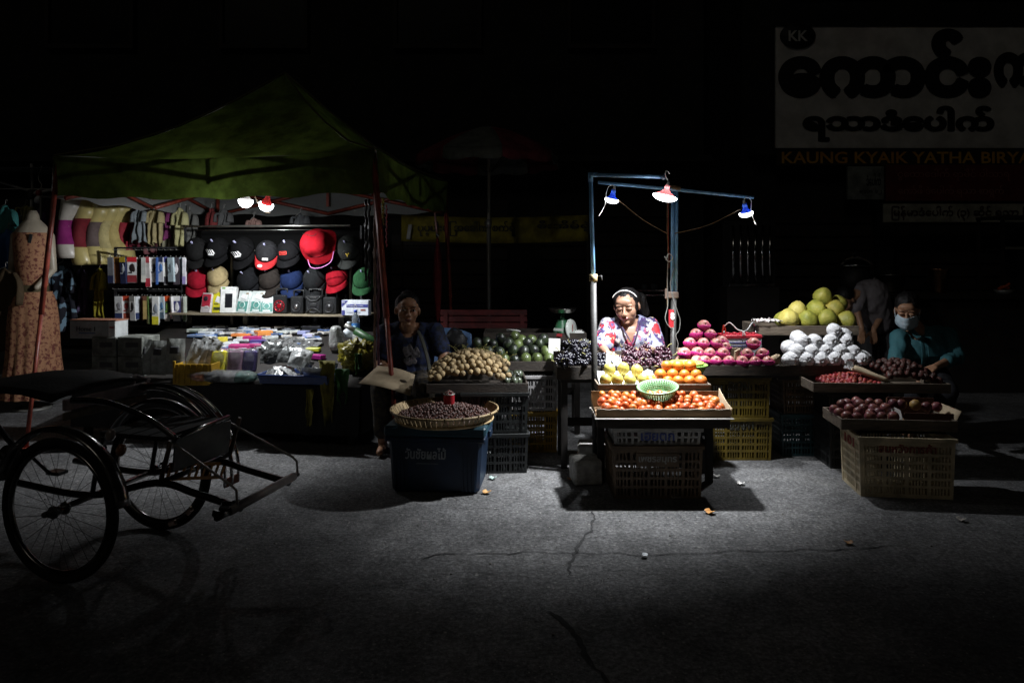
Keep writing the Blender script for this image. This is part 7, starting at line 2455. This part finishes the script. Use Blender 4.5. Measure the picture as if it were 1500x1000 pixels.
mb.cap(wl1(599, 487, 5.78), hc + Vector((0, .015, -.05)), .062, .055, 12)
head_prims(mb, HM)
hand(mb, J['wrl'], (.6, -.6, -.3), (.1, 0, -1), -1, .98, .4)
hand(mb, J['wrr'], (-.5, -.6, -.2), (0, .2, -1), 1, .98, .4)
w1 = thing('person', 'seated woman in a dark blue printed shirt with a bag strap beside the longans', 'person', R1)
ob('body', remesh(mb, 'body', [SKIN2, LIP2], .0055, 5, matfn=lip_fn(HM)), w1)
face_parts(w1, HM, .9)
hb2 = MB().ell((0, .035, .047), (.0835, .093, .084), 20, 14).ell((0, .08, -.02), (.066, .045, .07), 14, 10).ell((0, .06, .118), (.045, .04, .028), 12, 8).xf(HM)
ob('hair', remesh(hb2, 'hair', HAIR, .006, 3, .005, (40, 40, 14), 8), w1)
bl = MB().ell((0, .05, .56), (.215, .18, .16), 18, 12).ell((0, .03, .70), (.205, .163, .18), 18, 12).ell(ch, (.205, .148, .155), 18, 12)
bl.cap(wl1(580, 484, 5.795), wl1(620, 484, 5.795), .075, .075, 12)
for s_ in 'lr':
    a_, b_ = J['sh' + s_], J['el' + s_]
    bl.cap(a_, a_.lerp(b_, .62), .086, .084, 14)
nk1 = wl1(599, 479, 5.72)
blm = remesh(bl, 'shirt', mat('blue_print_shirt', (.012, .022, .075), .8, col2=(.006, .008, .016), vs=28, lo=.45, hi=.55, bump=.2, bs=150), .009, 4, .010, (11, 11, 6), 9,
             cut=lambda c: (math.hypot(c.x - nk1.x, (c.y - nk1.y - .02) * .75) < .082 - max(0, (nk1.z - c.z)) * .45 and c.z > nk1.z - .14 and c.y < nk1.y + .1))
so_ = ob('shirt', blm, w1)
sd_ = so_.modifiers.new('th', 'SOLIDIFY')
sd_.thickness = .003
pr_ = wl1(602, 519, 5.64)
for k, (dx, dz, rx, rz_) in enumerate(((-.02, .03, .045, .06), (.035, .01, .04, .055), (-.005, -.05, .055, .04))):
    MB().sheet(26, 6, lambda u, v: (pr_.x + dx + rx * math.sin(2 * PI * u) * v, pr_.y - .02 + .14 * (pr_.x * 0 + dx + rx * math.sin(2 * PI * u) * v) ** 2 * 4, pr_.z + dz + rz_ * math.cos(2 * PI * u) * v * (.8 + .2 * math.sin(u * 25))), th=.0015).build('shirt_print', mat('print_grey', (.13, .12, .13), .8, var=.7, vs=30), so_)
MB().tube(curve_pts([wl1(612, 484, 5.72), wl1(618, 497, 5.645), wl1(625, 520, 5.63), wl1(630, 545, 5.64)], 6), .016, 6, flat=.25).build('bag_strap', plain((.07, .07, .055), .8), w1)
lg_ = MB()
for s_ in 'lr':
    lg_.cap(J['hip' + s_], J['kn' + s_], .11, .09, 12).cap(J['kn' + s_], Vector(J['an' + s_]) + Vector((0, 0, .08)), .09, .07, 12)
lg_.ell((0, .03, .52), (.21, .18, .12), 16, 10)
ob('skirt', remesh(lg_, 'skirt', mat('brown_print_skirt', (.07, .055, .035), .8, col2=(.02, .018, .02), vs=30, lo=.45, hi=.55), .012, 4, .010), w1)
cb_ = thing('cardboard_fan', 'flat brown cardboard piece resting on the knees of the woman in dark blue', 'cardboard', W(572, 556, 5.38), 0, rot=(.42, .22, -.12))
MB().sheet(8, 4, lambda u, v: ((u - .5) * .40 * (1 - .25 * v), (v - .5) * .26, .02 * math.sin(u * 3)), th=.004).build('sheet', CARDP, cb_)
MB().ell((.1, -.0, .018), (.03, .016, .003), 10, 6, nz=.5).build('dark_stain', plain((.04, .03, .02)), cb_)
# blue plastic chair
p = W(668, 520, 6.02)
cr_ = thing('plastic_chair', 'pale blue plastic chair with a curved back behind the longans', 'chair', (p.x - .08, 6.05, 0), .25)
CHB = mat('chair_blue', (.12, .22, .42), .4, var=.15)
MB().sheet(16, 8, lambda u, v: (.25 * math.sin((u - .5) * 2.3), .20 - .22 * (1 - math.cos((u - .5) * 2.3)) + .06 * v, .5 + .37 * v - .05 * (2 * u - 1) ** 2 * v), th=.014).build('backrest', CHB, cr_)
MB().box((0, 0, .43), (.44, .42, .03), bev=.012).build('seat', CHB, cr_)
for a_ in (-1, 1):
    for b_ in (-1, 1):
        MB().tube([(a_ * .22, b_ * .21, 0), (a_ * .19, b_ * .18, .42)], .022, 8).build('leg', CHB, cr_)
    MB().tube(curve_pts([(a_ * .2, .12, .62), (a_ * .235, -.05, .63), (a_ * .22, -.16, .6), (a_ * .21, -.17, .45)], 5), .018, 8, flat=.6).build('armrest', CHB, cr_)
hb3 = thing('black_bag', 'black shoulder bag slumped over the pale blue chair', 'bag', W(668, 497, 5.92), 0)
MB().ell((0, 0, -.02), (.10, .07, .09), 18, 12, nz=.35, nf=5, seed=3).build('body', mat('bag_black', (.010, .010, .011), .55, bump=.3, bs=50), hb3)
MB().tube(curve_pts([(-.07, 0, .05), (-.02, .02, .09), (.05, .02, .06)], 5), .008, 6).build('handle', mat('bag_black'), hb3)

# ---- the masked man
R2 = Vector((W(1352, 480, 5.85).x, 5.85, 0))
wl2 = lambda px, py, d: W(px, py, d) - R2
hc = wl2(1329, 456, 5.72)
HM = Matrix.Translation(hc) @ Euler((.38, .03, -.55)).to_matrix().to_4x4() @ Matrix.Diagonal((1.1, 1.1, 1.12, 1))
HL = Vector((0, .0, 0))
J = dict(shl=wl2(1318, 493, 5.80), ell=wl2(1312, 528, 5.68), wrl=wl2(1327, 548, 5.48), shr=wl2(1388, 491, 5.84), elr=wl2(1402, 523, 5.70), wrr=wl2(1372, 536, 5.50),
         hipl=Vector((-.1, .08, .62)), knl=Vector((-.12, -.12, .42)), anl=Vector((-.12, .0, .09)), hipr=Vector((.1, .08, .62)), knr=Vector((.12, -.12, .42)), anr=Vector((.12, .0, .09)), k=1.1)
mb = MB()
limbs(mb, J)
ch = wl2(1353, 508, 5.83)
mb.ell((0, .07, .66), (.165, .13, .15), 18, 12).ell((.0, .04, .76), (.165, .125, .17), 18, 12).ell(ch, (.185, .12, .15), 18, 12)
mb.cap(wl2(1332, 489, 5.82), wl2(1374, 488, 5.84), .06, .06, 12)
mb.cap(wl2(1346, 486, 5.80), hc + Vector((.01, .02, -.05)), .064, .056, 12)
head_prims(mb, HM)
hand(mb, J['wrl'], (.5, -.7, -.3), (.1, 0, -1), -1, 1.05, .5)
hand(mb, J['wrr'], (-.8, -.4, -.25), (0, .2, -1), 1, 1.05, .5)
mn = thing('person', 'man in a teal shirt and pale face mask bending over dark red fruit', 'person', R2)
ob('body', remesh(mb, 'body', [SKIN3, LIP2], .006, 3, matfn=lip_fn(HM)), mn)
face_parts(mn, HM, .5, SKIN3)
hb2 = MB().ell((0, .03, .05), (.085, .094, .086), 20, 14).ell((0, .075, -.0), (.068, .04, .06), 14, 10).xf(HM)
ob('hair', remesh(hb2, 'hair', HAIR, .006, 3, .006, (40, 40, 14), 5), mn)
mk = MB().sheet(18, 12, lambda u, v: ((u - .5) * .150 * (1 - .18 * (2 * v - 1) ** 2), -.124 + .24 * abs(u - .5) ** 1.8 + .10 * max(0, .5 - v) ** 2 + .0015 * math.sin(v * 22), -.104 + .106 * v), th=.002).xf(HM)
MSK = mat('mask_pale', (.44, .55, .62), .7, var=.12, vs=20)
mko = mk.build('face_mask', MSK, mn)
for s_ in (-1, 1):
    MB().tube([HM @ Vector(p) for p in ((s_ * .072, -.055, -.015), (s_ * .082, -.01, .012), (s_ * .085, .025, .01), (s_ * .08, .01, -.03), (s_ * .07, -.05, -.07))], .002, 5).build('ear_loop', MSK, mko)
TEAL = mat('teal_shirt', (.028, .115, .135), .8, var=.15, vs=5, bump=.15, bs=200)
bl = MB().ell((0, .07, .66), (.185, .15, .15), 18, 12).ell((.0, .04, .76), (.19, .148, .18), 18, 12).ell(ch, (.205, .142, .155), 18, 12)
bl.cap(wl2(1333, 490, 5.82), wl2(1373, 489, 5.84), .072, .072, 12)
for s_ in 'lr':
    a_, b_, c_ = J['sh' + s_], J['el' + s_], J['wr' + s_]
    bl.cap(a_, b_, .068, .056, 14).cap(b_, b_.lerp(c_, .5 if s_ == 'r' else .8), .056, .05, 12)
nk2 = wl2(1343, 483, 5.74)
blm = remesh(bl, 'shirt', TEAL, .009, 4, .013, (12, 12, 7), 12,
             cut=lambda c: (math.hypot(c.x - nk2.x, (c.y - nk2.y - .03) * .8) < .066 - max(0, nk2.z - c.z) * .45 and c.z > nk2.z - .11 and c.y < nk2.y + .11))
so_ = ob('shirt', blm, mn)
sd_ = so_.modifiers.new('th', 'SOLIDIFY')
sd_.thickness = .003
for s_ in (-1, 1):
    MB().add([nk2 + Vector(p) for p in ((s_ * .075, .05, .035), (s_ * .085, -.03, .0), (s_ * .06, -.10, -.06), (s_ * .012, -.085, -.045), (s_ * .055, -.02, .03))], [(0, 1, 2, 3, 4)]).build('collar', TEAL, so_)
MB().sheet(3, 8, lambda u, v: (nk2.x - .005 + .03 * (u - .5) + .02 * (1 - v), nk2.y - .078 - .03 * math.sin(v * PI * .8) + .02, nk2.z - .28 + .2 * v), th=.003).build('button_strip', TEAL, so_)
pk_ = wl2(1368, 514, 5.68)
MB().box(pk_ + Vector((0, .012, 0)), (.085, .006, .09), (-.12, .0, .1), bev=.002).build('chest_pocket', TEAL, so_)
lg_ = MB()
for s_ in 'lr':
    lg_.cap(J['hip' + s_], J['kn' + s_], .10, .085, 12).cap(J['kn' + s_], Vector(J['an' + s_]) + Vector((0, 0, .05)), .085, .065, 12)
ob('trousers', remesh(lg_, 'trousers', plain((.012, .012, .016), .85), .012, 4, .008), mn)
stool((R2.x, R2.y + .12, 0), .5, 'dark plastic stool under the masked man', (.02, .02, .03))

# ---- somebody bending in the dark behind the pomelos
R3 = Vector((W(1285, 450, 7.1).x, 7.1, 0))
wl3 = lambda px, py, d: W(px, py, d) - R3
J = dict(shl=wl3(1262, 426, 7.0), ell=wl3(1254, 452, 6.95), wrl=wl3(1262, 480, 6.85), shr=wl3(1290, 422, 7.15), elr=wl3(1297, 452, 7.1), wrr=wl3(1280, 482, 7.0),
         hipl=Vector((-.02, .16, .80)), knl=Vector((-.08, .02, .46)), anl=Vector((-.08, .14, .09)), hipr=Vector((.16, .16, .80)), knr=Vector((.16, .02, .46)), anr=Vector((.16, .14, .09)))
mb = MB()
limbs(mb, J)
mb.ell((.07, .14, .84), (.16, .13, .13), 16, 10).cap((.06, .1, .9), wl3(1276, 432, 7.06), .15, .14, 14)
hc = wl3(1238, 440, 6.94)
HM = Matrix.Translation(hc) @ Euler((.8, 0, -.9)).to_matrix().to_4x4()
mb.cap(wl3(1262, 428, 7.0), hc, .06, .055)
head_prims(mb, HM)
hand(mb, J['wrl'], (-.2, -.4, -.8), (0, 1, 0), -1)
hand(mb, J['wrr'], (-.2, -.4, -.8), (0, 1, 0), 1)
p3 = thing('person', 'person in a greyish shirt bending in the dark behind the pomelos', 'person', R3)
ob('body', remesh(mb, 'body', [SKIN2, LIP2], .007, 3, matfn=lip_fn(HM)), p3)
face_parts(p3, HM, .5, SKIN2)
ob('hair', remesh(MB().ell((0, .035, .047), (.084, .094, .084), 18, 12).ell((0, .08, -.02), (.066, .045, .07), 14, 10).xf(HM), 'hair', HAIR, .008, 3, .004), p3)
bl = MB().cap((.06, .12, .86), wl3(1276, 431, 7.06), .165, .158, 16).cap(J['shl'], J['ell'], .07, .06).cap(J['shr'], J['elr'], .07, .06)
ob('shirt', remesh(bl, 'shirt', mat('grey_shirt', (.17, .15, .155), .8, var=.2, vs=5), .012, 4, .014), p3)
lg_ = MB().ell((.07, .15, .80), (.17, .15, .12), 14, 10)
for s_ in 'lr':
    lg_.cap(J['hip' + s_], J['kn' + s_], .10, .085, 12).cap(J['kn' + s_], Vector(J['an' + s_]) + Vector((0, 0, .05)), .085, .07, 12)
ob('trousers', remesh(lg_, 'trousers', plain((.02, .018, .02), .85), .014, 4, .006), p3)
# ------------------------------------------------------------------ the pedal trishaw in the dark at the front
ts = thing('pedal_trishaw', 'parked black pedal trishaw with chrome mudguards and a footrest bar', 'trishaw', (-2.02, 3.65, 0), math.radians(-16))
BKM = mat('black_enamel', (.010, .010, .011), .3, var=.4, vs=12, coat=.4)
CHR = mat('chrome', (.8, .79, .78), .12, 1, var=.35, vs=14)
CHR2 = mat('chrome_worn', (.36, .35, .34), .22, .9, var=.5, vs=16)
TYR = mat('tyre', (.012, .012, .012), .85, bump=.3, bs=120)


def torus(R_, r, seg=64, ts_=10, flat=1.0):
    mb = MB()
    vs = [((R_ + r * math.cos(b)) * math.cos(a), flat * r * math.sin(b), (R_ + r * math.cos(b)) * math.sin(a)) for a in [2 * PI * i / seg for i in range(seg)] for b in [2 * PI * j / ts_ for j in range(ts_)]]
    fs = [(i * ts_ + j, i * ts_ + (j + 1) % ts_, ((i + 1) % seg) * ts_ + (j + 1) % ts_, ((i + 1) % seg) * ts_ + j) for i in range(seg) for j in range(ts_)]
    return mb.add(vs, fs, 0, True)


T_TY, T_RIM = torus(.313, .02).mesh('tyre', TYR), torus(.287, .013, flat=1.1).mesh('rim', mat('rim_worn', (.3, .29, .28), .22, 1, var=.6, vs=9))
sp_ = MB()
for k in range(28):
    a_ = 2 * PI * k / 28
    b_ = a_ + (.35 if k % 2 else -.35)
    sp_.tube([(math.cos(b_) * .025, (.03 if k % 4 < 2 else -.03), math.sin(b_) * .025), (math.cos(a_) * .285, 0, math.sin(a_) * .285)], .0013, 4)
SPK = sp_.mesh('spokes', mat('spoke_steel', (.06, .058, .055), .5, .6))
HUB = MB().tube([(0, -.05, 0), (0, .05, 0)], .018, 12).tube([(0, -.034, 0), (0, -.028, 0)], .03, 14).tube([(0, .028, 0), (0, .034, 0)], .03, 14).mesh('hub', CHR2)
REF = MB().box((0, 0, 0), (.05, .022, .028), bev=.005).mesh('spoke_reflector', mat('reflector', (.9, .66, .55), .1, .7))


def wheel(x, y):
    w = ob('tyre', T_TY, ts, (x, y, .333), (0, .3 * x, 0))
    w.name = 'wheel'
    ob('rim', T_RIM, w)
    s_ = ob('spokes', SPK, w)
    s_['kind'] = 'stuff'
    ob('hub', HUB, w)
    return w


def guard(x, y, R_, a0, a1, w_, m, name='mudguard', th=.003):
    def f(u, v):
        a = math.radians(a0 + (a1 - a0) * u)
        q = (v - .5) * 2
        r_ = R_ - .018 * q * q
        return (x + math.cos(a) * r_, y + q * w_ / 2, .333 + math.sin(a) * r_)
    return MB().sheet(30, 6, f, th=th).build(name, m, ts)


wn_ = wheel(.04, -.36)
wf_ = wheel(0, .3)
for a_ in (-42, -68):
    ob('spoke_reflector', REF, wf_, (math.cos(math.radians(a_)) * .30, -.028, math.sin(math.radians(a_)) * .30), (0, -math.radians(a_ + 90), 0))
guard(.04, -.36, .385, 8, 165, .075, CHR2)
guard(0, .3, .385, 8, 165, .07, BKM)
for dy in (-.055, 0, .055):
    MB().tube([(math.cos(math.radians(a)) * .452 - .0, .32 + dy, .333 + math.sin(math.radians(a)) * .445) for a in range(-6, 112, 4)], .0085 if dy else .011, 8).build('guard_rail', CHR, ts)
for a in (20, -4, 42):
    MB().box((math.cos(math.radians(a)) * .452, .32, .333 + math.sin(math.radians(a)) * .445), (.012, .12, .05), (0, -math.radians(a), 0), bev=.003).build('rail_plate', mat('plate_brown', (.16, .06, .035), .35, .5), ts)
# near arm rail, frame tubes, seat
arm = [(-.06, -.2, .80), (.1, -.2, .805), (.22, -.2, .788), (.4, -.2, .735), (.56, -.2, .652)]
MB().tube(curve_pts(arm, 6), .014, 8, flat=1.0).build('arm_rail', BKM, ts)
MB().tube([Vector(p) + Vector((0, -.004, .012)) for p in curve_pts(arm, 6)], .006, 6).build('arm_trim', CHR, ts)
arm2 = [(-.1, .26, .79), (.1, .26, .795), (.3, .26, .72), (.44, .26, .6)]
MB().tube(curve_pts(arm2, 6), .012, 8).build('arm_rail', BKM, ts)
MB().tube([(.53, -.2, .65), (.47, .27, .655)], .011, 8).build('seat_front_bar', CHR2, ts)
MB().box((.48, .06, .56), (.01, .36, .17), (0, .1, -.1), bev=.002).build('seat_front_panel', mat('panel_grey', (.10, .105, .10), .5, .2, var=.3), ts)
for k in range(4):
    MB().box((.12 + k * .095, .04, .64), (.088, .42, .022), bev=.003).build('seat_slat', mat('seat_board', (.008, .008, .007), .8), ts)
MB().box((-.10, .05, .775), (.024, .52, .055), bev=.004).build('backrest_board', mat('board_lilac', (.32, .25, .25), .6, var=.3, vs=10), ts)
MB().box((-.10, .05, .72), (.02, .52, .035), bev=.003).build('backrest_edge', WOODP, ts)
MB().sheet(14, 10, lambda u, v: (-.12 - .62 * v, -.26 + .62 * u, .815 + .035 * math.sin(u * PI) + .03 * math.sin(v * PI) + .008 * noise.noise(Vector((u * 5, v * 5, 0)))), th=.02).build('folded_hood', mat('hood_black', (.006, .006, .006), .75, bump=.3, bs=60), ts)
MB().tube([(-.12, .24, .80), (-.16, .30, .835), (-.12, .36, .80)], .012, 6).build('hood_corner', mat('board_lilac'), ts)
for (y, x0) in ((-.2, .40), (.3, .40)):
    MB().tube([(0, y + (.06 if y < 0 else -.06), .333), (.06, y + (.06 if y < 0 else -.06), .62)], .012, 8).build('seat_stay', BKM, ts)
    MB().tube([(.5, y + .02, .64), (.44, y + .02, .44)], .011, 8).build('front_stay', mat('stay_brown', (.10, .07, .05), .5, .3), ts)
for y in (-.16, .22):
    MB().tube(curve_pts([(-.5, y, .36), (0, y, .335), (.4, y, .43), (.62, y, .40), (.87, y, .355)], 6), .017, 10).build('frame_tube', BKM, ts)
MB().tube([(.03, -.43, .333), (0, .37, .333)], .014, 10).build('axle', CHR2, ts)
MB().tube([(.44, -.2, .44), (.44, .3, .44)], .014, 8).build('cross_tube', BKM, ts)
MB().tube([(.87, -.25, .372), (.86, .27, .372)], .021, 12).build('footrest_roller', mat('roller_pale', (.42, .38, .37), .5, .2, var=.25), ts)
MB().tube([(.87, -.33, .372), (.87, -.25, .372)], .017, 8).build('roller_end', BKM, ts)
MB().tube([(.86, .27, .372), (.86, .31, .372)], .012, 8).build('roller_end', BKM, ts)
for k in range(5):
    MB().box((.85 + .012 * (k % 2), -.30 + .03 * k, .376 + .01 * (k % 3)), (.045, .02, .03), (.3 * k, .2, .4 * k), bev=.004).build('rag_binding', BKM, ts)
for y, x0, z0 in ((-.2, .54, .63), (.27, .48, .62)):
    MB().tube([(x0, y, z0), (.85, y * 1.02, .47), (.875, y * 1.02, .45), (.88, y * 1.02, .385)], .006, 6).build('footrest_rod', mat('rod_pale', (.36, .33, .31), .45, .3), ts)
MB().tube([(.44, .24, .43), (.84, .24, .37)], .003, 5).build('brake_rod', CHR2, ts)
pp_ = ob('step_plate', None, ts, (.455, .05, .43), (0, .25, PI / 2 - .12))
ORP = mat('plate_orange', (.38, .16, .015), .5, var=.3, vs=12)
for (c_, d_) in (((0, 0, .034), (.36, .006, .016)), ((0, 0, -.034), (.36, .006, .016))):
    MB().box(c_, d_, bev=.001).build('plate_edge', ORP, pp_)
for k in range(9):
    MB().box((-.172 + .043 * k, 0, 0), (.014, .006, .056), (0, .2, 0)).build('plate_bar', ORP, pp_)
for (x, z, c_) in ((.24, .69, (.35, .3, .28)), (.30, .625, (.28, .12, .05))):
    MB().lathe([(0, -.014), (.02, -.014), (.023, 0), (.018, .012), (0, .014)], 14, at((x + .03, -.30, z - .01), (PI / 2, .3, .0), (1, 1.3, 1))).build('side_lamp', plain(c_, .2, coat=.5), ts)
# the cycle behind it
MB().tube(curve_pts([(-.12, .05, .5), (-.6, .05, .45), (-1.1, .05, .36)], 5), .018, 10).build('main_tube', BKM, ts)
MB().tube([(-.7, .05, .44), (-1.2, .05, .86)], .016, 10).tube([(-.7, .05, .44), (-1.5, .05, .333)], .012, 8).tube([(-1.18, .05, .80), (-1.5, .05, .333)], .010, 8).build('seat_tube', BKM, ts)
MB().ell((-1.25, .05, .90), (.13, .075, .035), 18, 8, nz=.1).build('saddle', mat('saddle_black', (.012, .011, .010), .5), ts)
wheel(-1.5, .05)
MB().lathe([(0, -.006), (.085, -.006), (.09, 0), (.085, .006), (0, .006)], 28, at((-.7, 0, .40), (PI / 2, 0, 0))).build('chainring', CHR2, ts)
for s_ in (-1, 1):
    MB().tube([(-.7, .05 + s_ * .07, .40), (-.7 + s_ * .12, .05 + s_ * .09, .40 - s_ * .1)], .010, 6).box((-.7 + s_ * .12, .05 + s_ * .13, .40 - s_ * .1), (.09, .07, .02), bev=.004).build('pedal', BKM, ts)
